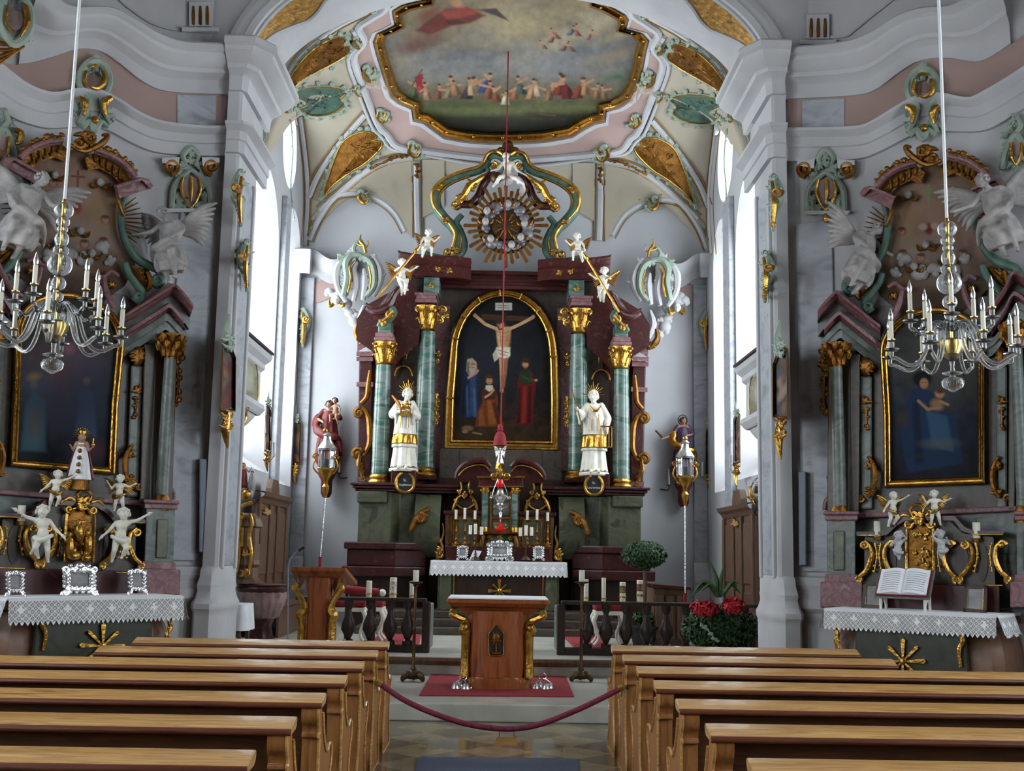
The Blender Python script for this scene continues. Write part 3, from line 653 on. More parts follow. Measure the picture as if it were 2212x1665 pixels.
PUT = {
 'stand': dict(hd=(0, -.02, .87), sl=(-.11, 0, .71), sr=(.11, 0, .71), ch=(0, 0, .64), pv=(0, .0, .44), el=(-.24, -.02, .66), wl=(-.36, -.08, .72), er=(.2, -.03, .6), wr=(.28, -.1, .74), hl=(-.06, 0, .42), hr=(.06, 0, .42), kl=(-.1, -.06, .24), al=(-.14, .02, .05), kr=(.08, -.03, .22), ar=(.1, .02, .04)),
 'reach': dict(hd=(.02, -.02, .87), sl=(-.1, 0, .71), sr=(.11, 0, .72), ch=(0, 0, .64), pv=(-.02, .0, .44), el=(-.2, -.02, .58), wl=(-.3, -.08, .48), er=(.26, -.03, .76), wr=(.42, -.06, .86), hl=(-.07, 0, .42), hr=(.04, 0, .42), kl=(-.1, -.04, .22), al=(-.13, .06, .04), kr=(.1, -.1, .26), ar=(.03, .04, .1)),
 'fly': dict(hd=(.0, -.03, .9), sl=(-.1, 0, .74), sr=(.1, 0, .74), ch=(0, 0, .67), pv=(.02, .0, .47), el=(-.18, -.1, .66), wl=(-.08, -.18, .72), er=(.22, -.06, .68), wr=(.34, -.12, .76), hl=(-.05, 0, .45), hr=(.08, 0, .45), kl=(-.0, -.08, .26), al=(.02, .05, .06), kr=(.12, -.12, .28), ar=(.1, .02, .08)),
 'sit': dict(hd=(-.02, -.04, .9), sl=(-.11, 0, .72), sr=(.11, 0, .72), ch=(0, 0, .64), pv=(.0, .0, .42), el=(-.22, -.04, .62), wl=(-.3, -.14, .7), er=(.2, -.04, .58), wr=(.24, -.14, .46), hl=(-.06, 0, .42), hr=(.06, 0, .42), kl=(-.1, -.2, .36), al=(-.1, -.18, .12), kr=(.12, -.16, .3), ar=(.16, -.06, .08)),
}
def putto_meshes(pose):
    if pose not in CACHE:
        mb, P = body(PUT[pose], 1.15, .105, baby=True, yaw=.25, hands=1.1); b = fuse(mb, .013, 2); pv = P['pv']
        sw = swag([pv + V((-.13, -.02, .03)), pv + V((-.04, -.12, -.02)), pv + V((.08, -.1, -.05)), pv + V((.15, .0, -.02)), pv + V((.12, .06, -.16)), pv + V((.17, .05, -.3))], .055)
        CACHE[pose] = (b, hairm(P, .105).mesh(), fuse(sw, .014, 2), wing(-1, .62, (-.04, .08, P['ch'].z + .03), .6, .35).mesh(), wing(1, .62, (.04, .08, P['ch'].z + .03), .6, .35).mesh())
    return CACHE[pose]
def putto(label, loc, H, pose='stand', yaw=0., flip=False, wings='gold', cloth='gold', mat='ivory', hair=None, group=None, roll=0., name='putto'):
    r = thing(name, label, 'cherub figure', loc, group); b, h, sw, w1, w2 = putto_meshes(pose); A = (loc, H, yaw, roll, flip)
    ob('body', place(b, *A), M[mat], r, smooth=180, norm=False); ob('hair', place(h, *A), M[hair or mat], r, smooth=180)
    if cloth: ob('loincloth', place(sw, *A), M[cloth], r, smooth=180, norm=False)
    if wings:
        for w_ in (w1, w2): ob('wing', place(w_, *A), M[wings], r, smooth=180)
    return r
def cherub_head(mb, F, p, r, off):      # little head between two wings, as used in clouds
    k = pxm(F, p, off); c = F(p[0], p[1], off); head(mb, c, r * k); return mb
def cloud(mb, F, pts, off=.03, seed=2, dep=None):
    g = random.Random(seed)
    for (x, y, r) in pts:
        blob(mb, F, (x, y), r, r * g.uniform(.75, 1.), off, dep=dep or pxm(F, (x, y)) * r * .7)
        for k in range(3):
            a = g.uniform(0, 2 * PI); blob(mb, F, (x + r * .7 * math.cos(a), y + r * .7 * math.sin(a)), r * .5, off=off + .02)
    return mb
def robe(mb, prof, fold=9, fa=.1, n=54, sx=1., sy=.8, c=(0, 0, 0), ph=0.):
    rows = []; zs = [z for _, z in prof]; top, bot = max(zs), min(zs)
    for r, z in prof:
        t = (top - z) / (top - bot); a = fa * min(1, t * 1.6)
        rows.append([V((c[0] + r * sx * math.cos(q) * (1 + a * math.sin(fold * q + ph + 1.5 * math.sin(2 * q) + t)), c[1] + r * sy * math.sin(q) * (1 + a * math.sin(fold * q + ph + 1.5 * math.sin(2 * q) + t)), z)) for q in np.linspace(0, 2 * PI, n, endpoint=False)])
    o = len(mb.v); mb.grid(rows, False, True); m = len(prof); mb.f.append(tuple(o + k for k in range(n))[::-1]); mb.f.append(tuple(o + (m - 1) * n + k for k in range(n))); return mb
def smooth_prof(pr, n=4): return crom(pr, n)
def both(name, mb, mat, parent, **k):
    ob(name, mb, mat, parent, **k); ob(name, mb.flip(), mat, parent, **k)
def candle_mb(p, r, h):
    a = MB().lathe([(r, 0), (r, h * .985), (r * .85, h), (r * .3, h * 1.0)], p, 14); b = MB().tube([V(p) + Z * h, V(p) + Z * (h + r * .9)], r * .09 + .001, 5); return a, b
def candle(label, p, r, h, group=None, cat='candle', mat='wax'):
    t = thing('candle', label, cat, p, group); a, b = candle_mb(p, r, h); ob('wax', a, M[mat], t); ob('wick', b, M['black'], t, smooth=0); return t
def textmesh(body_, size, loc, R, ext=.002, align='CENTER'):
    cu = bpy.data.curves.new('t', 'FONT'); cu.body = body_; cu.size = size; cu.extrude = ext; cu.align_x = align; cu.align_y = 'CENTER'
    o = bpy.data.objects.new('t', cu); COL.objects.link(o); dg = bpy.context.evaluated_depsgraph_get(); me = bpy.data.meshes.new_from_object(o.evaluated_get(dg)); bpy.data.objects.remove(o)
    me.materials.clear(); me.transform(Matrix.Translation(V(loc)) @ R.to_4x4()); return me
FACE = Matrix.Rotation(PI / 2, 3, 'X')   # text upright, facing the nave
# ================================================================ the high altar
G = DP(20.75); IN = DP(20.25); OUT = DP(19.85); FR = DP(20.55)
HA = thing('high_altar', 'tall dark red and green marble high altar filling the end wall of the choir', 'altar', (0, 20.4, .37))
def hb(name, mb, mat, **k): both(name, mb, M[mat], HA, **k)
def hs(name, mb, mat, **k): return ob(name, mb, M[mat], HA, **k)
def lx(px, py, d): return D(px, py, d).x
def zz(py, d, px=1085): return D(px, py, d).z
# body panels
w = lx(868, 900, 20.75)
hs('back_panel', MB().bx((w, 20.7, .9), (-w, YB - .02, zz(590, 20.75))), 'umber', smooth=0)
hs('frieze', MB().bx((lx(950, 600, 20.6), 20.5, zz(622, 20.55)), (-lx(950, 600, 20.6), 20.75, zz(592, 20.55))), 'red', smooth=0, bev=.02)
mb = MB()
for dy, o in ((622, .06), (592, .1), (606, .02)): z = zz(dy, 20.5); mb.bx((lx(950, 600, 20.5), 20.5 - o, z - .03), (-lx(950, 600, 20.5), 20.6, z + .04))
hs('frieze_moulding', mb, 'red', smooth=0, bev=.015)
hb('side_panel', plate(MB(), G, [(912, 1012), (972, 1012), (972, 660), (912, 660)], .02, .09), 'mauve', smooth=0, bev=.01)
hb('wing_panel', plate(MB(), DP(20.6), [(786, 1044), (868, 1044), (872, 760), (848, 742), (800, 760), (788, 800)], -.3, .0), 'red', smooth=0, bev=.02)
hb('outer_pilaster', plate(MB(), DP(20.3), [(772, 1044), (800, 1044), (804, 765), (776, 765)], -.3, .0), 'red', smooth=0, bev=.02)
mb = MB()
for y, o in ((764, .1), (775, .05), (830, .07), (1035, .06)): plate(mb, DP(20.3), [(770, y + 5), (806, y + 5), (806, y - 5), (770, y - 5)], -.3, o)
hb('pilaster_band', mb, 'mauve', smooth=0)
# niche behind the saint, with a gilded arch
nc = [(853, 1010), (853, 812)] + [(872 - 19 * math.cos(t), 812 - 22 * math.sin(t)) for t in np.linspace(.1, 3.04, 12)] + [(891, 812), (891, 1010)]
hb('niche', plate(MB(), DP(20.57), nc, -.02, .03), 'ebony', smooth=0)
a = MB(); stroke(a, DP(20.5), nc[1:-1], 2.4, off=.04, seg=2); hb('niche_arch', a, 'gold')
# columns
def column(name, F, d, ax0, ax1, yb, yt, rpx, capw, caph):
    cb, ct = F(ax0, yb), F(ax1, yt); k = d / F_PX; r = rpx * k
    sh = MB().lathe([(r * 1.06, 0), (r * 1.06, .04), (r, .1), (r * 1.0, (ct.z - cb.z) * .4), (r * .86, ct.z - cb.z)], cb, 32)
    bs = MB().lathe([(r * 1.3, -.16), (r * 1.38, -.13), (r * 1.3, -.1), (r * 1.15, -.085), (r * 1.22, -.05), (r * 1.22, -.03), (r * 1.05, 0), (r, .01)], cb, 32)
    pl = MB().box(cb + Z * (-.19), (r * 2.8, r * 2.8, .07))
    H = caph * k; cp = MB().lathe([(r * .9, 0), (r * 1.05, .02), (r * .9, .05), (r * .92, H * .5), (r * 1.2, H * .8), (r * 1.35, H * .86), (r * 1.35, H)], ct, 24)
    for row, (h0, h1, n) in enumerate(((.05, H * .5, 8), (H * .25, H * .75, 8))):
        for q in range(n):
            t = 2 * PI * (q + row * .5) / n; e = V((math.cos(t), math.sin(t), 0)); c = ct + e * r * .92
            cp.tube(crom([c + Z * h0, c + e * r * .12 + Z * (h0 + h1) / 2, c + e * r * .3 + Z * h1, c + e * r * .55 + Z * (h1 - .03)], 4), [r * .2, r * .26, r * .2, r * .06], 6, flat=e, fl=.4)
    for q in range(4):
        t = PI / 4 + q * PI / 2; e = V((math.cos(t), math.sin(t), 0)); c = ct + e * r * 1.35 + Z * H * .82
        sp = [c + e * (r * .34 * (1 - u * .75) * math.cos(4.5 * u * PI / 1.6)) + Z * (r * .34 * (1 - u * .75) * math.sin(4.5 * u * PI / 1.6)) for u in np.linspace(0, 1, 16)]
        cp.tube(sp, r * .11, 6); cp.ell(ct + V((math.cos(t + PI / 4), math.sin(t + PI / 4), 0)) * r * 1.3 + Z * H * .95, r * .2)
    for f, s in ((lambda m: m, 1), (lambda m: m.flip(), -1)):
        c = ob('column', f(sh), M['green'], HA, smooth=40); ob('base', f(bs), M['gold'], c, smooth=40); ob('plinth', f(pl), M['red'], c, smooth=0, bev=.01); ob('capital', f(cp), M['gold'], c, smooth=50)
column('inner', IN, 20.25, 915, 920, 1010, 717, 20.5, 48, 56)
column('outer', OUT, 19.85, 820.5, 830, 1025, 789, 18.5, 46, 50)
# sprays of gilt leaves beside the capitals and down the panels
a = MB(); scrl(a, DP(20.2), (957, 668), 9, 180, 1.3, 1, 3); scrl(a, DP(20.2), (950, 690), 8, 90, 1.2, -1, 2.6); leafy(a, DP(20.2), (962, 682), 13, 7, seed=4)
for p, q in (((946, 764), 12), ((945, 780), 8), ((944, 865), 10), ((942, 880), 11), ((943, 900), 10), ((940, 914), 7)): leafy(a, DP(20.6), p, q, 6, off=.06, seed=int(p[1]))
vine(a, DP(20.6), [(945, 850), (942, 880), (944, 900), (940, 920)], 5, .06, 3)
hb('leaf_spray', a, 'gold')
a = MB(); leafy(a, DP(20.4), (877, 752), 20, 9, off=.06, seed=8); scrl(a, DP(20.4), (868, 748), 8, 0, 1.2, 1, 3, .07); scrl(a, DP(20.4), (888, 748), 8, 180, 1.2, -1, 3, .07); stroke(a, DP(20.4), [(877, 740), (874, 730), (880, 722)], 4, 1, .07); stroke(a, DP(20.4), [(877, 758), (878, 768), (877, 776)], 4, 1, .08)
hb('niche_crest', a, 'gold')
# entablature blocks over the columns
a = MB()
for F, d, x, ys in ((IN, 20.1, 921, ((655, 648, 24), (648, 640, 21), (640, 634, 25))), (OUT, 19.7, 831, ((737, 730, 22), (730, 720, 19)))):
    for y0, y1, hw in ys:
        c0, c1 = D(x, y0, d), D(x, y1, d); k = d / F_PX * hw; a.bx((c0.x - k, d - .1, c0.z), (c0.x + k, 20.75, c1.z))
hb('architrave_block', a, 'mauve', smooth=0, bev=.012)
a = MB()
for d, x, y0, y1, hw in ((20.05, 932, 634, 600, 17), (19.7, 831, 720, 690, 14)):
    c0, c1 = D(x, y0, d), D(x, y1, d); k = d / F_PX * hw; a.bx((c0.x - k, d - .05, c0.z), (c0.x + k, 20.75, c1.z))
hb('frieze_block', a, 'green', smooth=0, bev=.012)
a = MB(); leafy(a, DP(20.0), (932, 617), 9, 7, seed=2); scrl(a, DP(19.6), (842, 678), 9, 20, 1.3, 1, 3.4); scrl(a, DP(19.6), (828, 698), 8, 200, 1.3, 1, 3.4); stroke(a, DP(19.6), [(850, 672), (838, 684), (826, 694)], 4, 3, .04)
leafy(a, DP(19.8), (946, 581), 9, 6, seed=5); leafy(a, DP(19.8), (971, 584), 10, 6, seed=6); hb('frieze_rosette', a, 'gold')
a = MB(); stroke(a, DP(19.68), [(846, 664), (850, 676), (838, 690), (822, 700), (818, 706)], 7, 5, .0, rm=9); hb('bracket_scroll', a, 'darkmint')
# broken cornice
def cornice(F, pts, prof, nm, mat):
    rows = []
    P = [F(*p) for p in pts]
    for (o, h) in prof: rows.append([p + V((0, -o, h)) for p in P])
    hb(nm, MB().grid(rows), mat, smooth=30)
CP = [(-.25, -.28), (.0, -.28), (.02, -.2), (.06, -.16), (.08, -.1), (.16, -.05), (.2, .02), (.2, .06), (-.25, .07)]
cornice(DP(20.1), [(862, 553), (868, 556), (905, 562), (945, 565), (985, 566), (1018, 571)], CP, 'broken_cornice', 'red')
hb('cornice_block', plate(MB(), DP(20.15), [(866, 600), (952, 600), (1004, 586), (1016, 576), (952, 566), (862, 552)], -.5, .02), 'red', smooth=0, bev=.01)
# swept pediment pieces over the outer columns
a = MB(); stroke(a, DP(19.75), [(792, 664), (808, 672), (828, 668), (842, 652), (850, 636), (862, 622)], 5, 9, .03, rm=14, n=10); stroke(a, DP(19.65), [(790, 656), (810, 664), (830, 658), (842, 642), (850, 628)], 3, 3, .05); hb('swept_pediment', a, 'red')
a = plate(MB(), DP(20.1), [(770, 735), (770, 690), (790, 660), (860, 620), (880, 600), (912, 640), (905, 740), (850, 790), (820, 770)], -.3, .0); hb('attic_slope', a, 'red', smooth=0)
a = plate(MB(), DP(20.5), [(772, 760), (772, 690), (800, 668), (815, 735)], -.3, .02); hb('attic_side', a, 'mauve', smooth=0)
# upper frame of green and gold scrolls round the glory
U = DP(20.2)
SC1 = [(1000, 562), (978, 558), (984, 540), (990, 512), (978, 490), (962, 474), (944, 450), (941, 424), (952, 404), (976, 388), (1008, 376), (1040, 366), (1056, 350)]
a = MB(); stroke(a, U, SC1, 9, 8, .0, rm=12, n=9); stroke(a, U, [(1092, 348), (1078, 338), (1062, 338), (1052, 352), (1054, 368), (1068, 374)], 7, 5, .0, n=9); stroke(a, U, [(998, 464), (986, 480), (994, 498), (1002, 524), (996, 546), (972, 560), (940, 556), (918, 548)], 6, 8, .0, rm=9, n=9); hb('green_scroll', a, 'darkmint', smooth=60)
a = MB(); stroke(a, U, [(p[0] - 6, p[1] - 6) for p in SC1[2:]], 4, 4, .06, rm=5); stroke(a, U, [(p[0] + 7, p[1] + 4) for p in SC1[2:-2]], 2, 2, .06, rm=3); stroke(a, U, [(1086, 333), (1072, 326), (1054, 332), (1044, 350)], 4, 3, .08); scrl(a, U, (1067, 358), 9, 270, 1.4, 1, 3, .08); scrl(a, U, (968, 545), 11, 0, 1.3, 1, 4, .08)
for q in (2, 5, 8): leafy(a, U, SC1[q], 13, 6, off=.1, seed=q)
hb('gilt_scroll_edge', a, 'gold')
a = MB(); MS = [(1062, 374), (1044, 400), (1034, 424), (1018, 440), (996, 442), (984, 450)]; stroke(a, DP(20.1), MS, 8, 6, .0, rm=10, n=9); stroke(a, DP(20.05), MS, 3, 3, .07); hb('red_scroll', a, 'red')
a = MB(); stroke(a, DP(20.05), [(1052, 376), (1030, 390), (1014, 402), (1000, 424), (986, 436)], 4, 5, .05, rm=8); leafy(a, DP(20.05), (996, 428), 20, 9, off=.06, seed=11); leafy(a, DP(20.05), (1018, 400), 18, 8, off=.06, seed=12); scrl(a, DP(20.05), (984, 442), 9, 0, 1.3, 1, 4, .06); hb('gilt_flame', a, 'gold')
hs('attic_panel', plate(MB(), DP(20.6), [(gcx + 62 * math.cos(t), gcy + 62 * math.sin(t)) for gcx, gcy in ((1093, 487),) for t in np.linspace(0, 2 * PI, 24)[:-1]], -.2, -.05), 'bronze', smooth=0)
a = MB(); leafy(a, U, (1097, 322), 20, 7, off=.05, seed=3, a0=180, span=180); scrl(a, U, (1082, 330), 10, 0, 1.2, -1, 5, .05); scrl(a, U, (1112, 330), 10, 180, 1.2, 1, 5, .05); blob(a, U, (1097, 316), 12, 12); hs('crowning_shell', a, 'bronze')
# the glory: rays, clouds, cherubs, the monogram disc
gc = (1093, 487); a = MB(); W_ = DP(19.95)
for k in range(36):
    t = 2 * PI * k / 36; l = (90, 74, 82)[k % 3]; u = (math.cos(t), math.sin(t)); nx, ny = -u[1], u[0]
    p = [(gc[0] + u[0] * 42 + nx * 2, gc[1] + u[1] * 42 + ny * 2), (gc[0] + u[0] * l + nx * 4.2, gc[1] + u[1] * l + ny * 4.2), (gc[0] + u[0] * (l + 3), gc[1] + u[1] * (l + 3)), (gc[0] + u[0] * l - nx * 4.2, gc[1] + u[1] * l - ny * 4.2), (gc[0] + u[0] * 42 - nx * 2, gc[1] + u[1] * 42 - ny * 2)]
    plate(a, W_, p, -.02, .02)
GL = thing('glory', 'round gilded sunburst with cloud ring and cherub heads above the altar painting', 'sunburst', W_(*gc))
ob('ray', a, M['oldgold'], GL, smooth=0)
a = MB(); g = random.Random(5); cloud(a, W_, [(gc[0] + 46 * math.cos(t) + g.uniform(-4, 4), gc[1] + 46 * math.sin(t) + g.uniform(-4, 4), g.uniform(9, 13)) for t in np.linspace(0, 2 * PI, 18)[:-1]], .06); M['cloudgrey'] = noisy('cloud_silver', [C(84, 82, 92), C(132, 130, 138)], .4, .3, scale=9); ob('cloud_ring', a, M['cloudgrey'], GL)
a = MB(); plate(a, W_, [(gc[0] + 30 * math.cos(t), gc[1] + 30 * math.sin(t)) for t in np.linspace(0, 2 * PI, 28)[:-1]], .0, .08); ob('disc', a, M['bronze'], GL, smooth=30)
a = MB()
for k in range(12): t = 2 * PI * k / 12; stroke(a, W_, [(gc[0] + 12 * math.cos(t), gc[1] + 12 * math.sin(t)), (gc[0] + 27 * math.cos(t), gc[1] + 27 * math.sin(t))], 1.6, 1, .1)
ob('inner_ray', a, M['oldgold'], GL)
for x, y in ((1049, 478), (1133, 482), (1060, 515), (1105, 528), (1125, 512), (1097, 440), (1052, 455)):
    a = MB(); cherub_head(a, W_, (x, y), 8.5, .14); h = ob('cherub_head', fuse(a, .012, 1), M['stone'], GL, smooth=180, norm=False)
    a = MB()
    for s in (-1, 1): stroke(a, W_, [(x + s * 4, y + 5), (x + s * 12, y + 2), (x + s * 17, y - 5)], 3, 1, .12, rm=4)
    ob('wing', a, M['oldgold'], h)
# God the Father leaning over the glory, with a dark orb
loc = W_(1096, 420, .1)
mb, P = body(dict(hd=(-.05, -.1, .93), el=(-.2, -.02, .66), wl=(-.32, -.1, .6), er=(.2, -.06, .62), wr=(.36, -.1, .52), kl=(-.16, -.2, .42), al=(-.3, -.1, .25), kr=(.14, -.22, .4), ar=(.34, -.1, .3)), 1.1, .085)
mb.cap((-.07, -.17, .83), (-.08, -.2, .74), .04, .02); R_ = thing('seated_god_figure', 'white bearded robed figure leaning out above the sunburst', 'sculpted figure', loc)
ob('body', place(fuse(mb, .014, 2), loc - Z * .08, .82), M['ivory'], R_, smooth=180, norm=False)
ob('cloak', place(fuse(swag([(-.12, .02, .78), (-.18, .06, .5), (0, -.06, .4), (.2, -.12, .42), (.34, .0, .3), (.3, .1, .1)], .09), .016, 2), loc - Z * .08, .82), M['stone'], R_, smooth=180, norm=False)
a = MB().ell(W_(1072, 384, .1), .11); ob('orb', a, M['bronze'], R_)
# gilded S scrolls down the outer edge
a = MB(); V_ = DP(20.1)
stroke(a, V_, [(800, 800), (796, 830), (793, 856), (780, 872)], 4, 5, .03, rm=6); scrl(a, V_, (776, 892), 11, 270, 1.3, -1, 5, .05); stroke(a, V_, [(783, 880), (796, 900), (800, 930), (798, 960), (786, 984)], 5, 5, .03, rm=8); scrl(a, V_, (772, 980), 13, 340, 1.3, -1, 5, .05); stroke(a, V_, [(778, 985), (776, 1004), (782, 1020), (784, 1036)], 6, 4, .04, rm=7); vine(a, V_, [(778, 1000), (782, 1018), (786, 1036)], 5, .06)
hb('side_scroll', a, 'oldgold')
# socle: shelves, pedestals, consoles, plinth
ZS1, ZS0 = zz(1047, 19.6), zz(1062, 19.6)
def plan(pts, z0, z1): return MB().prism([V((x, y, z0)) for x, y in pts], (0, 0, z1 - z0))
XO0, XO1, XI0, XI1 = lx(764, 1050, 19.6), lx(853, 1050, 19.6), lx(897, 1040, 19.85), lx(990, 1040, 19.85)
sh = lambda o: [(XO0 - o, 20.9), (XO0 - o, 19.62 - o), (XO1 + .02, 19.55 - o), (XO1 + .1, 19.8 - o), (XI0 - .08, 19.9 - o), (XI0 - .03, 19.78 - o), (XI1 + o * .5, 19.86 - o), (XI1 + o, 20.9)]
a = plan(sh(.06), ZS1 - .05, ZS1); o_ = plan(sh(.02), ZS1 - .1, ZS1 - .05); a.add(o_.v, o_.f); o_ = plan(sh(-.02), ZS0 - .03, ZS1 - .1); a.add(o_.v, o_.f); hb('shelf_cornice', a, 'red', smooth=0, bev=.015)
ZPL = zz(1178, 19.6)
XPD = lx(910, 1120, 19.8)
a = plan([(XO0 + .08, 20.9), (XO0 + .08, 19.7), (XO1 - .06, 19.63), (XO1 + .06, 19.88), (XPD, 19.95), (XPD, 20.9)], ZPL, ZS0 - .03); hb('pedestal', a, 'olive', smooth=0, bev=.02)
a = MB(); c0 = V((XO0 + .1, 19.6, 0)); a.bx((XO0 + .06, 19.58, ZS0 - .22), (XO1 - .12, 19.75, ZS0 - .03)); hb('pedestal_block', a, 'olive', smooth=0, bev=.02)
a = MB(); rows = []
for x in np.linspace(XI0 + .02, XI1 - .28, 2):
    rows.append([V((x, 19.85 - .28 * math.sin(PI * t) - .0 * t, ZS0 - .06 - t * 1.05)) for t in np.linspace(0, 1, 12)] + [V((x, 20.6, ZS0 - 1.1)), V((x, 20.6, ZS0))])
a.grid(rows, False, True); o = len(a.v); hb('console', a, 'olive', smooth=40)
a = MB(); q = DP(19.55); stroke(a, q, [(928, 1100), (914, 1106), (900, 1122), (890, 1142), (886, 1148)], 4, 5, .0, rm=9); scrl(a, q, (908, 1120), 10, 300, 1.3, 1, 4, .05); leafy(a, q, (912, 1116), 16, 8, off=.04, seed=9); hb('gilt_volute', a, 'oldgold')
zp0 = zz(1250, 19.6); st = lambda o: [(XO0 - .04 - o, 20.9), (XO0 - .04 - o, 19.62 - o), (XO1 + .05, 19.56 - o), (XPD + .1, 19.85 - o), (XPD + .1, 20.9)]
a = MB()
for o, z0, z1 in ((.08, ZPL - .1, ZPL + .02), (.03, ZPL - .38, ZPL - .1), (.1, zp0, ZPL - .38)): b_ = plan(st(o), z0, z1); a.add(b_.v, b_.f)
hb('plinth', a, 'red', smooth=0, bev=.02)
a = plan(st(-.03), .37, zp0); hb('plinth_foot', a, 'ebony', smooth=0)
hs('core', MB().bx((lx(915, 1100, 20.4), 20.4, .6), (-lx(915, 1100, 20.4), 20.8, zz(1035, 20.5))), 'ebony', smooth=0); hs('upper_core', MB().bx((lx(950, 1000, 20.4), 20.4, zz(1035, 20.5)), (-lx(950, 1000, 20.4), 20.8, zz(972, 20.5))), 'umber', smooth=0)
a = MB(); q = DP(20.1); xs_ = [(1018, 970), (1018, 1030)]; plate(a, DP(20.3), [(991, 1010), (991, 968), (993, 968), (993, 1010)], .04, .06); hb('panel_joint', a, 'ebony', smooth=0)
# saints' plaques
for s, x, y, t in ((-1, 875, 1043, 'St.\nStephanus'), (1, 1283, 1049, 'St.\nLaurentius')):
    Q = DP(19.42); p = thing('name_plaque', 'gilt-rimmed black oval plaque reading %s below the saint' % t.replace('\n', ' '), 'plaque', Q(x, y + 22))
    hp = [(x + 19 * math.sin(u) * (1 - .18 * math.cos(u) * (math.cos(u) < 0)), y - 1 - 21 * math.cos(u)) for u in np.linspace(0, 2 * PI, 30)[:-1]]
    a = plate(MB(), Q, hp, -.06, .0); ob('field', a, M['black'], p, smooth=0)
    a = MB(); stroke(a, Q, hp[2:-1], 3.4, 3.4, .01, seg=2)
    for k in range(3, 28, 2): blob(a, Q, hp[k], 3, 3, .02)
    ob('rim', a, M['gold'], p)
    for ln, (tx, dy) in enumerate(zip(t.split('\n'), (-6, 4))):
        me = textmesh(tx, .054 if ln else .06, Q(x, y + dy, .006), FACE); ob('lettering', me, M['ivory'], p, smooth=0, norm=False)
# ---------------------------------------------------------------- altar painting
AP = thing('altar_painting', 'arched altar painting of a man on a cross with three mourners, in a gilt frame', 'painting', FR(1081, 972))
arch = lambda x0, x1, yb, ys, yt, n=20: [(x0, yb), (x0 + (ys < yb) * 6, ys)] + [((x0 + x1) / 2 + 10 - ((x1 - x0) / 2 - 2) * math.cos(t), ys - (ys - yt) * math.sin(t)) for t in np.linspace(.06, PI - .06, n)] + [(x1 + 6, ys), (x1, yb)]
oo = [(958, 970), (962, 860), (970, 770)] + [(1088 - 116 * math.cos(t), 762 - 137 * math.sin(t)) for t in np.linspace(.1, PI - .1, 22)] + [(1206, 770), (1208, 860), (1206, 974)]
ii = [(980, 948), (982, 860), (989, 770)] + [(1087 - 98 * math.cos(t), 762 - 121 * math.sin(t)) for t in np.linspace(.1, PI - .1, 22)] + [(1186, 770), (1189, 860), (1189, 951)]
rows = []
for f, o in ((0, -.1), (0, .05), (.12, .1), (.3, .11), (.4, .05), (.6, .05), (.75, .1), (.88, .09), (1, .0), (1, -.1)):
    rows.append([FR(a[0] + (b[0] - a[0]) * f, a[1] + (b[1] - a[1]) * f, o) for a, b in zip(oo, ii)])
ob('frame', MB().grid(rows, False, True), M['gold'], AP, smooth=35)
a = MB()
for k in range(1, len(oo) - 1, 3): p = [(oo[k][0] * t + ii[k][0] * (1 - t), oo[k][1] * t + ii[k][1] * (1 - t)) for t in (.1, .5, .95)]; stroke(a, FR, p, 2.2, 2.2, .1, seg=2)
ob('frame_ribbon', a, M['gold'], AP)
a = MB(); rows = [[FR(1083 + (p[0] - 1083) * f, 800 + (p[1] - 800) * f, o) for p in oo] for f, o in ((.99, -.1), (1.03, -.1), (1.03, -.02), (1.0, .02))]
ob('outer_frame', MB().grid(rows, False, True), M['ebony'], AP, smooth=0)
c = Canvas(975, 636, 1195, 954, 300, 420)
c.ramp([(636, (14, 13, 14)), (760, (20, 20, 24)), (860, (26, 23, 22)), (905, (42, 30, 20)), (955, (52, 36, 20))]).mottle(.35, 16, 2)
c.e(1050, 780, 60, 60, (32, 36, 44), soft=.8, a=.6)
c.poly([(1040, 678), (1150, 684), (1150, 694), (1040, 690)], (58, 38, 22)).poly([(1084, 676), (1094, 676), (1092, 900), (1082, 900)], (46, 30, 18))
c.poly([(1070, 654), (1106, 654), (1106, 670), (1070, 670)], (150, 150, 138)).line([(1075, 659), (1101, 660)], .6, (70, 60, 50)).line([(1076, 664), (1100, 665)], .6, (70, 60, 50))
sk, sd = (168, 132, 96), (120, 86, 60)
c.line([(1028, 683), (1048, 700), (1072, 710)], 3.4, sk).line([(1150, 686), (1124, 700), (1102, 710)], 3.4, sk).e(1026, 681, 4, 4, sk).e(1152, 684, 4, 4, sk)
c.poly([(1070, 706), (1104, 706), (1102, 730), (1098, 752), (1076, 752), (1074, 730)], sk, soft=2).e(1080, 728, 5, 14, (196, 160, 120), soft=.8, a=.6).e(1097, 735, 5, 18, sd, soft=.9, a=.7)
c.e(1081, 700, 7.5, 9, (150, 112, 82)).e(1079, 694, 9, 7, (52, 34, 24), soft=.4).e(1085, 702, 3.4, 5, (176, 138, 104), soft=.5)
c.poly([(1072, 750), (1102, 750), (1102, 768), (1096, 776), (1078, 772), (1072, 778)], (186, 180, 160), soft=1.5).poly([(1072, 752), (1064, 766), (1068, 782), (1076, 772)], (160, 154, 136)).line([(1076, 756), (1098, 762)], 1, (120, 112, 96)).line([(1078, 764), (1096, 768)], 1, (120, 112, 96))
c.poly([(1078, 772), (1090, 776), (1090, 806), (1087, 836), (1081, 836), (1080, 806)], sk, soft=1.5).poly([(1090, 774), (1098, 772), (1095, 802), (1090, 836), (1085, 838), (1088, 806)], sd, soft=1.5).e(1084, 842, 4, 6, (150, 114, 84))
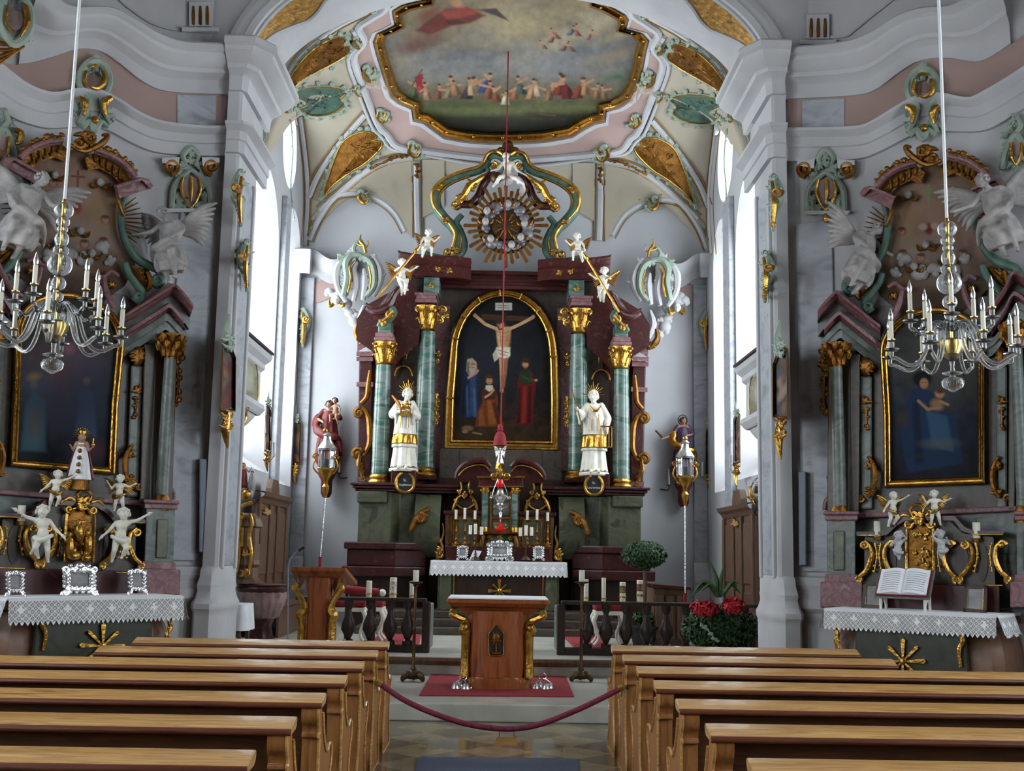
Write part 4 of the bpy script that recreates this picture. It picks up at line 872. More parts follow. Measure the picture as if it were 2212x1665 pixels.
# mourners
for P_, col, w_ in (([(1010, 786), (1020, 780), (1030, 790), (1034, 812), (1032, 850), (1036, 902), (992, 903), (996, 860), (1000, 815)], (24, 34, 58), 1.2), ([(1016, 806), (1028, 812), (1026, 896), (1014, 898)], (40, 56, 86), 2), ([(1000, 830), (1006, 818), (1004, 896), (996, 897)], (14, 20, 34), 2), ([(1022, 840), (1027, 838), (1030, 900), (1023, 900)], (58, 76, 104), 1.5), ([(1006, 838), (1011, 832), (1013, 900), (1008, 900)], (50, 66, 96), 1.5)): c.poly(P_, col, soft=w_)
c.poly([(1009, 776), (1020, 773), (1029, 782), (1030, 796), (1024, 808), (1014, 812), (1007, 800)], (138, 130, 114), soft=1.2).poly([(1009, 784), (1014, 780), (1014, 810), (1008, 802)], (88, 82, 74), soft=1.5).e(1022, 789, 5.4, 7.5, (140, 102, 78), 0, .25).e(1024, 792, 2.6, 4, (164, 124, 96), 0, .5).line([(1020, 787), (1026, 787)], .5, (60, 40, 32)).line([(1021, 794), (1025, 794)], .5, (110, 50, 44)).line([(1012, 816), (1028, 806), (1032, 800)], 2.6, (150, 114, 90)).line([(1013, 818), (1027, 810)], .6, (80, 56, 44))
for P_, col, w_ in (([(1042, 846), (1050, 836), (1064, 836), (1072, 846), (1076, 868), (1072, 884), (1088, 914), (1086, 922), (1026, 922), (1032, 888), (1042, 868)], (88, 44, 18), 1.2), ([(1042, 846), (1050, 838), (1064, 838), (1071, 848), (1070, 862), (1046, 864)], (58, 28, 24), 1.2), ([(1052, 866), (1060, 864), (1072, 916), (1056, 918)], (124, 70, 28), 2), ([(1034, 890), (1042, 880), (1048, 918), (1034, 920)], (116, 62, 26), 2), ([(1064, 870), (1070, 868), (1082, 914), (1074, 916)], (60, 30, 14), 1.5)): c.poly(P_, col, soft=w_)
c.e(1057, 821, 7, 9, (150, 110, 82), 0, .25).poly([(1048, 824), (1049, 812), (1056, 808), (1064, 811), (1066, 826), (1063, 818), (1052, 817)], (54, 32, 20), soft=1).line([(1053, 820), (1061, 820)], .5, (60, 38, 30)).line([(1055, 826), (1059, 826)], .5, (116, 54, 44)).poly([(1050, 832), (1064, 832), (1066, 840), (1057, 846), (1048, 840)], (168, 158, 138), soft=1).line([(1048, 858), (1060, 850), (1066, 842)], 2.4, (156, 116, 90))
for P_, col, w_ in (([(1124, 802), (1132, 796), (1142, 797), (1150, 806), (1158, 830), (1152, 880), (1154, 916), (1114, 917), (1120, 870), (1118, 826)], (78, 16, 14), 1.2), ([(1124, 802), (1132, 797), (1142, 798), (1149, 808), (1146, 832), (1122, 828)], (30, 40, 22), 1.2), ([(1130, 834), (1138, 834), (1136, 914), (1126, 914)], (112, 30, 22), 2), ([(1142, 836), (1148, 834), (1146, 914), (1140, 914)], (48, 10, 10), 1.5), ([(1120, 840), (1125, 836), (1124, 912), (1117, 914)], (52, 10, 10), 1.5)): c.poly(P_, col, soft=w_)
c.e(1135, 785, 7, 9, (154, 112, 84), 0, .25).poly([(1125, 794), (1126, 778), (1134, 772), (1143, 777), (1145, 796), (1141, 784), (1130, 782)], (50, 30, 20), soft=1).line([(1130, 784), (1138, 784)], .5, (60, 38, 30)).line([(1132, 791), (1136, 791)], .5, (116, 54, 44)).line([(1128, 812), (1142, 820), (1155, 821)], 2.6, (44, 54, 30)).e(1158, 821, 3.4, 2.4, (156, 116, 90), 0, .4).line([(1112, 690), (1112, 690)], 1, (0, 0, 0), 0)
c.line([(1080, 716), (1082, 746)], .6, (110, 78, 54)).line([(1072, 716), (1088, 719), (1100, 716)], .7, (120, 86, 60)).line([(1079, 736), (1097, 736)], .5, (128, 92, 66)).line([(1076, 724), (1084, 728), (1092, 728), (1100, 724)], .5, (126, 92, 64)).line([(1086, 776), (1086, 834)], .8, (84, 58, 40))
c.line([(1076, 697), (1086, 697)], .5, (60, 38, 28)).line([(1074, 703), (1079, 712), (1085, 710)], 1.6, (64, 42, 30))
c.e(1010, 925, 12, 6, (110, 84, 56)).e(1004, 932, 6, 4, (130, 110, 80)).line([(1022, 934), (1040, 938)], 2, (120, 96, 66)).mottle(.15, 5, 4)
ob('canvas', c.mesh(FR, -.03, inpoly([(1083 + (p[0] - 1083) * 1.02, 800 + (p[1] - 800) * 1.01) for p in ii])), M['paint'], AP, smooth=180, norm=False)
# ---------------------------------------------------------------- saints
def saint(name, label, px, py, top, d, left):
    k = d / F_PX; H = (py - top) * k; loc = D(px, py, d); r = thing(name, label, 'statue', loc); s = 1 if left else -1
    if left: j = dict(hd=(.03, -.04, .925), el=(-.2, -.02, .68), wl=(-.06, -.15, .7), er=(.19, -.03, .66), wr=(.08, -.16, .7))
    else: j = dict(hd=(-.02, -.04, .925), el=(-.2, -.05, .68), wl=(-.26, -.15, .74), er=(.2, -.0, .66), wr=(.16, -.12, .54))
    mb, P = body(j, 1.12, .072, legs=False, yaw=.3 * s, tilt=.1)
    robe(mb, crom([(.085, .8), (.13, .74), (.15, .62), (.14, .5), (.155, .35), (.17, .2), (.185, .1), (.2, .02)], 4), 11, .09, 66, 1., .78)
    for q in 'lr': mb.cap(P['s' + q], P['e' + q], .055, .06); mb.cap(P['e' + q], P['e' + q] * .45 + P['w' + q] * .55, .06, .052); mb.cap(P['e' + q] * .5 + P['w' + q] * .5, P['e' + q] * .5 + P['w' + q] * .5 - Z * .12, .04, .02)
    for q in (-.06, .05): mb.cap((q, -.14, .015), (q * 1.1, -.2, .012), .03, .022)
    A = (loc, H, 0., 0., False, .8); ob('body', place(fuse(mb, .0085, 2), *A), M['ivory'], r, smooth=180, norm=False)
    ob('hair', place(hairm(P, .072, .3 * s).mesh(), *A), M['ivory'], r, smooth=180)
    ov = MB(); robe(ov, crom([(.158, .66), (.156, .5), (.168, .36), (.178, .27)], 4), 11, .09, 66, 1.04, .8); tb = ov
    if left: bd = robe(MB(), crom([(.171, .43), (.176, .36), (.18, .31)], 3), 11, .09, 66, 1.05, .82)
    else: bd = robe(MB(), crom([(.172, .46), (.176, .36), (.182, .3)], 3), 11, .09, 66, 1.05, .82)
    ob('dalmatic', place(tb.mesh(), *A), M['ivory'], r, smooth=180); ob('gilt_band', place(bd.mesh(), *A), M['gold'], r, smooth=180)
    e = MB(); e.tube([(-.09, -.1, .8), (-.03, -.14, .74), (.03, -.14, .74), (.09, -.1, .8)], .016, 6); e.tube([(-.05, -.135, .7), (-.06, -.14, .5)], .01, 5); e.tube([(.05, -.135, .7), (.06, -.14, .5)], .01, 5); e.tube([(.16 * math.cos(t) * 1.18, .16 * math.sin(t) * .95, .03) for t in np.linspace(PI, 2 * PI, 20)], .01, 5); ob('gilt_hem', place(e.mesh(), *A), M['gold'], r)
    e = MB(); hc = P['hd'] + V((0, .05, .02))
    for q in range(15): t = PI * (-.05 + 1.1 * q / 14); l = .17 if q % 2 else .13; u = V((math.cos(t), 0, math.sin(t))); e.tube([hc + u * .075, hc + u * l], [.006, .003], 5)
    e.tube([hc + V((math.cos(t), 0, math.sin(t))) * .08 for t in np.linspace(0, 2 * PI, 24)], .006, 5, True); ob('halo', place(e.mesh(), *A), M['gold'], r, smooth=0)
    ob('base', place(MB().lathe([(.22, -.03), (.23, -.01), (.22, .01), (.17, .015)], (0, -.02, 0), 24, sy=.8).mesh(), *A), M['ivory'], r, smooth=40)
    e = MB()
    if left:
        e.tube([(-.02, -.17, .68), (-.1, -.15, .8), (-.2, -.12, .9)], [.01, .028, .012], 6); ob('palm_branch', place(e.mesh(), *A), M['oldgold'], r)
        e = MB().box((.02, -.17, .69), (.16, .06, .1)); [e.ell((.02 + q * .045, -.19, .76), .03) for q in (-1, 0, 1)]; e.ell((.04, -.19, .8), .028); ob('book_with_stones', place(e.mesh(), *A), M['gold'], r, smooth=30)
    else:
        e.tube([(-.36, -.16, 1.0), (-.26, -.17, .74), (-.19, -.17, .5)], .009, 6); ob('staff', place(e.mesh(), *A), M['gold'], r)
        e = MB()
        for q in range(5): e.tube([(.08 + .04 * q, -.18, .55), (.08 + .04 * q, -.2, .3)], .007, 5)
        for q in (.55, .3): e.tube([(.07, -.18 - (.55 - q) * .08, q), (.25, -.18 - (.55 - q) * .08, q)], .009, 5)
        ob('gridiron', place(e.mesh(), *A), M['gold'], r)
    return r
saint('saint_statue', 'white and gold statue with stones on a book, left of the altar painting', 872, 1014, 838, 19.72, True)
saint('saint_statue', 'white and gold statue with staff and gridiron, right of the altar painting', 1283, 1023, 842, 19.72, False)
# statue footing on the shelf between the columns
a = MB().bx((lx(846, 1030, 19.6), 19.5, ZS1 - .02), (lx(899, 1030, 19.6), 20.3, zz(1017, 19.72, 872))); hb('statue_footing', a, 'red', smooth=0, bev=.015)
# ---------------------------------------------------------------- cherubs with lances, stucco clouds, rocaille
for lab, x, y, top, pose, fl, yaw in (('cherub sitting on the left green scroll above the altar, arm raised', 922, 562, 492, 'sit', True, .3), ('cherub holding a golden lance at left of the altar top', 866, 640, 556, 'fly', False, .2),
        ('cherub sitting on the right green scroll above the altar, arm raised', 1248, 572, 500, 'sit', False, -.3), ('cherub holding a golden lance at right of the altar top', 1305, 655, 574, 'fly', True, -.2)):
    Q = DP(19.7); putto(lab, Q(x, y), (y - top) * 19.7 / F_PX, pose, yaw, fl, 'oldgold', 'ivory')
for lab, p, q in (('golden lance slanting up to the left cherub', (815, 642), (900, 540)), ('golden lance slanting down to the right cherub', (1266, 556), (1338, 674))):
    Q = DP(19.5); t = thing('lance', lab, 'lance', Q(*p)); a = MB().tube([Q(*p), Q(*q)], .022, 7); ob('shaft', a, M['gold'], t)
    e = q if q[1] < p[1] else p; o = p if e is q else q; dx, dy = e[0] - o[0], e[1] - o[1]; l = math.hypot(dx, dy); a = MB(); stroke(a, Q, [(e[0] - dx / l * 6, e[1] - dy / l * 6), (e[0], e[1]), (e[0] + dx / l * 14, e[1] + dy / l * 14)], 3, .6, .0, rm=4.5); ob('tip', a, M['gold'], t)
Q = DP(19.7); t = thing('arrow', 'short golden arrow held by the right lance cherub', 'arrow', Q(1310, 602)); a = MB(); stroke(a, Q, [(1308, 604), (1335, 586)], 1.8, 1.8, .15); ob('shaft', a, M['gold'], t); a = MB(); stroke(a, Q, [(1331, 589), (1339, 584)], 3, .5, .15); ob('tip', a, M['gold'], t)
for s, pts, hd, lab in ((-1, [(712, 630, 11), (730, 640, 14), (748, 656, 13), (756, 676, 12), (764, 694, 12), (774, 712, 10), (742, 632, 10), (770, 680, 9)], (727, 648), 'left'), (1, [(1478, 648, 12), (1460, 652, 14), (1444, 668, 12), (1440, 688, 12), (1436, 706, 14), (1424, 724, 10), (1470, 640, 10), (1428, 690, 9)], (1462, 664), 'right')):
    Q = DP(20.9); t = thing('stucco_cloud', 'grey stucco cloud with a cherub head beside the %s end of the altar cornice' % lab, 'stucco cloud', Q(*hd)); a = MB(); cloud(a, Q, pts, .06, 4); ob('cloud', a, M['white'], t, smooth=180)
    a = MB(); cherub_head(a, Q, hd, 10, .2); ob('cherub_head', fuse(a, .014, 1), M['ivory'], t, smooth=180, norm=False)
    a = MB()
    for q in (-1, 1): stroke(a, Q, [(hd[0] + q * 5, hd[1] + 8), (hd[0] + q * 14, hd[1] + 12), (hd[0] + q * 16, hd[1] - 2)], 3, 1, .2, rm=5)
    ob('wing', a, M['gold'], t)
for s, lab in ((-1, 'left'), (1, 'right')):
    f = (lambda x, y: (x, y)) if s < 0 else (lambda x, y: (2190 - x - .0177 * 2 * 0, y + 10))
    Q = DP(20.6); c_ = lambda *P: [f(*p) for p in P]
    t = thing('rocaille_crest', 'mint green and gold rocaille crest above the %s end of the altar' % lab, 'stucco ornament', Q(*f(770, 640)))
    a = MB(); stroke(a, Q, c_((742, 640), (750, 600), (748, 570), (760, 552), (780, 552), (790, 566)), 7, 4, .05, rm=9); stroke(a, Q, c_((790, 640), (806, 620), (808, 590), (800, 566), (786, 556), (776, 562)), 6, 4, .07, rm=8); stroke(a, Q, c_((768, 552), (764, 536), (772, 524), (784, 520)), 4, 3, .06, rm=5)
    for q, r in (((752, 590), 16), ((745, 612), 14), ((800, 610), 14), ((806, 585), 13), ((740, 560), 18)): leafy(a, Q, f(*q), r, 6, off=.05, seed=int(q[0]))
    ob('shell_scroll', a, M['mint'], t)
    a = MB(); [stroke(a, Q, c_(*p), 5, 3, .02, rm=9) for p in (((748, 652), (730, 620), (728, 584), (744, 556), (764, 540)), ((764, 650), (770, 616), (764, 584), (772, 566)), ((784, 648), (790, 610), (786, 580)), ((806, 640), (820, 612), (822, 586), (812, 562), (800, 548)), ((790, 720), (780, 690), (786, 660)))]
    for q, r in (((736, 590), 18), ((818, 596), 18), ((768, 600), 16), ((790, 600), 16), ((760, 545), 15), ((806, 555), 14)): leafy(a, Q, f(*q), r, 7, off=.03, seed=int(q[1]))
    ob('white_shellwork', a, M['white'], t)
    a = MB(); stroke(a, Q, c_((752, 632), (758, 600), (756, 576), (766, 562)), 2.4, 2, .1, rm=3); stroke(a, Q, c_((798, 632), (802, 600), (796, 572)), 2.4, 2, .1, rm=3); stroke(a, Q, c_((790, 546), (786, 530), (778, 520), (780, 506)), 3.4, .8, .1, rm=4); stroke(a, Q, c_((788, 536), (796, 528), (794, 518)), 2.6, .6, .1); stroke(a, Q, c_((784, 530), (774, 528), (770, 524)), 2.6, .6, .1); ob('gilt_edge', a, M['gold'], t)
    a = MB(); stroke(a, DP(20.4), c_((772, 700), (770, 720), (780, 736), (792, 744)), 4, 3, .05, rm=8); leafy(a, DP(20.4), f(782, 736), 15, 7, off=.06, seed=4); ob('gilt_vase', a, M['oldgold'], t)
# ================================================================ altar table, tabernacle and what stands on them
def lacecol(n, base=(226, 228, 236)): pass
def lace_sheet(name, parent, P00, P10, drop, wpx, hpx, nu, nv, crosses, fl=.0, label=None, kind=0, scal=40, out=V((0, -1, 0))):
    """hanging lace border: from edge point to edge point, falling by drop; threads solid, holes half open"""
    P00, P10 = V(P00), V(P10); mb = MB(); cols = []; L = (P10 - P00).length
    for j in range(nv):
        v = j / (nv - 1)
        for i in range(nu):
            u = i / (nu - 1); x = u * L; y = v * drop; e = drop * (1 - .07 * (1 + math.cos(2 * PI * u * scal)) / 1.); yy = min(y, e) if v > .6 else y
            wob = .012 * v * math.sin(u * 37) + fl * v; p = P00.lerp(P10, u) - Z * yy + out * (wob + .01)
            mb.v.append(tuple(p)); s = drop
            a = abs(((x / s * 4.0 + y / s * 4.0) % 1) - .5); b = abs(((x / s * 4.0 - y / s * 4.0) % 1) - .5)
            thr = a > .38 or b > .38 or v < .1 or v > .9; al = 1. if thr else .42; c = .86 if thr else .72
            da = math.hypot(a, b)
            if da < .16: al, c = 1., .82
            cx = (u * crosses) % 1 - .5; cx = cx * L / crosses / s; cyy = v - .42
            if (abs(cx) < .055 and abs(cyy) < .15) or (abs(cyy) < .055 and abs(cx) < .15): al, c = 1., .97
            if kind: al = max(al, .8)
            cols.append((c * .96, c * .97, c, al))
    for j in range(nv - 1):
        for i in range(nu - 1): k = j * nu + i; mb.f.append((k, k + 1, k + nu + 1, k + nu))
    mb.c = np.array(cols); return ob(name, mb, M['lace'], parent, smooth=180, norm=False, label=label)
TD = 19.0
A0, A1 = D(938, 1212, TD), D(1226, 1214, TD); ZT = (A0.z + A1.z) / 2; XM = (A1.x - A0.x) / 2
T = thing('altar_table', 'high altar table with yellow-green marble front and a gilt ray cross', 'altar table', (0, 19.3, .7))
ob('body', MB().bx((-XM + .1, 19.03, .7), (XM - .1, 19.75, ZT - .03)), M['olive'], T, smooth=0, bev=.01)
ob('table_slab', MB().bx((-XM + .02, TD - .02, ZT - .08), (XM - .02, 19.78, ZT - .012)), M['umber'], T, smooth=0, bev=.01)
a = MB()
for s in (-1, 1): a.bx((s * (XM - .13), 18.98, .7), (s * (XM - .32), 19.04, ZT - .08))
ob('corner_pilaster', a, M['olive'], T, smooth=0, bev=.015)
a = MB(); zf = (.78, ZT - .16)
for s in (-1, 1): a.bx((s * (XM - .35), 19.0, zf[0]), (s * (XM - .37), 19.03, zf[1]))
for z in zf: a.bx((-XM + .35, 19.0, z - .01), (XM - .35, 19.03, z + .01))
ob('gilt_border', a, M['gold'], T, smooth=0)
ob('front_panel', MB().bx((-XM + .37, 19.015, zf[0]), (XM - .37, 19.03, zf[1])), M['ebony'], T, smooth=0)
a = MB(); Q = DP(18.98); c = (1079, 1276)
for k in range(8):
    t = PI / 4 * k; l = 25 if k % 2 == 0 else 20; w_ = 4 if k % 2 == 0 else 2
    u = (math.cos(t), math.sin(t)); plate(a, Q, [(c[0] - u[1] * 1, c[1] + u[0] * 1), (c[0] + u[0] * l - u[1] * w_, c[1] + u[1] * l + u[0] * w_), (c[0] + u[0] * l + u[1] * w_, c[1] + u[1] * l - u[0] * w_), (c[0] + u[1], c[1] - u[0])], 0, .02)
blob(a, Q, c, 5); ob('ray_cross', a, M['gold'], T, smooth=0)
CL = thing('altar_cloth', 'white lace altar cloth with small crosses on the high altar table', 'altar cloth', (0, 19.3, ZT))
ob('linen', MB().bx((-XM - .02, TD - .03, ZT - .012), (XM + .02, 19.72, ZT + .006)), M['linen'], CL, smooth=0)
lace_sheet('lace_border', CL, (-XM - .02, TD - .03, ZT), (XM + .02, TD - .03, ZT), .24, 290, 31, 420, 30, 15, .02, kind=1, scal=32)
for s in (-1, 1): lace_sheet('lace_border', CL, (s * (XM + .02), TD - .03, ZT), (s * (XM + .02), 19.7, ZT), .24, 60, 31, 90, 16, 3, .0, kind=1, scal=8, out=V((s, 0, 0)))
# tabernacle and gradine
TB = thing('tabernacle', 'green columned tabernacle with dark red arched top and fluted side wings', 'tabernacle', (0, 19.75, ZT + .01))
def R2(F, x0, y0, x1, y1, o0, o1, mb=None): return plate(mb or MB(), F, [(x0, y0), (x1, y0), (x1, y1), (x0, y1)], o0, o1)
TF = DP(19.65); dk = 'red'
def both2(name, mb, mat, **k): ob(name, mb, M[mat], TB, **k); ob(name, mb.flip(), M[mat], TB, **k)
both2('wing', R2(TF, 962, 1208, 1040, 1108, -.25, .0), 'walnut', smooth=0)
both2('wing_shelf', R2(TF, 958, 1110, 1042, 1103, -.3, .06), 'red', smooth=0, bev=.008)
both2('wing_foot', R2(TF, 963, 1210, 1042, 1180, -.25, .5), 'red', smooth=0, bev=.008)
both2('wing_panel', R2(TF, 990, 1172, 1028, 1122, -.02, .015), 'olive', smooth=0)
a = MB()
for x in (967, 971, 975, 979, 1034, 1038): R2(TF, x, 1176, x + 2.2, 1112, 0, .02, a)
both2('gilt_fluting', a, 'oldgold', smooth=0)
a = MB()
for q in ((988, 1174, 1030, 1171), (988, 1122, 1030, 1119), (988, 1174, 990, 1119), (1028, 1174, 1030, 1119)): R2(TF, *q, 0, .025, a)
both2('panel_frame', a, 'gold', smooth=0)
a = MB(); stroke(a, TF, [(956, 1130), (958, 1150), (953, 1170), (956, 1186), (946, 1200), (946, 1208)], 1.5, 5, .0, rm=4); scrl(a, TF, (950, 1196), 8, 0, 1.3, 1, 3.5); leafy(a, TF, (951, 1190), 14, 7, seed=3); both2('side_scroll', a, 'gold')
ob('core', R2(TF, 1040, 1210, 1122, 1050, -.3, .0), M['umber'], TB, smooth=0)
TG = DP(19.55)
ob('lower_front', R2(TG, 1040, 1208, 1122, 1152, -.1, .0), M['walnut'], TB, smooth=0); ob('lower_panel', R2(TG, 1054, 1186, 1108, 1156, .0, .012), M['green'], TB, smooth=0)
a = MB(); leafy(a, TG, (1081, 1160), 10, 7, off=.03, seed=6); scrl(a, TG, (1058, 1160), 6, 0, 1.2, 1, 2); scrl(a, TG, (1104, 1160), 6, 180, 1.2, -1, 2); ob('gilt_leaf', a, M['gold'], TB)
a = MB(); stroke(a, TG, [(1046, 1156), (1042, 1170), (1040, 1186), (1038, 1206)], 4, 5, .05, rm=6); both2('side_volute', a, 'oldgold')
ob('step_shelf', R2(TG, 1032, 1153, 1130, 1146, -.2, .09), M['cherry'], TB, smooth=0, bev=.006)
ob('door', R2(TG, 1056, 1145, 1106, 1060, -.05, .0), M['walnut'], TB, smooth=0); a = MB()
for q in ((1065, 1112, 1080, 1078), (1085, 1112, 1100, 1078), (1065, 1142, 1080, 1128), (1085, 1142, 1100, 1128)): R2(TG, *q, .0, .012, a)
ob('door_panel', a, M['green'], TB, smooth=0); a = MB()
for x in (1060, 1082, 1103): R2(TG, x - 1.8, 1145, x + 1.8, 1062, 0, .025, a)
for y in (1120, 1145, 1074): R2(TG, 1058, y, 1106, y - 3, 0, .022, a)
ob('door_lattice', a, M['gold'], TB, smooth=0)
k = 19.5 / F_PX; b = D(1047, 1142, 19.45); t_ = D(1047, 1066, 19.45)
cl = MB().lathe([(7 * k, 0), (6.4 * k, t_.z - b.z)], b, 20); both2('column', cl, 'green', smooth=40)
a = MB().lathe([(6.5 * k, t_.z - b.z), (7 * k, t_.z - b.z + .03), (10 * k, t_.z - b.z + .08), (10 * k, t_.z - b.z + .1)], b, 20); a.lathe([(9 * k, -.05), (9 * k, -.02), (7 * k, .03)], b, 20); leafy(a, DP(19.38), (1042, 1060), 7, 6, seed=2); leafy(a, DP(19.38), (1052, 1060), 7, 6, seed=3); both2('gilt_capital', a, 'gold')
ob('entablature', R2(TG, 1034, 1052, 1130, 1030, -.2, .12), M[dk], TB, smooth=0, bev=.01)
a = MB(); R2(TG, 1032, 1052, 1132, 1049, 0, .14, a); R2(TG, 1030, 1032, 1134, 1028, -.1, .16, a); ob('gilt_fillet', a, M['oldgold'], TB, smooth=0)
a = MB(); arcp = [(985, 1034), (990, 1018), (1004, 1004), (1024, 996), (1046, 996), (1058, 1008)]; stroke(a, TF, arcp, 5, 6, .0, rm=8); plate(a, TF, arcp + [(1060, 1040), (985, 1040)], -.15, -.02); both2('arched_top', a, dk)
a = MB(); stroke(a, TF, [(x, y + 9) for x, y in arcp[1:]], 1.5, 1.5, .05); both2('gilt_arch', a, 'gold')
a = MB(); leafy(a, TG, (1080, 1024), 12, 9, off=.12, seed=7); scrl(a, TG, (1068, 1028), 8, 30, 1.3, 1, 3, .12); scrl(a, TG, (1094, 1028), 8, 150, 1.3, -1, 3, .12); stroke(a, TG, [(1080, 1020), (1078, 1010), (1082, 1002)], 8, 9, .1); ob('gilt_crown', a, M['gold'], TB)
# silver angel on top
lc = TG(1080, 1001, .1); mb, P = body(dict(el=(-.16, -.04, .66), wl=(-.06, -.14, .66), er=(.16, -.04, .66), wr=(.06, -.14, .66)), 1.1, .08, legs=False); robe(mb, crom([(.09, .8), (.12, .6), (.13, .4), (.19, .15), (.22, 0)], 3), 9, .1, 48)
r = thing('silver_angel', 'small silver angel statuette with raised wings on top of the tabernacle', 'statuette', lc); A = (lc, .27, 0., 0.)
ob('body', place(fuse(mb, .014, 1), *A), M['silver'], r, smooth=180, norm=False); [ob('wing', place(wing(q, .9, (q * .03, .06, .74), .4, .5).mesh(), *A), M['silver'], r, smooth=180) for q in (-1, 1)]
# crucifix
Q = DP(19.35); r = thing('crucifix', 'standing crucifix with silver figure on a red and gold base before the tabernacle door', 'crucifix', Q(1081, 1145)); a = MB(); R2(Q, 1079, 1135, 1083, 1078, -.02, .0, a); R2(Q, 1068, 1096, 1094, 1092, -.02, .0, a); ob('cross', a, M['cherry'], r, smooth=0)
mb, P = body(dict(el=(-.2, -.02, .86), wl=(-.36, -.02, .92), er=(.2, -.02, .86), wr=(.36, -.02, .92), hd=(.02, -.05, .9), al=(-.01, -.03, .04), ar=(.01, -.05, .04), kl=(-.03, -.06, .27), kr=(.03, -.06, .27)), 1., .07)
ob('figure', place(fuse(mb, .016, 1), Q(1081, 1127, .03), .27), M['silver'], r, smooth=180, norm=False); a = MB().lathe([(.09, 0), (.1, .03), (.05, .06), (.06, .09), (.03, .12)], Q(1081, 1146), 14); ob('base', a, M['redglass'], r)
a = MB(); leafy(a, Q, (1074, 1138), 9, 6, seed=1, off=.04); leafy(a, Q, (1089, 1138), 9, 6, seed=2, off=.04); ob('gilt_leaf', a, M['gold'], r)
# reliquary pyramids
def pyramid(cx, y0, lab):
    Q = DP(19.75); r = thing('reliquary_pyramid', lab, 'reliquary', Q(cx, y0 + 90)); o = lambda x, y: (cx + x, y0 + y)
    plate(b := MB(), Q, [o(-12, 30), o(12, 30), o(9, 12), o(0, 8), o(-9, 12)][::-1], -.06, .0); plate(b, Q, [o(-20, 78), o(20, 78), o(14, 52), o(-14, 52)], -.06, .0); plate(b, Q, [o(-13, 58), o(13, 58), o(10, 28), o(-10, 28)], -.06, -.0); ob('dark_glass', b, M['ebony'], r, smooth=0)
    a = MB()
    for s in (-1, 1):
        stroke(a, Q, [o(s * 2, 2), o(s * 8, 12), o(s * 9, 26), o(s * 8, 40), o(s * 14, 46)], 2.6, 2.2, .03, rm=3); stroke(a, Q, [o(s * 10, 54), o(s * 18, 62), o(s * 24, 76), o(s * 26, 86), o(s * 20, 88)], 3, 2.4, .03, rm=4); scrl(a, Q, o(s * 14, 46), 5, 90, 1.2, s, 2.4); leafy(a, Q, o(s * 20, 66), 8, 5, seed=3); stroke(a, Q, [o(s * 20, 72), o(s * 10, 80), o(0, 84)], 2.2, 2.2, .04); leafy(a, Q, o(s * 10, 16), 6, 5, seed=5)
    stroke(a, Q, [o(0, 4), o(0, -6)], 2.6, .6); leafy(a, Q, o(0, 8), 8, 6, seed=2); leafy(a, Q, o(0, 54), 12, 8, seed=4); ob('gilt_frame', a, M['gold'], r); a = MB(); R2(Q, cx - 24, y0 + 90, cx + 24, y0 + 84, -.06, .0, a); ob('foot', a, M['oldgold'], r, smooth=0)
pyramid(1005, 1016, 'pyramid shaped gilt reliquary left of the tabernacle columns'); pyramid(1161, 1018, 'pyramid shaped gilt reliquary right of the tabernacle columns')
# candlesticks and candles
def stick(Q, x, yb, yt, lab, mat='oldgold', grp='candlesticks on the high altar', hw=5):
    b, t = Q(x, yb), Q(x, yt); h = t.z - b.z; k = (b - Q(x + 1, yb)).length * hw
    r = thing('candlestick', lab, 'candlestick', b, grp); a = MB().lathe([(k * 1.5, 0), (k * 1.5, h * .04), (k * .8, h * .12), (k * .4, h * .2), (k * .7, h * .27), (k * .35, h * .34), (k * .3, h * .5), (k * .6, h * .56), (k * .3, h * .62), (k * .3, h * .88), (k * .9, h * .95)], b, 14); ob('stem', a, M[mat], r); ob('drip_pan', MB().lathe([(k * .5, h * .93), (k * 1.1, h * .97), (k * 1.15, h), (k * .4, h)], b, 14), M[mat], r)
    if hw > 4: a = MB(); [leafy(a, Q, (x + s * 5, yb - 3), 8, 5, seed=3 + s, off=.03) for s in (-1, 1)]; ob('foot_leaf', a, M[mat], r)
Q = DP(19.25)
PL = ['outermost', 'middle', 'innermost']
for sd, xs_, yt, hs_ in (('left', (985, 1004, 1026), (1121, 1121, 1121), (20, 24, 18)), ('right', (1183, 1160, 1139), (1125, 1123, 1123), (18, 23, 20))):
    for n, (x, y, h) in enumerate(zip(xs_, yt, hs_)):
        stick(Q, x, 1181, y, '%s tall gilt candlestick on the %s of the high altar' % (PL[n], sd))
        p = Q(x, y); candle('white candle on the %s tall gilt candlestick at %s of the tabernacle' % (PL[n], sd), p, .022, h * 19.25 / F_PX, 'candles on the high altar')
Q = DP(19.08)
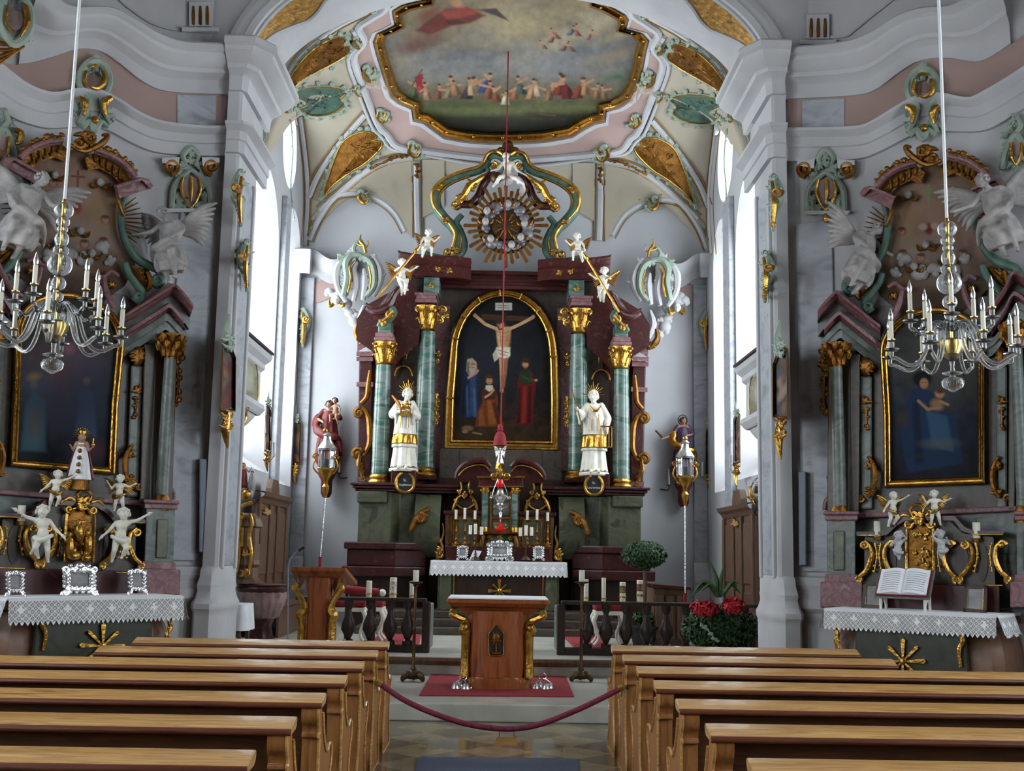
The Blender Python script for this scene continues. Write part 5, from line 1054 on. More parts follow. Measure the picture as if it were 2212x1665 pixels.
for sd, cs in (('left', ((1016, 1154, 19), (1027, 1154, 22), (1040, 1155, 17))), ('right', ((1124, 1158, 18), (1136, 1157, 22), (1148, 1157, 18)))):
    x = cs[1][0]; r = thing('candelabrum', 'small three branched bronze candelabrum standing %s of the tabernacle' % sd, 'candelabrum', Q(x, 1209)); a = MB(); stroke(a, Q, [(x, 1209), (x, 1185), (x, 1156)], 2, 1.6, rm=1.6); a.lathe([(.09, 0), (.07, .03), (.02, .07)], Q(x, 1209), 12); ob('stem', a, M['bronze'], r)
    for n, (cx, cy_, h) in enumerate(cs):
        if n != 1: a = MB(); stroke(a, Q, [(x, 1182), ((x + cx) / 2, 1178), (cx, 1170), (cx, cy_ + 1)], 1.4, 1.4); ob('branch', a, M['bronze'], r)
        p = Q(cx, cy_); ob('drip_pan', MB().lathe([(.015, -.02), (.035, -.005), (.036, 0), (.01, 0)], p, 12), M['bronze'], r)
        candle('white candle in the %s of the candelabrum at %s of the tabernacle' % (['left arm', 'centre', 'right arm'][n], sd), p + Z * .002, .028, h * 19.1 / F_PX, 'candles on the high altar')
# silver canon tables
def canon(Q, cx, yb, w, h, lab, lean=.06, fan=True, mat='silver'):
    r = thing('canon_table', lab, 'altar card', Q(cx, yb)); k = pxm(Q, (cx, yb)); b = Q(cx, yb); ux = (Q(cx + 1, yb) - b).normalized(); nn = ux.cross(Z)
    if nn.y > 0: nn = -nn
    F = lambda x, y, o=0.: b + ux * (x - cx) * k + Z * (yb - y) * k + nn * (o - lean * (yb - y) / h)
    iw, ih = w * .66, h * .56; c0 = yb - h * .5
    ob('card', plate(MB(), F, [(cx - iw / 2, c0 - ih / 2), (cx + iw / 2, c0 - ih / 2), (cx + iw / 2, c0 + ih / 2), (cx - iw / 2, c0 + ih / 2)], -.01, .005), M['stone'], r, smooth=0)
    a = MB(); E_ = [(cx - iw / 2, c0 - ih / 2), (cx + iw / 2, c0 - ih / 2), (cx + iw / 2, c0 + ih / 2), (cx - iw / 2, c0 + ih / 2)]; t = w * .065
    for i in range(4):
        p, q = E_[i], E_[(i + 1) % 4]; n = 3 if fan else 1
        stroke(a, F, [p, ((p[0] + q[0]) / 2 + (p[1] - q[1]) * -.05, (p[1] + q[1]) / 2 + (q[0] - p[0]) * -.05), q], t, t, .01, seg=3)
        for j in range(5): f = (j + .5) / 5; blob(a, F, (p[0] + (q[0] - p[0]) * f + (q[1] - p[1]) * .0, p[1] + (q[1] - p[1]) * f), t * 1.35, t * 1.35, .015)
        for j in range(4): f = (j + .5) / 4; ox, oy = (q[1] - p[1]) / max(iw, ih), -(q[0] - p[0]) / max(iw, ih); blob(a, F, (p[0] + (q[0] - p[0]) * f + ox * t * 1.5, p[1] + (q[1] - p[1]) * f + oy * t * 1.5), t * 1.0, t * 1.0, .01)
    for s in (-1, 1): scrl(a, F, (cx + s * w * .4, c0 - ih * .5), w * .1, 90, 1.2, s, t * .8, .02); scrl(a, F, (cx + s * w * .4, yb - h * .1), w * .1, 270, 1.2, -s, t * .9, .02); stroke(a, F, [(cx + s * w * .3, yb - h * .16), (cx + s * w * .44, yb - h * .08), (cx + s * w * .48, yb)], t, t * .8, .01)
    blob(a, F, (cx, c0 - ih * .5 - t * 1.6), w * .1, w * .1, .02); scrl(a, F, (cx - w * .12, c0 - ih * .55), w * .08, 0, 1.2, 1, t * .7, .02); scrl(a, F, (cx + w * .12, c0 - ih * .55), w * .08, 180, 1.2, -1, t * .7, .02); ob('frame', a, M[mat], r)
    a = MB()
    for j in range(6): y = c0 - ih * .38 + j * ih * .15; plate(a, F, [(cx - iw * .38, y), (cx + iw * .38, y), (cx + iw * .38, y + .4), (cx - iw * .38, y + .4)], .004, .007)
    ob('script_line', a, M['grey'], r, smooth=0); return r
Q = DP(19.07)
canon(Q, 999, 1210, 26, 36, 'small silver framed altar card at left on the high altar'); canon(Q, 1079, 1210, 62, 42, 'large silver framed altar card in the middle of the high altar'); canon(Q, 1163, 1211, 26, 36, 'small silver framed altar card at right on the high altar')
Q = DP(19.06); r = thing('white_card', 'white card with a small black cross leaning left of the middle altar card', 'card', Q(1024, 1211)); a = plate(MB(), Q, [(1013, 1210), (1030, 1210), (1041, 1190), (1023, 1188)], .0, .012); ob('sheet', a, M['linen'], r, smooth=0); a = MB(); stroke(a, Q, [(1025, 1203), (1030, 1194)], .6, .6, .016); stroke(a, Q, [(1024, 1197), (1031, 1199)], .6, .6, .016); ob('printed_cross', a, M['black'], r)
# hanging sanctuary lamp
top = VT(1098, 108); L0 = V((top.x, 18.92, 0)); dq = 18.92; Q = DP(dq)
r = thing('sanctuary_lamp', 'silver sanctuary lamp with red glass on a long red cord with tassel', 'hanging lamp', Q(1080, 1096))
a = MB().tube([top, Q(1082, 920)], .011, 6); ob('cord', a, M['redcloth'], r)
k = dq / F_PX; tp = Q(1080, 962); a = MB().lathe([(15 * k, 0), (15 * k, 2 * k), (12 * k, 20 * k), (8 * k, 28 * k), (5 * k, 30 * k), (7 * k, 34 * k), (5 * k, 37 * k), (6 * k, 41 * k), (3 * k, 46 * k)], tp, 24, fold=12, fa=.05); ob('tassel', a, M['redcloth'], r)
a = MB().tube([Q(1080, 962), Q(1080, 1036)], .006, 5); ob('suspension_rod', a, M['bronze'], r)
a = MB().lathe([(3 * k, 0), (7 * k, 3 * k), (8 * k, 10 * k), (7 * k, 17 * k), (5 * k, 20 * k)], Q(1080, 1055), 18); ob('red_glass', a, M['redglass'], r)
a = MB().lathe([(1.5 * k, 0), (3 * k, 4 * k), (9 * k, 10 * k), (7 * k, 13 * k), (17 * k, 24 * k), (18 * k, 27 * k), (10 * k, 33 * k), (7 * k, 40 * k), (8 * k, 44 * k), (5 * k, 45 * k)], Q(1080, 1100), 24); ob('silver_bowl', a, M['silver'], r)
for s in (-1, 1): a = MB(); stroke(a, Q, [(1080 + s * 17, 1075), (1080 + s * 14, 1060), (1080 + s * 4, 1034)], .8, .8, seg=3); scrl(a, Q, (1080 + s * 19, 1074), 4, 0, 1.2, s, 1.4); ob('chain', a, M['silver'], r)
# ================================================================ ceiling painting and vault stucco
def MF(p): return (2197 - p[0], p[1] + (2197 - 2 * p[0]) * .0212) + tuple(p[2:])
FL = [(918, -150), (922, -60), (924, 0), (893, 7), (870, 13), (850, 25), (853, 44), (856, 55), (836, 66), (816, 74), (809, 91), (816, 118), (826, 151), (836, 182), (846, 208), (863, 222), (892, 234), (895, 259), (917, 264), (937, 279), (961, 296), (1004, 304), (1055, 308), (1098, 308)]
FRt = [(1123, 307), (1177, 304), (1234, 294), (1258, 279), (1282, 266), (1305, 261), (1307, 239), (1335, 232), (1362, 215), (1376, 188), (1386, 148), (1392, 114), (1399, 89), (1386, 74), (1349, 64), (1355, 44), (1349, 34), (1315, 15), (1288, 4), (1280, -60), (1276, -150)]
OUTL = FL + FRt; FC = (1100, 110)
ins = lambda k: [(FC[0] + (x - FC[0]) * (1 - k / 300), FC[1] + (y - FC[1]) * (1 - k / 200)) for x, y in OUTL]
CP_ = thing('ceiling_painting', 'large painted heaven scene on the choir vault in a curving gilt frame', 'ceiling painting', VT(1098, 200))
# (its painted field)
c = Canvas(800, -150, 1410, 315, 460, 350)
c.ramp([(-150, (104, 90, 68)), (0, (128, 114, 86)), (60, (122, 112, 92)), (110, (104, 106, 108)), (160, (112, 110, 102)), (200, (92, 84, 64)), (226, (74, 76, 50)), (262, (38, 38, 26)), (312, (22, 20, 16))]).mottle(.3, 40, 3)
g = random.Random(4)
for k in range(70):
    x, y = g.uniform(810, 1400), g.uniform(-140, 160); col = g.choice(((150, 136, 106), (104, 96, 84), (132, 120, 100), (90, 88, 92), (160, 148, 120), (118, 104, 88))); c.e(x, y, g.uniform(24, 70), g.uniform(6, 18), col, g.uniform(-25, 10), .9, .5)
c.e(950, 40, 70, 30, (88, 70, 54), -20, .8, .8).e(1110, 55, 64, 34, (160, 146, 112), 0, .9, .7).e(1200, 140, 70, 22, (124, 126, 132), 0, .9, .6).e(1010, 145, 90, 18, (116, 116, 116), 0, .9, .6)
c.poly([(898, 66), (930, 40), (962, 20), (1010, 16), (1048, 34), (1015, 50), (975, 56), (930, 76)], (92, 40, 34), soft=3, a=.95).poly([(950, 26), (1000, 14), (1042, 26), (1000, 38), (965, 40)], (128, 58, 48), soft=3, a=.9).poly([(960, 44), (990, 42), (1006, 50), (970, 54)], (64, 30, 28), soft=2, a=.8).poly([(1030, 20), (1072, 18), (1100, 46), (1066, 32)], (64, 58, 52), soft=2).e(900, 96, 46, 16, (96, 62, 50), -20, .6, .8).e(985, 6, 16, 8, (150, 110, 84), 20, .4).e(925, 30, 22, 9, (104, 64, 48), -30, .6)
def little(x, y, h, col, lean=0.):      # a small painted figure
    d = tuple(int(q * .55) for q in col); l = tuple(min(255, int(q * 1.25)) for q in col); dx = lean * h
    c.poly([(x - h * .28, y), (x - h * .16 + dx * .6, y - h * .5), (x + dx, y - h * .72), (x + h * .2 + dx * .6, y - h * .45), (x + h * .3, y)], col, soft=1.4).poly([(x, y), (x + h * .05 + dx * .5, y - h * .5), (x + h * .2 + dx * .5, y - h * .4), (x + h * .28, y)], d, soft=1.6, a=.8).e(x - h * .1 + dx * .4, y - h * .35, h * .08, h * .2, l, 10, .7, .8)
    c.line([(x + dx, y - h * .62), (x + dx + h * g.uniform(.2, .55) * g.choice((-1, 1)), y - h * g.uniform(.4, .95))], h * .055 + .5, (156, 118, 88)).e(x + dx * 1.1, y - h * .84, h * .1, h * .125, (166, 126, 96), 0, .35).e(x + dx * 1.1, y - h * .92, h * .1, h * .07, (62, 42, 30), 0, .4)
for x, y, h, col, ln in ((892, 212, 40, (70, 84, 52), .2), (908, 200, 34, (150, 46, 52), .1), (926, 216, 40, (140, 110, 86), -.2), (945, 214, 34, (108, 70, 54), .1), (966, 212, 40, (120, 104, 82), .3), (988, 206, 44, (128, 96, 70), -.3), (1006, 214, 50, (54, 44, 46), .3), (1022, 206, 40, (150, 128, 96), -.2), (1042, 200, 44, (48, 64, 104), .35), (1054, 214, 42, (112, 72, 52), .1), (1074, 220, 36, (104, 60, 44), -.2), (1090, 226, 32, (168, 156, 132), .1), (1110, 214, 40, (128, 80, 58), .2), (1128, 204, 42, (60, 76, 66), -.2), (1146, 214, 44, (146, 112, 80), .2), (1166, 208, 40, (150, 134, 110), -.3), (1184, 218, 40, (116, 88, 66), .2), (1206, 206, 50, (104, 46, 36), .1), (1228, 214, 54, (86, 30, 26), -.2), (1246, 212, 46, (110, 52, 38), .25), (1266, 206, 40, (136, 102, 74), -.1), (1288, 214, 36, (122, 88, 64), .1), (1308, 216, 34, (104, 84, 60), -.2)): little(x, y, h, col, ln)
for x, y, h, col, ln in ((1188, 92, 22, (118, 84, 66), .5), (1206, 84, 24, (128, 78, 76), -.6), (1228, 76, 26, (84, 96, 96), .6), (1250, 78, 24, (120, 70, 70), -.4), (1268, 86, 22, (132, 96, 80), .5), (1178, 106, 20, (112, 88, 70), -.5), (1214, 110, 22, (102, 82, 70), .6), (1240, 112, 20, (96, 76, 64), -.6)): little(x, y, h, col, ln)
c.e(1335, 166, 34, 9, (66, 84, 70), -8, .8, .8).line([(890, 186), (912, 150)], 1.4, (84, 60, 44)).poly([(896, 166), (914, 158), (912, 184), (900, 190)], (126, 40, 46), soft=1.5)
c.poly([(870, 232), (1320, 226), (1310, 242), (1000, 250), (880, 246)], (92, 98, 60), soft=5, a=.7).e(960, 262, 50, 8, (46, 40, 28), 4, .6, .8).e(1010, 276, 70, 10, (30, 24, 18), 5, .6, .8).e(1190, 250, 46, 5, (42, 32, 24), 5, .6, .8).line([(1160, 246), (1200, 250)], 1.5, (84, 66, 48)).e(1150, 285, 110, 16, (20, 20, 18), 0, .6, .8).mottle(.16, 7, 9)
ob('painted_field', c.mesh(VT, .04, inpoly(ins(5)), 70), M['fresco'], CP_, smooth=180, norm=False)
rows = [[VT(x, y, o) for x, y in ins(k)] for k, o in ((-3, .02), (-1, .1), (4, .16), (8, .12), (11, .12), (16, .2), (20, .14), (23, .03))]
a = MB().grid(rows); P = crom(ins(10), 3)
for i in range(0, len(P), 4): blob(a, VT, P[i], 3, 3, .17)
ob('gilt_frame', a, M['gold'], CP_, smooth=50)
rows = [[VT(x, y, o) for x, y in ins(k)] for k, o in ((-15, .02), (-12, .07), (-5, .07), (-3, .02))]
struct('trim_101', MB().grid(rows), M['white'])
# white rolls and pink fields round the frame
RL = [(842, -150), (838, -40), (835, 14), (800, 40), (774, 60), (786, 90), (764, 124), (786, 192), (816, 268), (836, 290), (858, 316), (917, 326), (1010, 338), (1097, 346)]
RLL = RL + [MF(p) for p in RL[:-1][::-1]]
rows = [[VT(x, y, .035) for x, y in RLL], [VT(FC[0] + (x - FC[0]) * 1., y, .035) for x, y in [OUTL[int(round(i * (len(OUTL) - 1) / (len(RLL) - 1)))] for i in range(len(RLL))]]]
def resample(P, n): P = np.array(P, float); d = np.concatenate([[0], np.cumsum(np.hypot(*np.diff(P, axis=0).T))]); t = np.linspace(0, d[-1], n); return list(zip(np.interp(t, d, P[:, 0]), np.interp(t, d, P[:, 1])))
A_, B_ = resample(RLL, 90), resample(OUTL, 90)
struct('ceiling', MB().grid([[VT(a[0] * (1 - f) + b[0] * f, a[1] * (1 - f) + b[1] * f, .05) for a, b in zip(A_, B_)] for f in np.linspace(0, 1, 7)]), M['pink'], smooth=60)
def vs(nm, pts, r, mat, off=.06, seg=5, sides=2, **k):
    for q in range(sides): a = MB(); stroke(a, VT, [MF(p) for p in pts] if q else pts, r, r, off, seg=seg, **k); struct(nm, a, M[mat])
vs('trim_102', RL, 7, 'white', .07, 4)
vs('trim_103', [(x - 12, y + 6) for x, y in RL[4:-2]] + [(1010, 352), (1097, 360)], 3.2, 'white', .05, 4)
# ribs: white bands edged with gilt lines
RK = .75
RIBS = [([(597, 140), (625, 96), (686, 52), (748, 16), (800, -10)], 8), ([(648, 250), (664, 400), (658, 530)], 6), ([(790, 246), (742, 300), (708, 346), (684, 384), (667, 426)], 7), ([(890, 338), (840, 346), (796, 366), (752, 400), (716, 434), (688, 474), (668, 520)], 7), ([(612, 180), (652, 118), (722, 62), (802, 22)], 6),
        ([(900, 346), (902, 440), (904, 512)], 9), ([(690, 455), (725, 424), (768, 416), (815, 430), (852, 458), (876, 500)], 8)]
for pts, r in RIBS:
    vs('trim_104', pts, r * RK, 'white', .0)
    for s in (-1, 1):
        n = len(pts); q = []
        for i, p in enumerate(pts):
            t = np.array(pts[min(i + 1, n - 1)], float) - np.array(pts[max(i - 1, 0)], float); t /= np.hypot(*t); q.append((p[0] - t[1] * s * (r + 2), p[1] + t[0] * s * (r + 2)))
        vs('trim_105', q, 1.1, 'ochre', .02)
# gilded heart panels, green panels, cartouches
P1 = [(611, 197), (648, 137), (688, 99), (730, 80), (746, 87), (738, 98), (752, 100), (752, 114), (730, 131), (690, 152), (650, 174), (622, 203)]
P2 = [(698, 424), (708, 387), (722, 345), (742, 305), (776, 286), (803, 287), (814, 298), (803, 304), (824, 307), (821, 322), (790, 352), (756, 373), (722, 398)]
P3 = [(636, 204), (664, 191), (712, 189), (748, 199), (735, 214), (742, 230), (710, 247), (668, 248), (648, 234), (664, 222)]
def panel(pts, mat, edge, lab, rel=3, seed=1, cat='vault panel'):
    for q in (0, 1):
        pp = [MF(p) for p in pts] if q else pts; r = thing('heart_relief' if rel else 'leaf_relief', lab % ('right' if q else 'left'), cat, VT(*pp[0]))
        cx, cy = sum(p[0] for p in pp) / len(pp), sum(p[1] for p in pp) / len(pp); ring = crom(pp, 4, True)
        ob('field', MB().grid([[VT(cx + (x - cx) * f, cy + (y - cy) * f, o) for x, y in ring] for f, o in ((1.02, .0), (.98, .07), (.8, .08), (.5, .1), (.02, .11))], False, True), M[mat], r, smooth=60)
        a = MB(); g = random.Random(seed + q)
        for k in range(14): i = g.randrange(len(ring)); f = g.uniform(.15, .75); x, y = cx + (ring[i][0] - cx) * f, cy + (ring[i][1] - cy) * f; stroke(a, VT, [(x, y), (x + g.uniform(-9, 9), y + g.uniform(-7, 7)), (x + g.uniform(-14, 14), y + g.uniform(-10, 10))], 2.6, 1, .1, seg=3)
        ob('relief', a, M[mat], r)
        a = MB(); P = [VT(x, y, .08) for x, y in ring]; a.tube(P, pxm(VT, pp[0]) * 1.7, 6, True); ob('gilt_edge', a, M['gold'], r)
        a = MB(); g = random.Random(seed + 5); a.tube([VT(cx + (x - cx) * 1.06, cy + (y - cy) * 1.06, .03) for x, y in ring], pxm(VT, pp[0]) * 3.4, 6, True)
        for i in range(0, len(ring), 2): x, y = ring[i]; d = math.hypot(x - cx, y - cy); ux, uy = (x - cx) / d, (y - cy) / d; blob(a, VT, (x + ux * 7, y + uy * 7), g.uniform(4, 7), g.uniform(4, 7), .04); stroke(a, VT, [(x + ux * 4, y + uy * 4), (x + ux * 10 - uy * 5, y + uy * 10 + ux * 5), (x + ux * 12 + uy * 3, y + uy * 12 - ux * 3)], 2.4, 1, .05, seg=3)
        ob('rocaille_border', a, M[edge], r)
panel(P1, 'oldgold', 'mint', 'upper %s heart shaped gilded stucco panel on the vault', seed=2); panel(P2, 'oldgold', 'mint', 'lower %s heart shaped gilded stucco panel on the vault', seed=4); panel(P3, 'darkmint', 'mint', 'small %s leaf shaped green stucco panel on the vault', seed=6, rel=0)
def cart(pts, lab, s1=1., nm='vault_cartouche'):
    for q in (0, 1):
        f = MF if q else (lambda p: p); (x, y) = f(pts); r = thing(nm, lab % ('right' if q else 'left'), 'stucco ornament', VT(x, y)); sg = -1 if q else 1
        a = MB(); leafy(a, VT, (x, y), 17 * s1, 8, off=.09, seed=int(y)); scrl(a, VT, (x - sg * 6 * s1, y - 10 * s1), 8 * s1, 20, 1.2, 1, 3 * s1, .1); scrl(a, VT, (x + sg * 8 * s1, y + 8 * s1), 8 * s1, 200, 1.2, -1, 3 * s1, .1); ob('mint_shell', a, M['mint'], r)
        a = MB(); stroke(a, VT, [(x - sg * 10 * s1, y - 8 * s1), (x - sg * 12 * s1, y + 4 * s1), (x, y + 14 * s1), (x + sg * 10 * s1, y + 4 * s1)], 2.2 * s1, 1.2 * s1, .13, rm=3.4 * s1); leafy(a, VT, (x + sg * 2, y - 2), 8 * s1, 6, off=.13, seed=5); ob('gilding', a, M['gold'], r)
cart((800, 158), 'shell cartouche on the %s side of the ceiling painting frame', 1.2); cart((776, 92), 'gold crescent scroll on the upper %s vault roll', .9); cart((828, 250), 'mint scroll cartouche on the lower %s vault roll'); cart((898, 322), 'gilt C scroll at the %s foot of the ceiling painting', 1.2); cart((787, 425), 'round mint rosette on the %s lunette arch', 1.); cart((800, 12), 'upper rocaille at the %s edge of the ceiling painting', 1.); cart((778, 196), 'small knot of mint scrolls at the %s vault roll joint', .8); cart((620, 232), 'gilt scroll over the %s oval window', .8)
for q in (0, 1):
    f = MF if q else (lambda p: p); r = thing('gilt_pendant', 'small gilt leaf pendant hanging on the %s white rib of the end vault' % ('right' if q else 'left'), 'stucco ornament', VT(*f((900, 375)))); a = MB(); vine(a, VT, [f((900, 352)), f((901, 370)), f((900, 388))], 5, .07); ob('leaves', a, M['oldgold'], r)
    a = MB(); vine(a, VT, [f(p) for p in ((878, 336), (850, 342), (826, 352), (800, 366))], 4, .07, 3); r = thing('gilt_garland', 'thin gilt garland beside the lower %s heart panel' % ('right' if q else 'left'), 'stucco ornament', VT(*f((840, 345)))); ob('leaves', a, M['oldgold'], r)
    a = MB(); vine(a, VT, [f(p) for p in ((560, 330), (575, 290), (592, 256), (606, 246))], 4, .05, 5, 2); vine(a, VT, [f(p) for p in ((628, 262), (632, 330), (628, 400), (636, 480))], 3.4, .05, 6, 2); r = thing('window_garland', 'green and gold garland framing the %s oval window' % ('right' if q else 'left'), 'stucco ornament', VT(*f((628, 300)))); ob('leaves', a, M['mint'], r)
for q in (0, 1):
    f = MF if q else (lambda p: p); up = resample([f(p) for p in ((672, 470), (716, 424), (752, 392), (800, 360), (845, 342), (892, 336))], 24); lo = resample([f(p) for p in ((676, 478), (725, 420), (768, 412), (815, 426), (852, 454), (878, 500), (890, 515))], 24)
    struct('ceiling', MB().grid([[VT(a[0] * (1 - k) + b[0] * k, a[1] * (1 - k) + b[1] * k, .03) for a, b in zip(up, lo)] for k in np.linspace(0, 1, 8)]), M['cream'], smooth=60)
    struct('ceiling', MB().grid([[VT(x, y, .03) for x, y in (f((912, y0)), f((960, y0 - (y0 - 345) * .2)))] for y0 in np.linspace(345, 470, 8)]), M['cream'], smooth=60)
# ================================================================ side altars (drawn from the right one, mirrored for the left)
def LF(px, py, off=0.):
    p = RW(px, py, off); u = (p - RW.p).dot(UR); return LW.p + UL * (1.06 * u + .02) + NL * off + Z * (.97 * p.z + .05)
def off_(F, o): return lambda px, py, q=0.: F(px, py, o + q)
def gloria_cherub(mb, F, x, y, r, o=.1): head(mb, F(x, y, o), r * pxm(F, (x, y)))
def side_altar(s):
    F = RW if s > 0 else LF; N = NR if s > 0 else NL; U_ = UR if s > 0 else UL; sd = 'right' if s > 0 else 'left'
    A = thing('side_altar', 'grey-green and mauve marble side altar retable on the %s nave wall' % sd, 'altar', F(2019, 1300, .4))
    def P(name, mb, mat, **k): return ob(name, mb, M[mat], A, **k)
    # body
    P('back_panel', plate(MB(), F, [(1842, 1300), (1842, 790), (1860, 690), (1900, 660), (2130, 640), (2172, 660), (2196, 780), (2204, 1300)], .02, .1), 'umber', smooth=0)
    for (x0, x1, t, nm) in ((1787, 1806, 745, 'outer_pilaster'), (1834, 1856, 765, 'inner_pilaster'), (2178, 2192, 735, 'inner_pilaster'), (2228, 2250, 700, 'outer_pilaster')): P(nm, plate(MB(), F, [(x0, 1105), (x1, 1105), (x1 + 2, t), (x0 + 2, t)], .02, .22), 'umber', smooth=0, bev=.01)
    for (x0, x1, t, o) in ((1857, 1884, 812, .16), (2152, 2176, 790, .16)):
        c = P('flat_column', plate(MB(), F, [(x0, 1100), (x1, 1100), (x1, t), (x0, t)], .02, o), 'greygreen', smooth=0, bev=.02)
        a = MB(); leafy(a, F, ((x0 + x1) / 2, t - 22), 24, 10, off=o + .04, seed=int(x0)); blob(a, F, ((x0 + x1) / 2, t - 20), 13, 22, o, dep=.08); leafy(a, F, ((x0 + x1) / 2, 865), 15, 8, off=o + .02, seed=2); vine(a, F, [((x0 + x1) / 2, 880), ((x0 + x1) / 2, 925)], 6, o + .02); ob('gilt_capital', a, M['oldgold'], c)
        a = MB(); xm = (x0 + x1) / 2; q = 1 if x0 < 2000 else -1
        stroke(a, F, [(xm + q * 4, 985), (xm + q * 14, 1000), (xm + q * 20, 1025), (xm + q * 16, 1055), (xm + q * 4, 1074)], 3, 5, .2, rm=7); scrl(a, F, (xm - q * 12, 1076), 9, 0, 1.3, q, 4, .2); leafy(a, F, (xm + q * 10, 1005), 16, 8, off=.2, seed=3); leafy(a, F, (xm + q * 10, 1062), 18, 8, off=.2, seed=5); P('rocaille_bracket', a, 'oldgold')
    for x, t, o in ((1815, 792, .34), (2212, 752, .34)):
        b, tt = F(x - 1, 1096, o), F(x + 1, t, o); r = 13.5 * pxm(F, (x, 950), o); h = tt.z - b.z
        c = P('column', MB().lathe([(r * 1.05, 0), (r, .1), (r, h * .4), (r * .88, h)], b, 28), 'greygreen', smooth=40)
        ob('base', MB().lathe([(r * 1.5, -.14), (r * 1.55, -.1), (r * 1.3, -.07), (r * 1.35, -.03), (r * 1.02, .02)], b, 28), M['oldgold'], c, smooth=40)
        a = MB(); a.lathe([(r * .95, h), (r * 1.0, h + .1), (r * 1.4, h + .22), (r * 1.4, h + .25)], b, 20); g = random.Random(3)
        for k in range(16):
            e = V((math.cos(2 * PI * k / 16), math.sin(2 * PI * k / 16), 0)); z0 = h + .02 + .08 * (k % 2); q = b + e * r; a.tube(crom([q + Z * z0, q + e * .02 + Z * (z0 + .08), q + e * .07 + Z * (z0 + .12), q + e * .06 + Z * (z0 + .06)], 3), [.03, .035, .03, .015], 6)
        ob('capital', a, M['oldgold'], c)
    # pedestals, dado cornice, plinth
    for x0, x1, o in ((1786, 1848, .42), (2196, 2262, .42)):
        P('pedestal', plate(MB(), F, [(x0, 1248), (x1, 1248), (x1, 1122), (x0, 1122)], .02, o), 'greygreen', smooth=0, bev=.01)
        P('pedestal_panel', plate(MB(), F, [(x0 + 14, 1232), (x1 - 24, 1232), (x1 - 24, 1146), (x0 + 14, 1146)], o - .01, o + .02), 'olive', smooth=0, bev=.01)
        for y0, y1, e, nm in ((1124, 1112, 5, 'mauve'), (1112, 1104, 8, 'mauve'), (1258, 1240, 5, 'mauve'), (1312, 1256, 14, 'mauve')): P('moulding', plate(MB(), F, [(x0 - e, y0), (x1 + e, y0), (x1 + e, y1), (x0 - e, y1)], .02, o + e * .006), nm, smooth=0, bev=.012)
    P('dado_cornice', plate(MB(), F, [(1846, 1120), (2200, 1104), (2200, 1092), (1846, 1108)], .05, .22), 'mauve', smooth=0, bev=.012)
    P('dado', plate(MB(), F, [(1846, 1312), (2200, 1312), (2200, 1104), (1846, 1118)], .04, .15), 'greygreen', smooth=0)
    # entablature: swept cornices turning over the columns
    def swept(nm, top, th, prof, mat):
        T = crom(top, 4); P(nm, MB().grid([[F(x, y + th * (1 - h), o * (1 - .62 * min(max((x - 1818) / 85, 0), 1) if x < 2000 else 1 - .62 * min(max((2176 - x) / 85, 0), 1))) for x, y in T] for o, h in prof]), mat, smooth=35)
    cp = [(.05, 0), (.3, 0), (.33, .2), (.4, .35), (.42, .55), (.5, .75), (.52, 1.), (.05, 1.05)]
    Lf = [(1766, 672), (1774, 660), (1790, 642), (1806, 628), (1816, 634), (1841, 654), (1871, 678), (1902, 702)]; Rt = [(2118, 674), (2141, 660), (2170, 618), (2188, 586), (2210, 596), (2240, 622)]
    for T in (Lf, Rt):
        swept('cornice', T, 26, cp, 'mauve'); swept('lower_cornice', [(x + (6 if T is Lf else 0), y + 44) for x, y in T[1:]], 22, [(.05, 0), (.26, 0), (.3, .4), (.38, .6), (.38, 1), (.05, 1.05)], 'mauve')
        swept('frieze', [(x, y + 24) for x, y in T], 26, [(.04, -.2), (.28, -.2), (.28, 1.1), (.04, 1.1)], 'greygreen')
        swept('architrave', [(x + 8, y + 66) for x, y in T], 36, [(.04, 0), (.24, 0), (.25, .5), (.28, .55), (.28, 1), (.04, 1.)], 'greygreen')
    # curved canopy scrolls between entablature and glory
    for q in (-1, 1):
        f = (lambda x, y: (x, y)) if q < 0 else (lambda x, y: (4024 - x + 4, y - (4024 - 2 * x) * -.0 - 12 - (2012 - x) * .05))
        a = MB(); stroke(a, F, [f(*p) for p in ((1908, 440), (1918, 470), (1916, 512), (1904, 548), (1882, 578), (1856, 592), (1836, 600), (1826, 618), (1834, 634), (1846, 630))], 6, 7, .2, rm=10, n=9); stroke(a, F, [f(*p) for p in ((1906, 590), (1898, 612), (1882, 634), (1868, 652), (1874, 670), (1886, 664))], 7, 6, .22, rm=9, n=9); scrl(a, F, f(1838, 622), 13, 90, 1.3, 1, 5, .22); scrl(a, F, f(1876, 662), 11, 90, 1.3, 1, 5, .24); P('green_scroll', a, 'darkmint', smooth=60)
        a = MB(); stroke(a, F, [f(*p) for p in ((1858, 606), (1850, 630), (1858, 648))], 5, 3, .2, rm=8); stroke(a, F, [f(*p) for p in ((1892, 596), (1872, 620), (1856, 640))], 5, 4, .16, rm=8); leafy(a, F, f(1870, 612), 22, 8, off=.15, seed=3); leafy(a, F, f(1930, 640), 16, 7, off=.15, seed=4); stroke(a, F, [f(*p) for p in ((1908, 430), (1926, 450), (1920, 474), (1912, 490))], 3, 2, .25, rm=5); P('gilt_leafwork', a, 'oldgold')
        a = MB(); stroke(a, F, [f(*p) for p in ((1918, 620), (1934, 612), (1950, 624), (1966, 622))], 4, 3, .2, rm=5); stroke(a, F, [f(*p) for p in ((1948, 628), (1944, 650), (1936, 670), (1926, 690))], 4, 5, .2, rm=7); P('mauve_scroll', a, 'mauve')
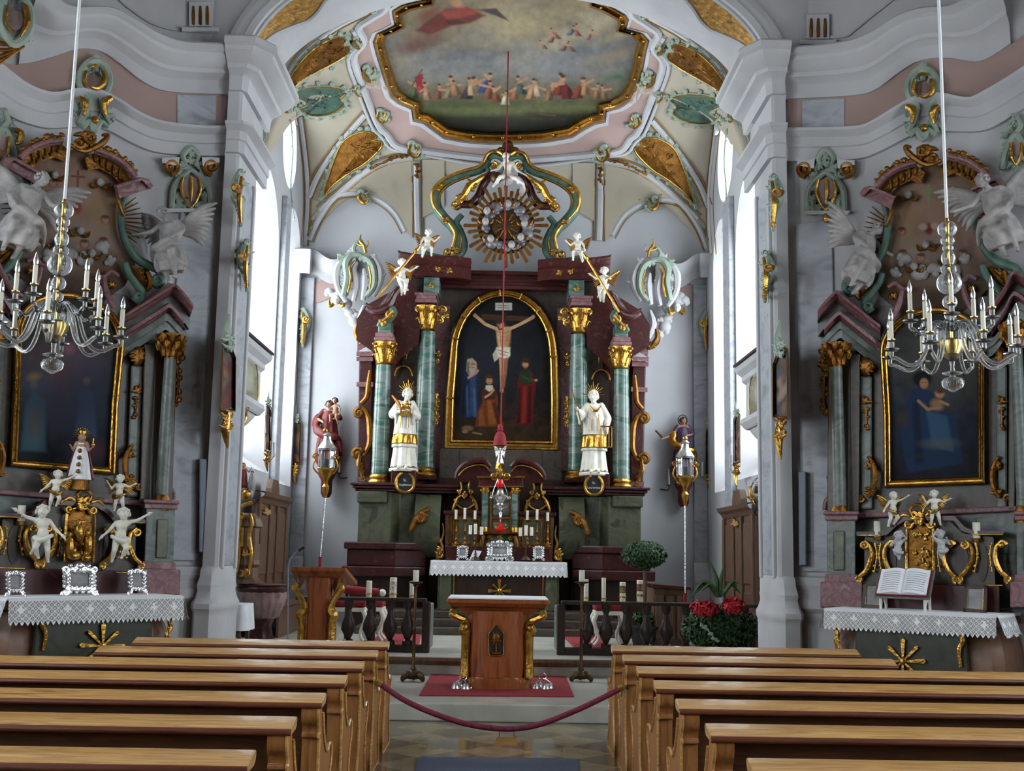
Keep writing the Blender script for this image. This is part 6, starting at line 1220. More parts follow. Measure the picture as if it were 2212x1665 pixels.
        a = plate(MB(), F, [f(*p) for p in ((1858, 424), (1866, 410), (1880, 406), (1932, 428), (1926, 452), (1912, 446), (1876, 430))], .1, .3); plate(a, F, [f(*p) for p in ((1856, 418), (1866, 404), (1882, 401), (1936, 424), (1932, 430), (1880, 408), (1864, 424))], .1, .36); P('broken_cornice', a, 'mauve', smooth=0, bev=.01)
        a = MB(); T = [f(*p) for p in ((1893, 402), (1908, 384), (1932, 366), (1956, 356), (1980, 350))]; stroke(a, F, T, 6, 5, .3, n=8); stroke(a, F, [(x, y + 6) for x, y in T], 4, 4, .26); P('arched_cornice', a, 'mauve')
        a = MB(); vine(a, F, [(x, y - 9) for x, y in T], 7, .3, 3, 1); P('gilt_cresting', a, 'oldgold')
        a = MB(); plate(a, F, [(x, y + 8) for x, y in T] + [f(1998, 372), f(1990, 396), f(1968, 390), f(1940, 402), f(1918, 424), f(1905, 430)], .1, .2); [stroke(a, F, [f(1915 + 14 * k, 412 - 9 * k), f(1924 + 13 * k, 404 - 8 * k), f(1922 + 14 * k, 386 - 7 * k)], 4, 3, .22) for k in range(5)]; P('gilt_soffit', a, 'oldgold', smooth=40)
        a = MB(); g = random.Random(2)
        for k in range(11):
            x0, y0 = f(1910, 470 + 6 * k); l = 26 + 18 * math.sin(PI * k / 10); e = (x0 + q * l if q > 0 else x0 - l, y0 - 24 + k * 5); stroke(a, F, [(x0, y0), e], 2.4, 1, .06, seg=1)
        P('sun_ray', a, 'oldgold')
    a = MB(); leafy(a, F, (2000, 330), 30, 11, off=.32, seed=7); scrl(a, F, (1992, 326), 12, 0, 1.3, 1, 5, .36); scrl(a, F, (2016, 340), 11, 180, 1.3, -1, 5, .36); stroke(a, F, [(1968, 318), (1956, 316), (1960, 326), (1974, 340), (2004, 356), (2034, 346)], 3, 4, .34, rm=7); P('crest', a, 'oldgold')
    # painted glory with relief cherub heads
    gp = [(1935, 402), (1912, 440), (1918, 480), (1906, 545), (1880, 590), (1900, 640), (1960, 690), (2070, 684), (2140, 620), (2160, 575), (2120, 520), (2112, 460), (2110, 410), (2085, 370), (2010, 352), (1960, 372)]
    c = Canvas(1875, 345, 2170, 700, 220, 260); c.ramp([(345, (120, 100, 76)), (440, (134, 110, 92)), (520, (122, 96, 84)), (600, (86, 70, 56)), (700, (64, 50, 42))]).mottle(.3, 12, 3 + s)
    for x, y, rx, ry, col in ((2010, 450, 60, 50, (150, 120, 104)), (1985, 540, 60, 24, (150, 138, 130)), (2050, 570, 50, 22, (112, 100, 92)), (1950, 480, 30, 40, (140, 118, 84)), (2020, 600, 70, 18, (120, 110, 104)), (1960, 610, 26, 20, (108, 76, 50))): c.e(x, y, rx, ry, col, 0, .9, .75)
    if s > 0: c.e(2006, 494, 9, 12, (110, 34, 30), 0, .4).e(1994, 490, 9, 7, (164, 150, 138), 0, .4).e(2020, 488, 9, 7, (164, 150, 138), 0, .4).line([(2006, 400), (2006, 450)], 2, (128, 140, 104)).e(2006, 412, 10, 8, (120, 132, 100), 0, .5)
    else: c.e(2008, 478, 10, 13, (128, 44, 30), 0, .4).line([(2008, 400), (2008, 440)], 2.2, (70, 36, 28)).line([(1995, 412), (2021, 412)], 2.2, (70, 36, 28)).e(2008, 452, 18, 8, (164, 92, 60), 0, .6).e(2008, 430, 46, 40, (160, 124, 110), 0, .8, .35)
    g = random.Random(8)
    for x, y in ((1950, 548), (1990, 556), (2026, 536), (2044, 528), (2080, 548), (1948, 500), (2060, 430), (2090, 470)):
        c.e(x - 10, y + 5, 10, 4, (134, 104, 84), -30, .4, .8).e(x + 10, y + 5, 10, 4, (150, 120, 96), 30, .4, .8).e(x, y, 10, 9, (104, 66, 52), 0, .3, .85).e(x - 1, y, 6.5, 7.5, (168, 130, 108), 0, .25, .95).e(x, y - 6, 8, 4, (84, 52, 36), 0, .3, .95).line([(x - 4, y), (x + 2, y)], .7, (90, 58, 48)).line([(x - 2, y + 4), (x + 1, y + 4)], .7, (128, 62, 54))
    ob('painted_glory', c.mesh(F, .105, inpoly(gp)), M['fresco'], A, smooth=180, norm=False)
    for n, (x, y) in enumerate(((1962, 420), (2058, 412), (2000, 528), (1975, 575), (2046, 560))):
        a = MB(); gloria_cherub(a, F, x, y, 9, .16); h = ob('cherub_head', fuse(a, .011, 1), M['stone'], A, smooth=180, norm=False)
        a = MB(); [stroke(a, F, [(x + q * 4, y + 8), (x + q * 14, y + 10), (x + q * 20, y)], 3, 1, .15, rm=5) for q in (-1, 1)]; ob('wing', a, M['oldgold'], h)
    a = MB(); cloud(a, F, [(1955, 560, 16), (1985, 590, 18), (2020, 580, 16), (2060, 585, 18), (2085, 560, 12), (1935, 590, 12)], .1, 3); P('cloud', a, 'stone', smooth=180)
    a = MB(); vine(a, F, [(1782, 756), (1776, 776), (1783, 800)], 11, .08, 1); vine(a, F, [(1783, 808), (1780, 850), (1783, 898)], 9, .08, 2); P('gilt_drop', a, 'oldgold')
    a = MB(); stroke(a, F, [(1787, 1028), (1792, 1044), (1796, 1066), (1784, 1084), (1782, 1102)], 3, 5, .1, rm=6); P('side_scroll', a, 'mauve')
    # ---- framed painting
    T = thing('altar_painting', ('dark blue painting of robed figures in arched gilt frame, %s side altar' if s > 0 else 'dark blue painting with reddish clouds in arched gilt frame, %s side altar') % sd, 'painting', F(2019, 1052, .14))
    oo = [(1909, 1053), (1908, 900), (1900, 765)] + [(2014 - 114 * math.cos(t), 752 - 90 * math.sin(t) - 6 * math.cos(t) * -1) for t in np.linspace(.12, PI - .12, 20)] + [(2128, 757), (2128, 900), (2129, 1045)]
    ii = [(2016 + (x - 2016) * .845, 880 + (y - 880) * (.9 if y > 880 else .93)) for x, y in oo]
    ob('frame', MB().grid([[F(a[0] + (b[0] - a[0]) * f, a[1] + (b[1] - a[1]) * f, o) for a, b in zip(oo, ii)] for f, o in ((0, .1), (0, .18), (.15, .22), (.3, .21), (.4, .17), (.55, .17), (.68, .21), (.85, .2), (1, .14), (1, .1))], False, True), M['gold'], T, smooth=35)
    c = Canvas(1905, 665, 2132, 1050, 200, 320); c.ramp([(665, (52, 50, 44)), (800, (58, 60, 62)), (900, (36, 42, 54)), (1050, (24, 26, 34))]).mottle(.3, 14, 5 + s)
    if s > 0:
        c.e(2050, 790, 60, 60, (78, 78, 70), 0, .9, .7).poly([(1966, 846), (1986, 834), (2012, 846), (2034, 880), (2062, 900), (2082, 1000), (1962, 1022), (1944, 940)], (30, 48, 76), soft=3).poly([(2000, 884), (2046, 900), (2060, 976), (2014, 962)], (52, 84, 108), soft=4, a=.8).poly([(1972, 870), (1984, 866), (1996, 1000), (1976, 1004)], (18, 28, 48), soft=4, a=.8).e(1992, 818, 21, 17, (20, 18, 26), 0, .2).e(1996, 828, 9, 11, (162, 122, 94), 0, .25).line([(1991, 826), (1994, 826)], .8, (60, 40, 34)).line([(1998, 826), (2001, 826)], .8, (60, 40, 34)).line([(1994, 834), (1999, 834)], .8, (130, 70, 60)).e(2030, 850, 10, 10, (158, 124, 96), 0, .25).e(2031, 844, 10, 6, (76, 52, 36), 0, .3).e(2024, 874, 14, 11, (140, 104, 78), 30, .4).line([(1984, 866), (2004, 884), (2030, 880)], 3.4, (146, 110, 84)).line([(2030, 866), (2048, 874)], 3, (150, 116, 90)).e(2030, 958, 34, 10, (80, 86, 84), 0, .7, .8).e(1950, 905, 12, 14, (60, 52, 48), 0, .8).line([(1945, 985), (2090, 985)], 3, (46, 42, 40), .5)
    else:
        c.poly([(1960, 880), (1976, 860), (1990, 880), (1996, 960), (1950, 975)], (52, 70, 98), soft=4).e(1976, 852, 8, 9, (132, 104, 84), 0, .3).poly([(2060, 900), (2084, 880), (2100, 910), (2106, 1010), (2054, 1010)], (62, 88, 98), soft=4).e(2084, 868, 8, 9, (142, 112, 88), 0, .3).e(2040, 830, 50, 40, (96, 62, 74), 20, .9, .8).e(1990, 800, 40, 26, (88, 74, 88), -20, .9, .8).e(2080, 880, 26, 40, (52, 76, 92), 0, .9, .8).e(2085, 850, 12, 8, (120, 104, 70), 20, .7).e(1975, 870, 40, 50, (44, 52, 70), 0, .9, .8).e(2080, 950, 8, 26, (92, 84, 74), 10, .8).e(2030, 920, 60, 40, (48, 46, 62), 0, .9, .7).e(1960, 1000, 30, 18, (66, 44, 50), 0, .8).e(2014, 785, 10, 10, (128, 86, 96), 0, .7)
    ob('canvas', c.mesh(F, .145, inpoly([(2016 + (x - 2016) * 1.02, 880 + (y - 880) * 1.02) for x, y in ii])), M['paint'], T, smooth=180, norm=False)
    # ---- mensa
    B = thing('altar_table', 'curved dark green side altar table with a gilt ray star, under lace, %s nave side' % sd, 'altar table', F(1965, 1440, .7))
    c0, c1 = F(1797, 1312, 1.0), F(2138, 1318, 1.0); z1 = c0.z - .03; Lh = (c1 - c0); Lh.z = 0; L = Lh.length; e = Lh.normalized(); o0 = V((c0.x, c0.y, 0)) - e * .04
    pt = lambda u, w, z: o0 + e * u + N * w + Z * z   # w measured from the front edge (negative = towards the wall)
    Lt = L + .08; cu = [(0, .02), (.1, .05), (.25, .14), (.5, .16), (.75, .06), (1., .0)]
    rows = []
    for f, r in crom(cu, 4): z = .05 + (z1 - .1) * (1 - f); d = -.2 + r * .7; rows.append([pt(-r * .5 + .06, -.9, z), pt(.06 + -r * .5, d - .1, z), pt(.14 - r * .5, d, z), pt(Lt - .14 + r * .5, d, z), pt(Lt - .06 + r * .5, d - .1, z), pt(Lt - .06 + r * .5, -.9, z)])
    ob('body', MB().grid(rows), M['brownstone'], B, smooth=35)
    ob('front_panel', MB().prism([pt(.2, -.06, .08), pt(Lt - .2, -.06, .08), pt(Lt - .26, -.06, z1 - .1), pt(.26, -.06, z1 - .1)], N * .05), M['darkolive'], B, smooth=0, bev=.01)
    ob('table_slab', MB().prism([pt(0, -.05, z1 - .08), pt(Lt, -.05, z1 - .08), pt(Lt, -.95, z1 - .08), pt(0, -.95, z1 - .08)], Z * .075), M['brownstone'], B, smooth=0, bev=.02)
    FM = off_(F, .975); a = MB()
    for x, q in ((1803, 1), (2083, -1)): stroke(a, FM, [(x - 4 * q, 1350), (x + 6 * q, 1366), (x + 4 * q, 1386), (x + 12 * q, 1404), (x + 8 * q, 1440)], 4, 4, .04, rm=6); vine(a, FM, [(x, 1356), (x + 6 * q, 1380), (x + 10 * q, 1420)], 5, .06, 3, 2)
    ob('gilt_corner_leaf', a, M['gold'], B)
    a = MB(); ct = (1950, 1428)
    for k in range(8):
        t = PI / 4 * k; l = 46 if k % 2 == 0 else 42; u = (math.cos(t), math.sin(t)); w_ = 5 if k % 2 == 0 else 4; plate(a, FM, [(ct[0] - u[1] * 1.5, ct[1] + u[0] * 1.5), (ct[0] + u[0] * l - u[1] * w_, ct[1] + u[1] * l + u[0] * w_), (ct[0] + u[0] * (l + 4), ct[1] + u[1] * (l + 4)), (ct[0] + u[0] * l + u[1] * w_, ct[1] + u[1] * l - u[0] * w_), (ct[0] + u[1] * 1.5, ct[1] - u[0] * 1.5)], .02, .05)
    blob(a, FM, ct, 8, off=.05); ob('ray_star', a, M['gold'], B, smooth=0)
    CLO = thing('altar_cloth', 'white linen cloth with deep lace border on the %s side altar table' % sd, 'altar cloth', F(1965, 1312, .8))
    ob('linen', MB().prism([pt(-.02, .02, z1), pt(Lt + .02, .02, z1), pt(Lt + .02, -.82, z1), pt(-.02, -.82, z1)], Z * .025), M['linen'], CLO, smooth=0)
    drop = .17 if s > 0 else .2
    lace_sheet('lace_border', CLO, pt(-.02, .03, z1 + .02), pt(Lt + .02, .03, z1 + .02), drop * 1.1, 0, 33, 420, 34, 8, .03, scal=36, out=N)
    for u in (-.02, Lt + .02): lace_sheet('lace_border', CLO, pt(u, .03, z1 + .02), pt(u, -.55, z1 + .02), drop * 1.1, 0, 33, 150, 34, 3, .06, scal=14, out=e * (-1 if u < 0 else 1))
    return A, F, N, U_, z1 + .026, pt, Lt
ALT = {s: side_altar(s) for s in (-1, 1)}
# predella with tabernacle, on the back half of each table
def predella(s):
    F = ALT[s][1]; zt = ALT[s][4]; sd = 'right' if s > 0 else 'left'; Q = off_(F, .42)
    T = thing('tabernacle', 'dark wooden and gilt tabernacle with scrolled side wings on the %s side altar' % sd, 'tabernacle', F(1985, 1302, .5))
    def P(n, a, m, **k): return ob(n, a, M[m], T, **k)
    P('foot', plate(MB(), Q, [(1834, 1326), (2160, 1326), (2160, 1264), (1834, 1262)], -.25, .02), 'red', smooth=0, bev=.01)
    P('body', plate(MB(), Q, [(1866, 1268), (2150, 1268), (2146, 1160), (2080, 1152), (2050, 1124), (1940, 1124), (1910, 1156), (1868, 1158)], -.25, -.04), 'umber', smooth=0)
    P('top_cornice', plate(MB(), Q, [(1850, 1156), (1915, 1156), (1936, 1136), (1956, 1124), (2060, 1124), (2076, 1146), (2100, 1154), (2168, 1154), (2168, 1146), (2104, 1146), (2084, 1138), (2062, 1114), (1952, 1114), (1930, 1128), (1910, 1148), (1850, 1148)], -.2, .03), 'red', smooth=0)
    for x0, x1 in ((1903, 1936), (2062, 2092), (2108, 2134)): P('dark_niche', plate(MB(), Q, [((x0 + x1) / 2 + (x1 - x0) / 2 * math.cos(t), 1214 + 42 * math.sin(t)) for t in np.linspace(0, 2 * PI, 20)[:-1]], -.06, -.03), 'ebony', smooth=0)
    for x0, q in ((1868, 1), (1925, -1), (2085, 1), (2164, -1), (2052, -1)):
        a = MB(); stroke(a, Q, [(x0, 1168), (x0 + q * 12, 1182), (x0 + q * 14, 1206), (x0 + q * 4, 1232), (x0 - q * 8, 1244), (x0 - q * 14, 1250)], 4, 5, .02, rm=6); scrl(a, Q, (x0 - q * 1, 1176), 9, 0, 1.3, q, 4, .03); scrl(a, Q, (x0 - q * 14, 1252), 8, 90, 1.3, -q, 4, .03); vine(a, Q, [(x0 + q * 22, 1172), (x0 + q * 26, 1200), (x0 + q * 20, 1236)], 5, .01, 3, 2); P('gilt_scroll', a, 'gold')
    dr = plate(MB(), Q, [(1962, 1242), (2012, 1242), (2012, 1150), (2004, 1138), (1987, 1132), (1970, 1138), (1962, 1150)], -.1, .0); d = P('door', dr, 'oldgold', smooth=0)
    a = MB(); g = random.Random(3 + s)
    for k in range(16): leafy(a, Q, (g.uniform(1968, 2006), g.uniform(1146, 1236)), g.uniform(6, 10), 6, off=.015, seed=k)
    ob('door_relief', a, M['gold'], d)
    a = MB(); stroke(a, Q, [(1958, 1246), (1958, 1150), (1968, 1134), (1987, 1126), (2006, 1134), (2016, 1150), (2016, 1246)], 3.4, 3.4, .02, seg=4); leafy(a, Q, (1987, 1126), 18, 9, off=.05, seed=4); scrl(a, Q, (1962, 1132), 9, 0, 1.3, 1, 4, .04); scrl(a, Q, (2012, 1132), 9, 180, 1.3, -1, 4, .04); P('gilt_arch', a, 'gold')
    a = MB(); stroke(a, Q, [(1972, 1116), (1966, 1102), (1974, 1092), (1986, 1090), (1996, 1100), (1990, 1114)], 3, 3, .03, rm=4); leafy(a, Q, (1984, 1112), 22, 9, off=.03, seed=5); stroke(a, Q, [(1938, 1122), (1952, 1112), (1966, 1116)], 2, 3, .03, rm=4); stroke(a, Q, [(2030, 1118), (2012, 1108), (2000, 1114)], 2, 3, .03, rm=4); P('crown', a, 'gold')
    a = MB(); 
    for y in (1156, 1266): stroke(a, Q, [(1852, y), (1908, y)], 1.4, 1.4, .04, seg=1); stroke(a, Q, [(2100, y - 2), (2166, y - 2)], 1.4, 1.4, .04, seg=1)
    P('gilt_line', a, 'gold')
    for x in (1896, 2110):
        p = Q(x, 1160 if x < 2000 else 1163, .0); a = MB().lathe([(.035, -.03), (.045, -.01), (.05, 0), (.02, .004)], p, 14); P('candle_socket', a, 'gold')
        candle('white altar candle on the %s wing of the %s side altar tabernacle' % ('inner' if x < 2000 else 'outer', sd), p + Z * .004, .034, 34 * pxm(Q, (x, 1150)), 'candles on the side altars')
for s in (-1, 1): predella(s)
RQ, LQ = off_(RW, .5), LW
# cherubs: right altar
putto('white cherub with golden wings standing left on the right side altar tabernacle', RW(1930, 1138, .48), .34, 'reach', .2, False); putto('white cherub with golden wings standing right on the right side altar tabernacle', RW(2020, 1136, .48), .34, 'stand', -.2, True)
for lab, x, y, fl in (('stone white armless cherub bust under the left standing cherub, right side altar', 1940, 1206, False), ('stone white cherub bust with raised arm under the right standing cherub, right side altar', 2034, 1204, True)):
    p = RW(x, y, .5); r = thing('cherub_bust', lab, 'cherub figure', p); mb, P_ = body(dict(PUT['reach'], wl=(-.12, -.12, .74), el=(-.2, -.04, .62), er=(.22, -.02, .8), wr=(.12, -.02, .95)), 1.2, .11, legs=False, baby=True); mb.cap((0, 0, .5), (.02, -.02, .26), .11, .03); k = .36; q = p - Z * .1
    ob('body', place(fuse(mb, .016, 2), q, k, flip=fl), M['white'], r, smooth=180, norm=False); ob('hair', place(hairm(P_, .11).mesh(), q, k, flip=fl), M['white'], r, smooth=180)
    ob('drapery', place(fuse(swag([(-.12, -.08, .5), (0, -.12, .42), (.12, -.06, .46)], .07), .018, 1), q, k, flip=fl), M['white'], r, smooth=180, norm=False)
LP = lambda x, y, o: LW(x, y, o)
for lab, x, y, o, H, pose, fl, yw in (('white cherub with arm raised at left of the small dressed statue', 118, 1100, .5, .36, 'reach', False, .3), ('white cherub pointing sideways at right of the small dressed statue', 255, 1106, .5, .36, 'stand', True, .2),
        ('white cherub stepping, left of the gilt niche on the left side altar', 86, 1216, .6, .52, 'reach', True, .5), ('white cherub holding up a candle right of the gilt niche, left side altar', 258, 1216, .6, .52, 'reach', False, .3)):
    p = LP(x, y, o); putto(lab, p, H, pose, yw, fl, 'gold' if H < .4 else None, 'gold' if H < .4 else 'ivory')
candle('white candle held up by the cherub right of the gilt niche', LP(300, 1135, .62), .022, .11, 'candles on the side altars') if 0 else None
# gilt figure group in the left niche
a = MB()
for k, (x, y, w_, h) in enumerate(((150, 1180, 12, 40), (170, 1150, 11, 34), (190, 1175, 11, 40), (160, 1200, 18, 18), (185, 1205, 14, 16))): blob(a, off_(LW, .5), (x, y), w_, h * .6, dep=.05); leafy(a, off_(LW, .5), (x, y), 14, 7, off=.03, seed=k); head(a, LW(x, y - h * .62, .54), .03)
r = thing('gilt_relief_group', 'gilded group of small figures in the niche of the left side altar tabernacle', 'relief', LW(170, 1215, .5)); ob('figures', a, M['gold'], r)
# small dressed statue on top of the left tabernacle
p = LW(171, 1036, .48); r = thing('dressed_statuette', 'small crowned statuette in embroidered white robe and red cloak on the left side altar', 'statuette', p); A_ = (p, .42, .2, 0.)
mb, P_ = body(dict(el=(-.16, -.04, .64), wl=(-.2, -.14, .72), er=(.17, -.04, .64), wr=(.24, -.12, .7)), 1.1, .095, legs=False); ob('body', place(fuse(mb, .016, 1), *A_), M['skin'], r, smooth=180, norm=False)
ob('robe', place(robe(MB(), crom([(.09, .8), (.12, .66), (.17, .4), (.22, .1), (.24, 0)], 3), 9, .07, 54).mesh(), *A_), M['linen'], r, smooth=180)
a = robe(MB(), crom([(.12, .8), (.17, .6), (.24, .3), (.29, 0)], 3), 9, .05, 54, c=(0, .05, 0)); a = _map(a, lambda q: V((q.x, max(q.y, .02), q.z))); ob('cloak', place(a.mesh(), *A_), M['robe'], r, smooth=180)
a = MB(); hc = P_['hd']; [a.tube([hc + V((.08 * math.cos(t), .03, .02 + .08 * math.sin(t))), hc + V((.2 * math.cos(t), .03, .02 + .2 * math.sin(t)))], [.012, .005], 5) for t in np.linspace(0, PI, 13)]; a.lathe([(.075, .07), (.09, .12), (.08, .15), (.02, .2)], hc, 12); ob('crown', place(a.mesh(), *A_), M['gold'], r)
a = MB(); [a.ell((.0, -.19 - .03 * (k > 1), .62 - .15 * k), (.05, .02, .05)) for k in range(4)]; ob('embroidery', place(a.mesh(), *A_), M['oldgold'], r); a = MB().ell((.26, -.15, .76), .04); a.tube([(.26, -.15, .78), (.26, -.15, .9)], .01, 5); a.tube([(.22, -.15, .86), (.3, -.15, .86)], .01, 5); ob('orb_with_cross', place(a.mesh(), *A_), M['gold'], r); ob('pedestal', MB().box(p - Z * .05, (.16, .12, .1)), M['oldgold'], r, smooth=0, bev=.01)
# silver altar cards on the left table
zt = ALT[-1][4]
for x, yb, w_, h, lab in ((33, 1272, 44, 62, 'tall silver framed altar card at the outer end of the left side altar'), (172, 1272, 84, 70, 'big silver framed altar card in the middle of the left side altar'), (297, 1272, 46, 62, 'tall silver framed altar card at the inner end of the left side altar')):
    q = LW(x, yb, .72); dz = zt - q.z; canon((lambda F_, d_: (lambda a, b, o=0.: F_(a, b, o) + Z * d_))(off_(LW, .72), dz), x, yb, w_, h, lab, lean=.05)
# right table: book on stand, two framed cards
zt = ALT[1][4]; LFq = off_(RW, .78); b = RW(1957, 1300, .78); b.z = zt; k = pxm(RW, (1957, 1300), .78)
r = thing('open_book', 'large open book with white pages on a low stand, right side altar', 'book', b + Z * .1); ux, nn = UR, NR; up = (Z * .8 - nn * .6).normalized(); bk = up.cross(ux); fw = ux.cross(up); fw = fw if fw.dot(nn) > 0 else -fw
hw, hh = .225, .27; o = b + Z * .14 + nn * .06 - ux * .02
B3 = lambda u, v, t: o + ux * u + up * v + fw * t
for q, nm in ((-1, 'left'), (1, 'right')):
    rows = [[B3(q * hw * t, v, .012 + .035 * math.sin(PI * min(t * 1.25, 1)) ** .7 * (1 - t * .5)) for t in np.linspace(0, 1, 12)] for v in np.linspace(0, hh, 4)] + [[B3(q * hw * t, hh, 0) for t in np.linspace(0, 1, 12)], [B3(q * hw * t, 0, 0) for t in np.linspace(0, 1, 12)]]
    pg = ob('page_block', MB().grid(rows, True), M['linen'], r, smooth=30); a = MB()
    for j in range(9): v = hh * (.12 + .09 * j); a.tube([B3(q * hw * t, v, .0145 + .035 * math.sin(PI * min(t * 1.25, 1)) ** .7 * (1 - t * .5)) for t in np.linspace(.14, .88, 7)], .0016, 4)
    ob('text_line', a, M['grey'], pg)
ob('cover', MB().prism([B3(-hw - .012, -.012, -.012), B3(hw + .012, -.012, -.012), B3(hw + .012, hh + .012, -.012), B3(-hw - .012, hh + .012, -.012)], fw * .012), M['redcloth'], r, smooth=0)
r = thing('book_stand', 'low painted wooden book stand under the open book', 'book stand', b); a = MB(); a.prism([B3(-hw - .03, -.03, -.03), B3(hw + .03, -.03, -.03), B3(hw + .03, hh + .02, -.03), B3(-hw - .03, hh + .02, -.03)], fw * .016); ob('rest', a, M['greygreen'], r, smooth=0, bev=.005)
for u in (-.2, .2):
    e = B3(u, hh * .9, -.03); f_ = B3(u, 0, -.03); ob('leg', MB().tube([e, V((e.x, e.y, zt))], .013, 6), M['ivory'], r); ob('leg', MB().tube([f_, V((f_.x, f_.y, zt))], .013, 6), M['ivory'], r); ob('side_scroll', MB().tube(crom([V((f_.x, f_.y, zt + .03)), (f_ + e) / 2 - Z * .12, V((e.x, e.y, zt + .04))], 5), .01, 6), M['ivory'], r)
for x, lab in ((1885, 'brown framed text card left of the book stand'), (2106, 'brown framed text card right of the book stand')):
    p = RW(x, 1300, .62); p.z = zt; r = thing('framed_card', lab, 'framed card', p); w_, h = .1, .25; up = (Z * .97 - NR * .25).normalized(); q = lambda u, v, t: p + UR * u + up * v + NR * t
    fr = MB()
    for (u0, u1, v0, v1) in ((-w_, -w_ + .03, 0, h), (w_ - .03, w_, 0, h), (-w_, w_, 0, .03), (-w_, w_, h - .03, h)): fr.prism([q(u0, v0, 0), q(u1, v0, 0), q(u1, v1, 0), q(u0, v1, 0)], NR * .02)
    ob('frame', fr, M['ebony'], r, smooth=0); ob('card', MB().prism([q(-w_ + .03, .03, 0), q(w_ - .03, .03, 0), q(w_ - .03, h - .03, 0), q(-w_ + .03, h - .03, 0)], NR * .01), M['stone'], r, smooth=0); a = MB()
    for j in range(6): a.prism([q(-w_ + .045, .06 + .022 * j, .0105), q(w_ - .045, .06 + .022 * j, .0105), q(w_ - .045, .064 + .022 * j, .0105), q(-w_ + .045, .064 + .022 * j, .0105)], NR * .001)
    ob('script_line', a, M['grey'], r, smooth=0)
    a = MB(); [a.tube([q(-w_ + .033, .033, .02), q(-w_ + .033, h - .033, .02), q(w_ - .033, h - .033, .02), q(w_ - .033, .033, .02)], .004, 5, True)]; ob('gilt_slip', a, M['gold'], r)
# angels beside the painted glories
ANG = {}
def angel(lab, p, H, yaw, roll, fl):
    if not ANG:
        mb, P_ = body(dict(hd=(.06, -.1, .92), ch=(.0, -.02, .73), el=(-.2, -.06, .66), wl=(-.14, -.2, .56), er=(.22, -.1, .68), wr=(.38, -.16, .66), kl=(-.08, -.2, .36), al=(-.1, -.1, .06), kr=(.1, -.16, .32), ar=(.02, -.02, .02)), 1.1, .075, yaw=.6, tilt=.2)
        robe(mb, crom([(.1, .78), (.13, .66), (.12, .54), (.17, .42), (.2, .26), (.17, .14)], 3), 9, .12, 48, c=(0, -.03, 0))
        for c in ([(-.1, 0, .78), (-.14, -.1, .6), (.06, -.16, .5), (.2, -.1, .42), (.26, .06, .3)], [(.1, -.08, .42), (-.06, -.16, .3), (-.2, -.06, .2)]): s_ = swag(c, .07); mb.add(s_.v, s_.f)
        ANG['b'] = fuse(mb, .014, 2); ANG['h'] = hairm(P_, .075, .6).mesh(); ANG['w'] = [wing(q, 1., (q * .05, .08, .78), .5, .26).mesh() for q in (-1, 1)]
    r = thing('stucco_angel', lab, 'angel figure', p); A_ = (p, H, yaw, roll, fl); ob('body', place(ANG['b'], *A_), M['stone'], r, smooth=180, norm=False); ob('hair', place(ANG['h'], *A_), M['stone'], r, smooth=180)
    for w_ in ANG['w']: ob('wing', place(w_, *A_), M['stone'], r, smooth=180)
angel('grey stucco angel leaning in from the inner side of the right side altar glory', RW(1838, 634, .42), .82, .4, .35, False); angel('grey stucco angel at the outer side of the right side altar glory', RW(2182, 560, .42), .85, -.5, -.2, True)
angel('grey stucco angel on the inner scroll of the left side altar glory', LW(372, 612, .42), .78, -.2, -.1, True); angel('grey stucco angel at the outer edge of the left side altar glory', LW(22, 560, .42), .85, .5, .2, False)
# ================================================================ sanctuary furniture
def bxo(name, a, b, mat, par, bev=.006, **k): return ob(name, MB().bx(a, b), M[mat], par, smooth=0, bev=bev, **k)
# people's altar
r = thing('altar_table', 'cherry wood altar with gilt corner scrolls and a niche, on the red carpet', 'altar table', (0, 13.1, .17))
f0, f1 = D(962, 1292, 12.7), D(1186, 1295, 12.7); X = (f1.x - f0.x) / 2; zt = 1.135
bxo('table_top', (-X, 12.7, zt - .045), (X, 13.5, zt), 'cherry', r, .012)
ob('top_moulding', MB().grid([[V((sx * (X - o), sy, zt - .045 - h)) for sx, sy in ((-1, 12.7 + o), (1, 12.7 + o), (1, 13.5 - o), (-1, 13.5 - o))] for o, h in ((.02, 0), (.05, .03), (.12, .05), (.17, .11))], False, True), M['cherry'], r, smooth=0)
pl = [(-.34, 13.4), (-.34, 12.95), (-.27, 12.84)] + [(.24 * math.sin(t), 12.86 - .06 * math.cos(t)) for t in np.linspace(-1.3, 1.3, 15)] + [(.27, 12.84), (.34, 12.95), (.34, 13.4)]
ob('body', MB().prism([V((x, y, .27)) for x, y in pl], (0, 0, zt - .4)), M['cherry'], r, smooth=30)
ob('base', MB().prism([V((x * 1.12, y + (y - 13.1) * .1, .17)) for x, y in pl], (0, 0, .12)), M['cherry'], r, smooth=30, bev=.01)
Q = DP(12.79); nc = [(1056, 1412), (1056, 1368), (1062, 1360), (1072, 1348), (1082, 1360), (1088, 1368), (1088, 1412), (1084, 1416), (1060, 1416)]
ob('niche', plate(MB(), Q, nc, -.0, .005), M['ebony'], r, smooth=0); a = MB(); stroke(a, Q, nc + [nc[0]], 1.2, 1.2, .008, seg=1); ob('niche_edge', a, M['gold'], r)
a = MB(); blob(a, Q, (1072, 1378), 9, 12, .03, dep=.02); [stroke(a, Q, [(1072, 1378), (1072 + 14 * math.cos(t), 1378 + 16 * math.sin(t))], 1.6, .8, .035, seg=1) for t in np.linspace(0, 2 * PI, 13)]; stroke(a, Q, [(1072, 1390), (1072, 1408)], 2, 2, .03); stroke(a, Q, [(1063, 1411), (1081, 1411)], 2.4, 2.4, .03, seg=1); ob('monstrance_relief', a, M['oldgold'], r)
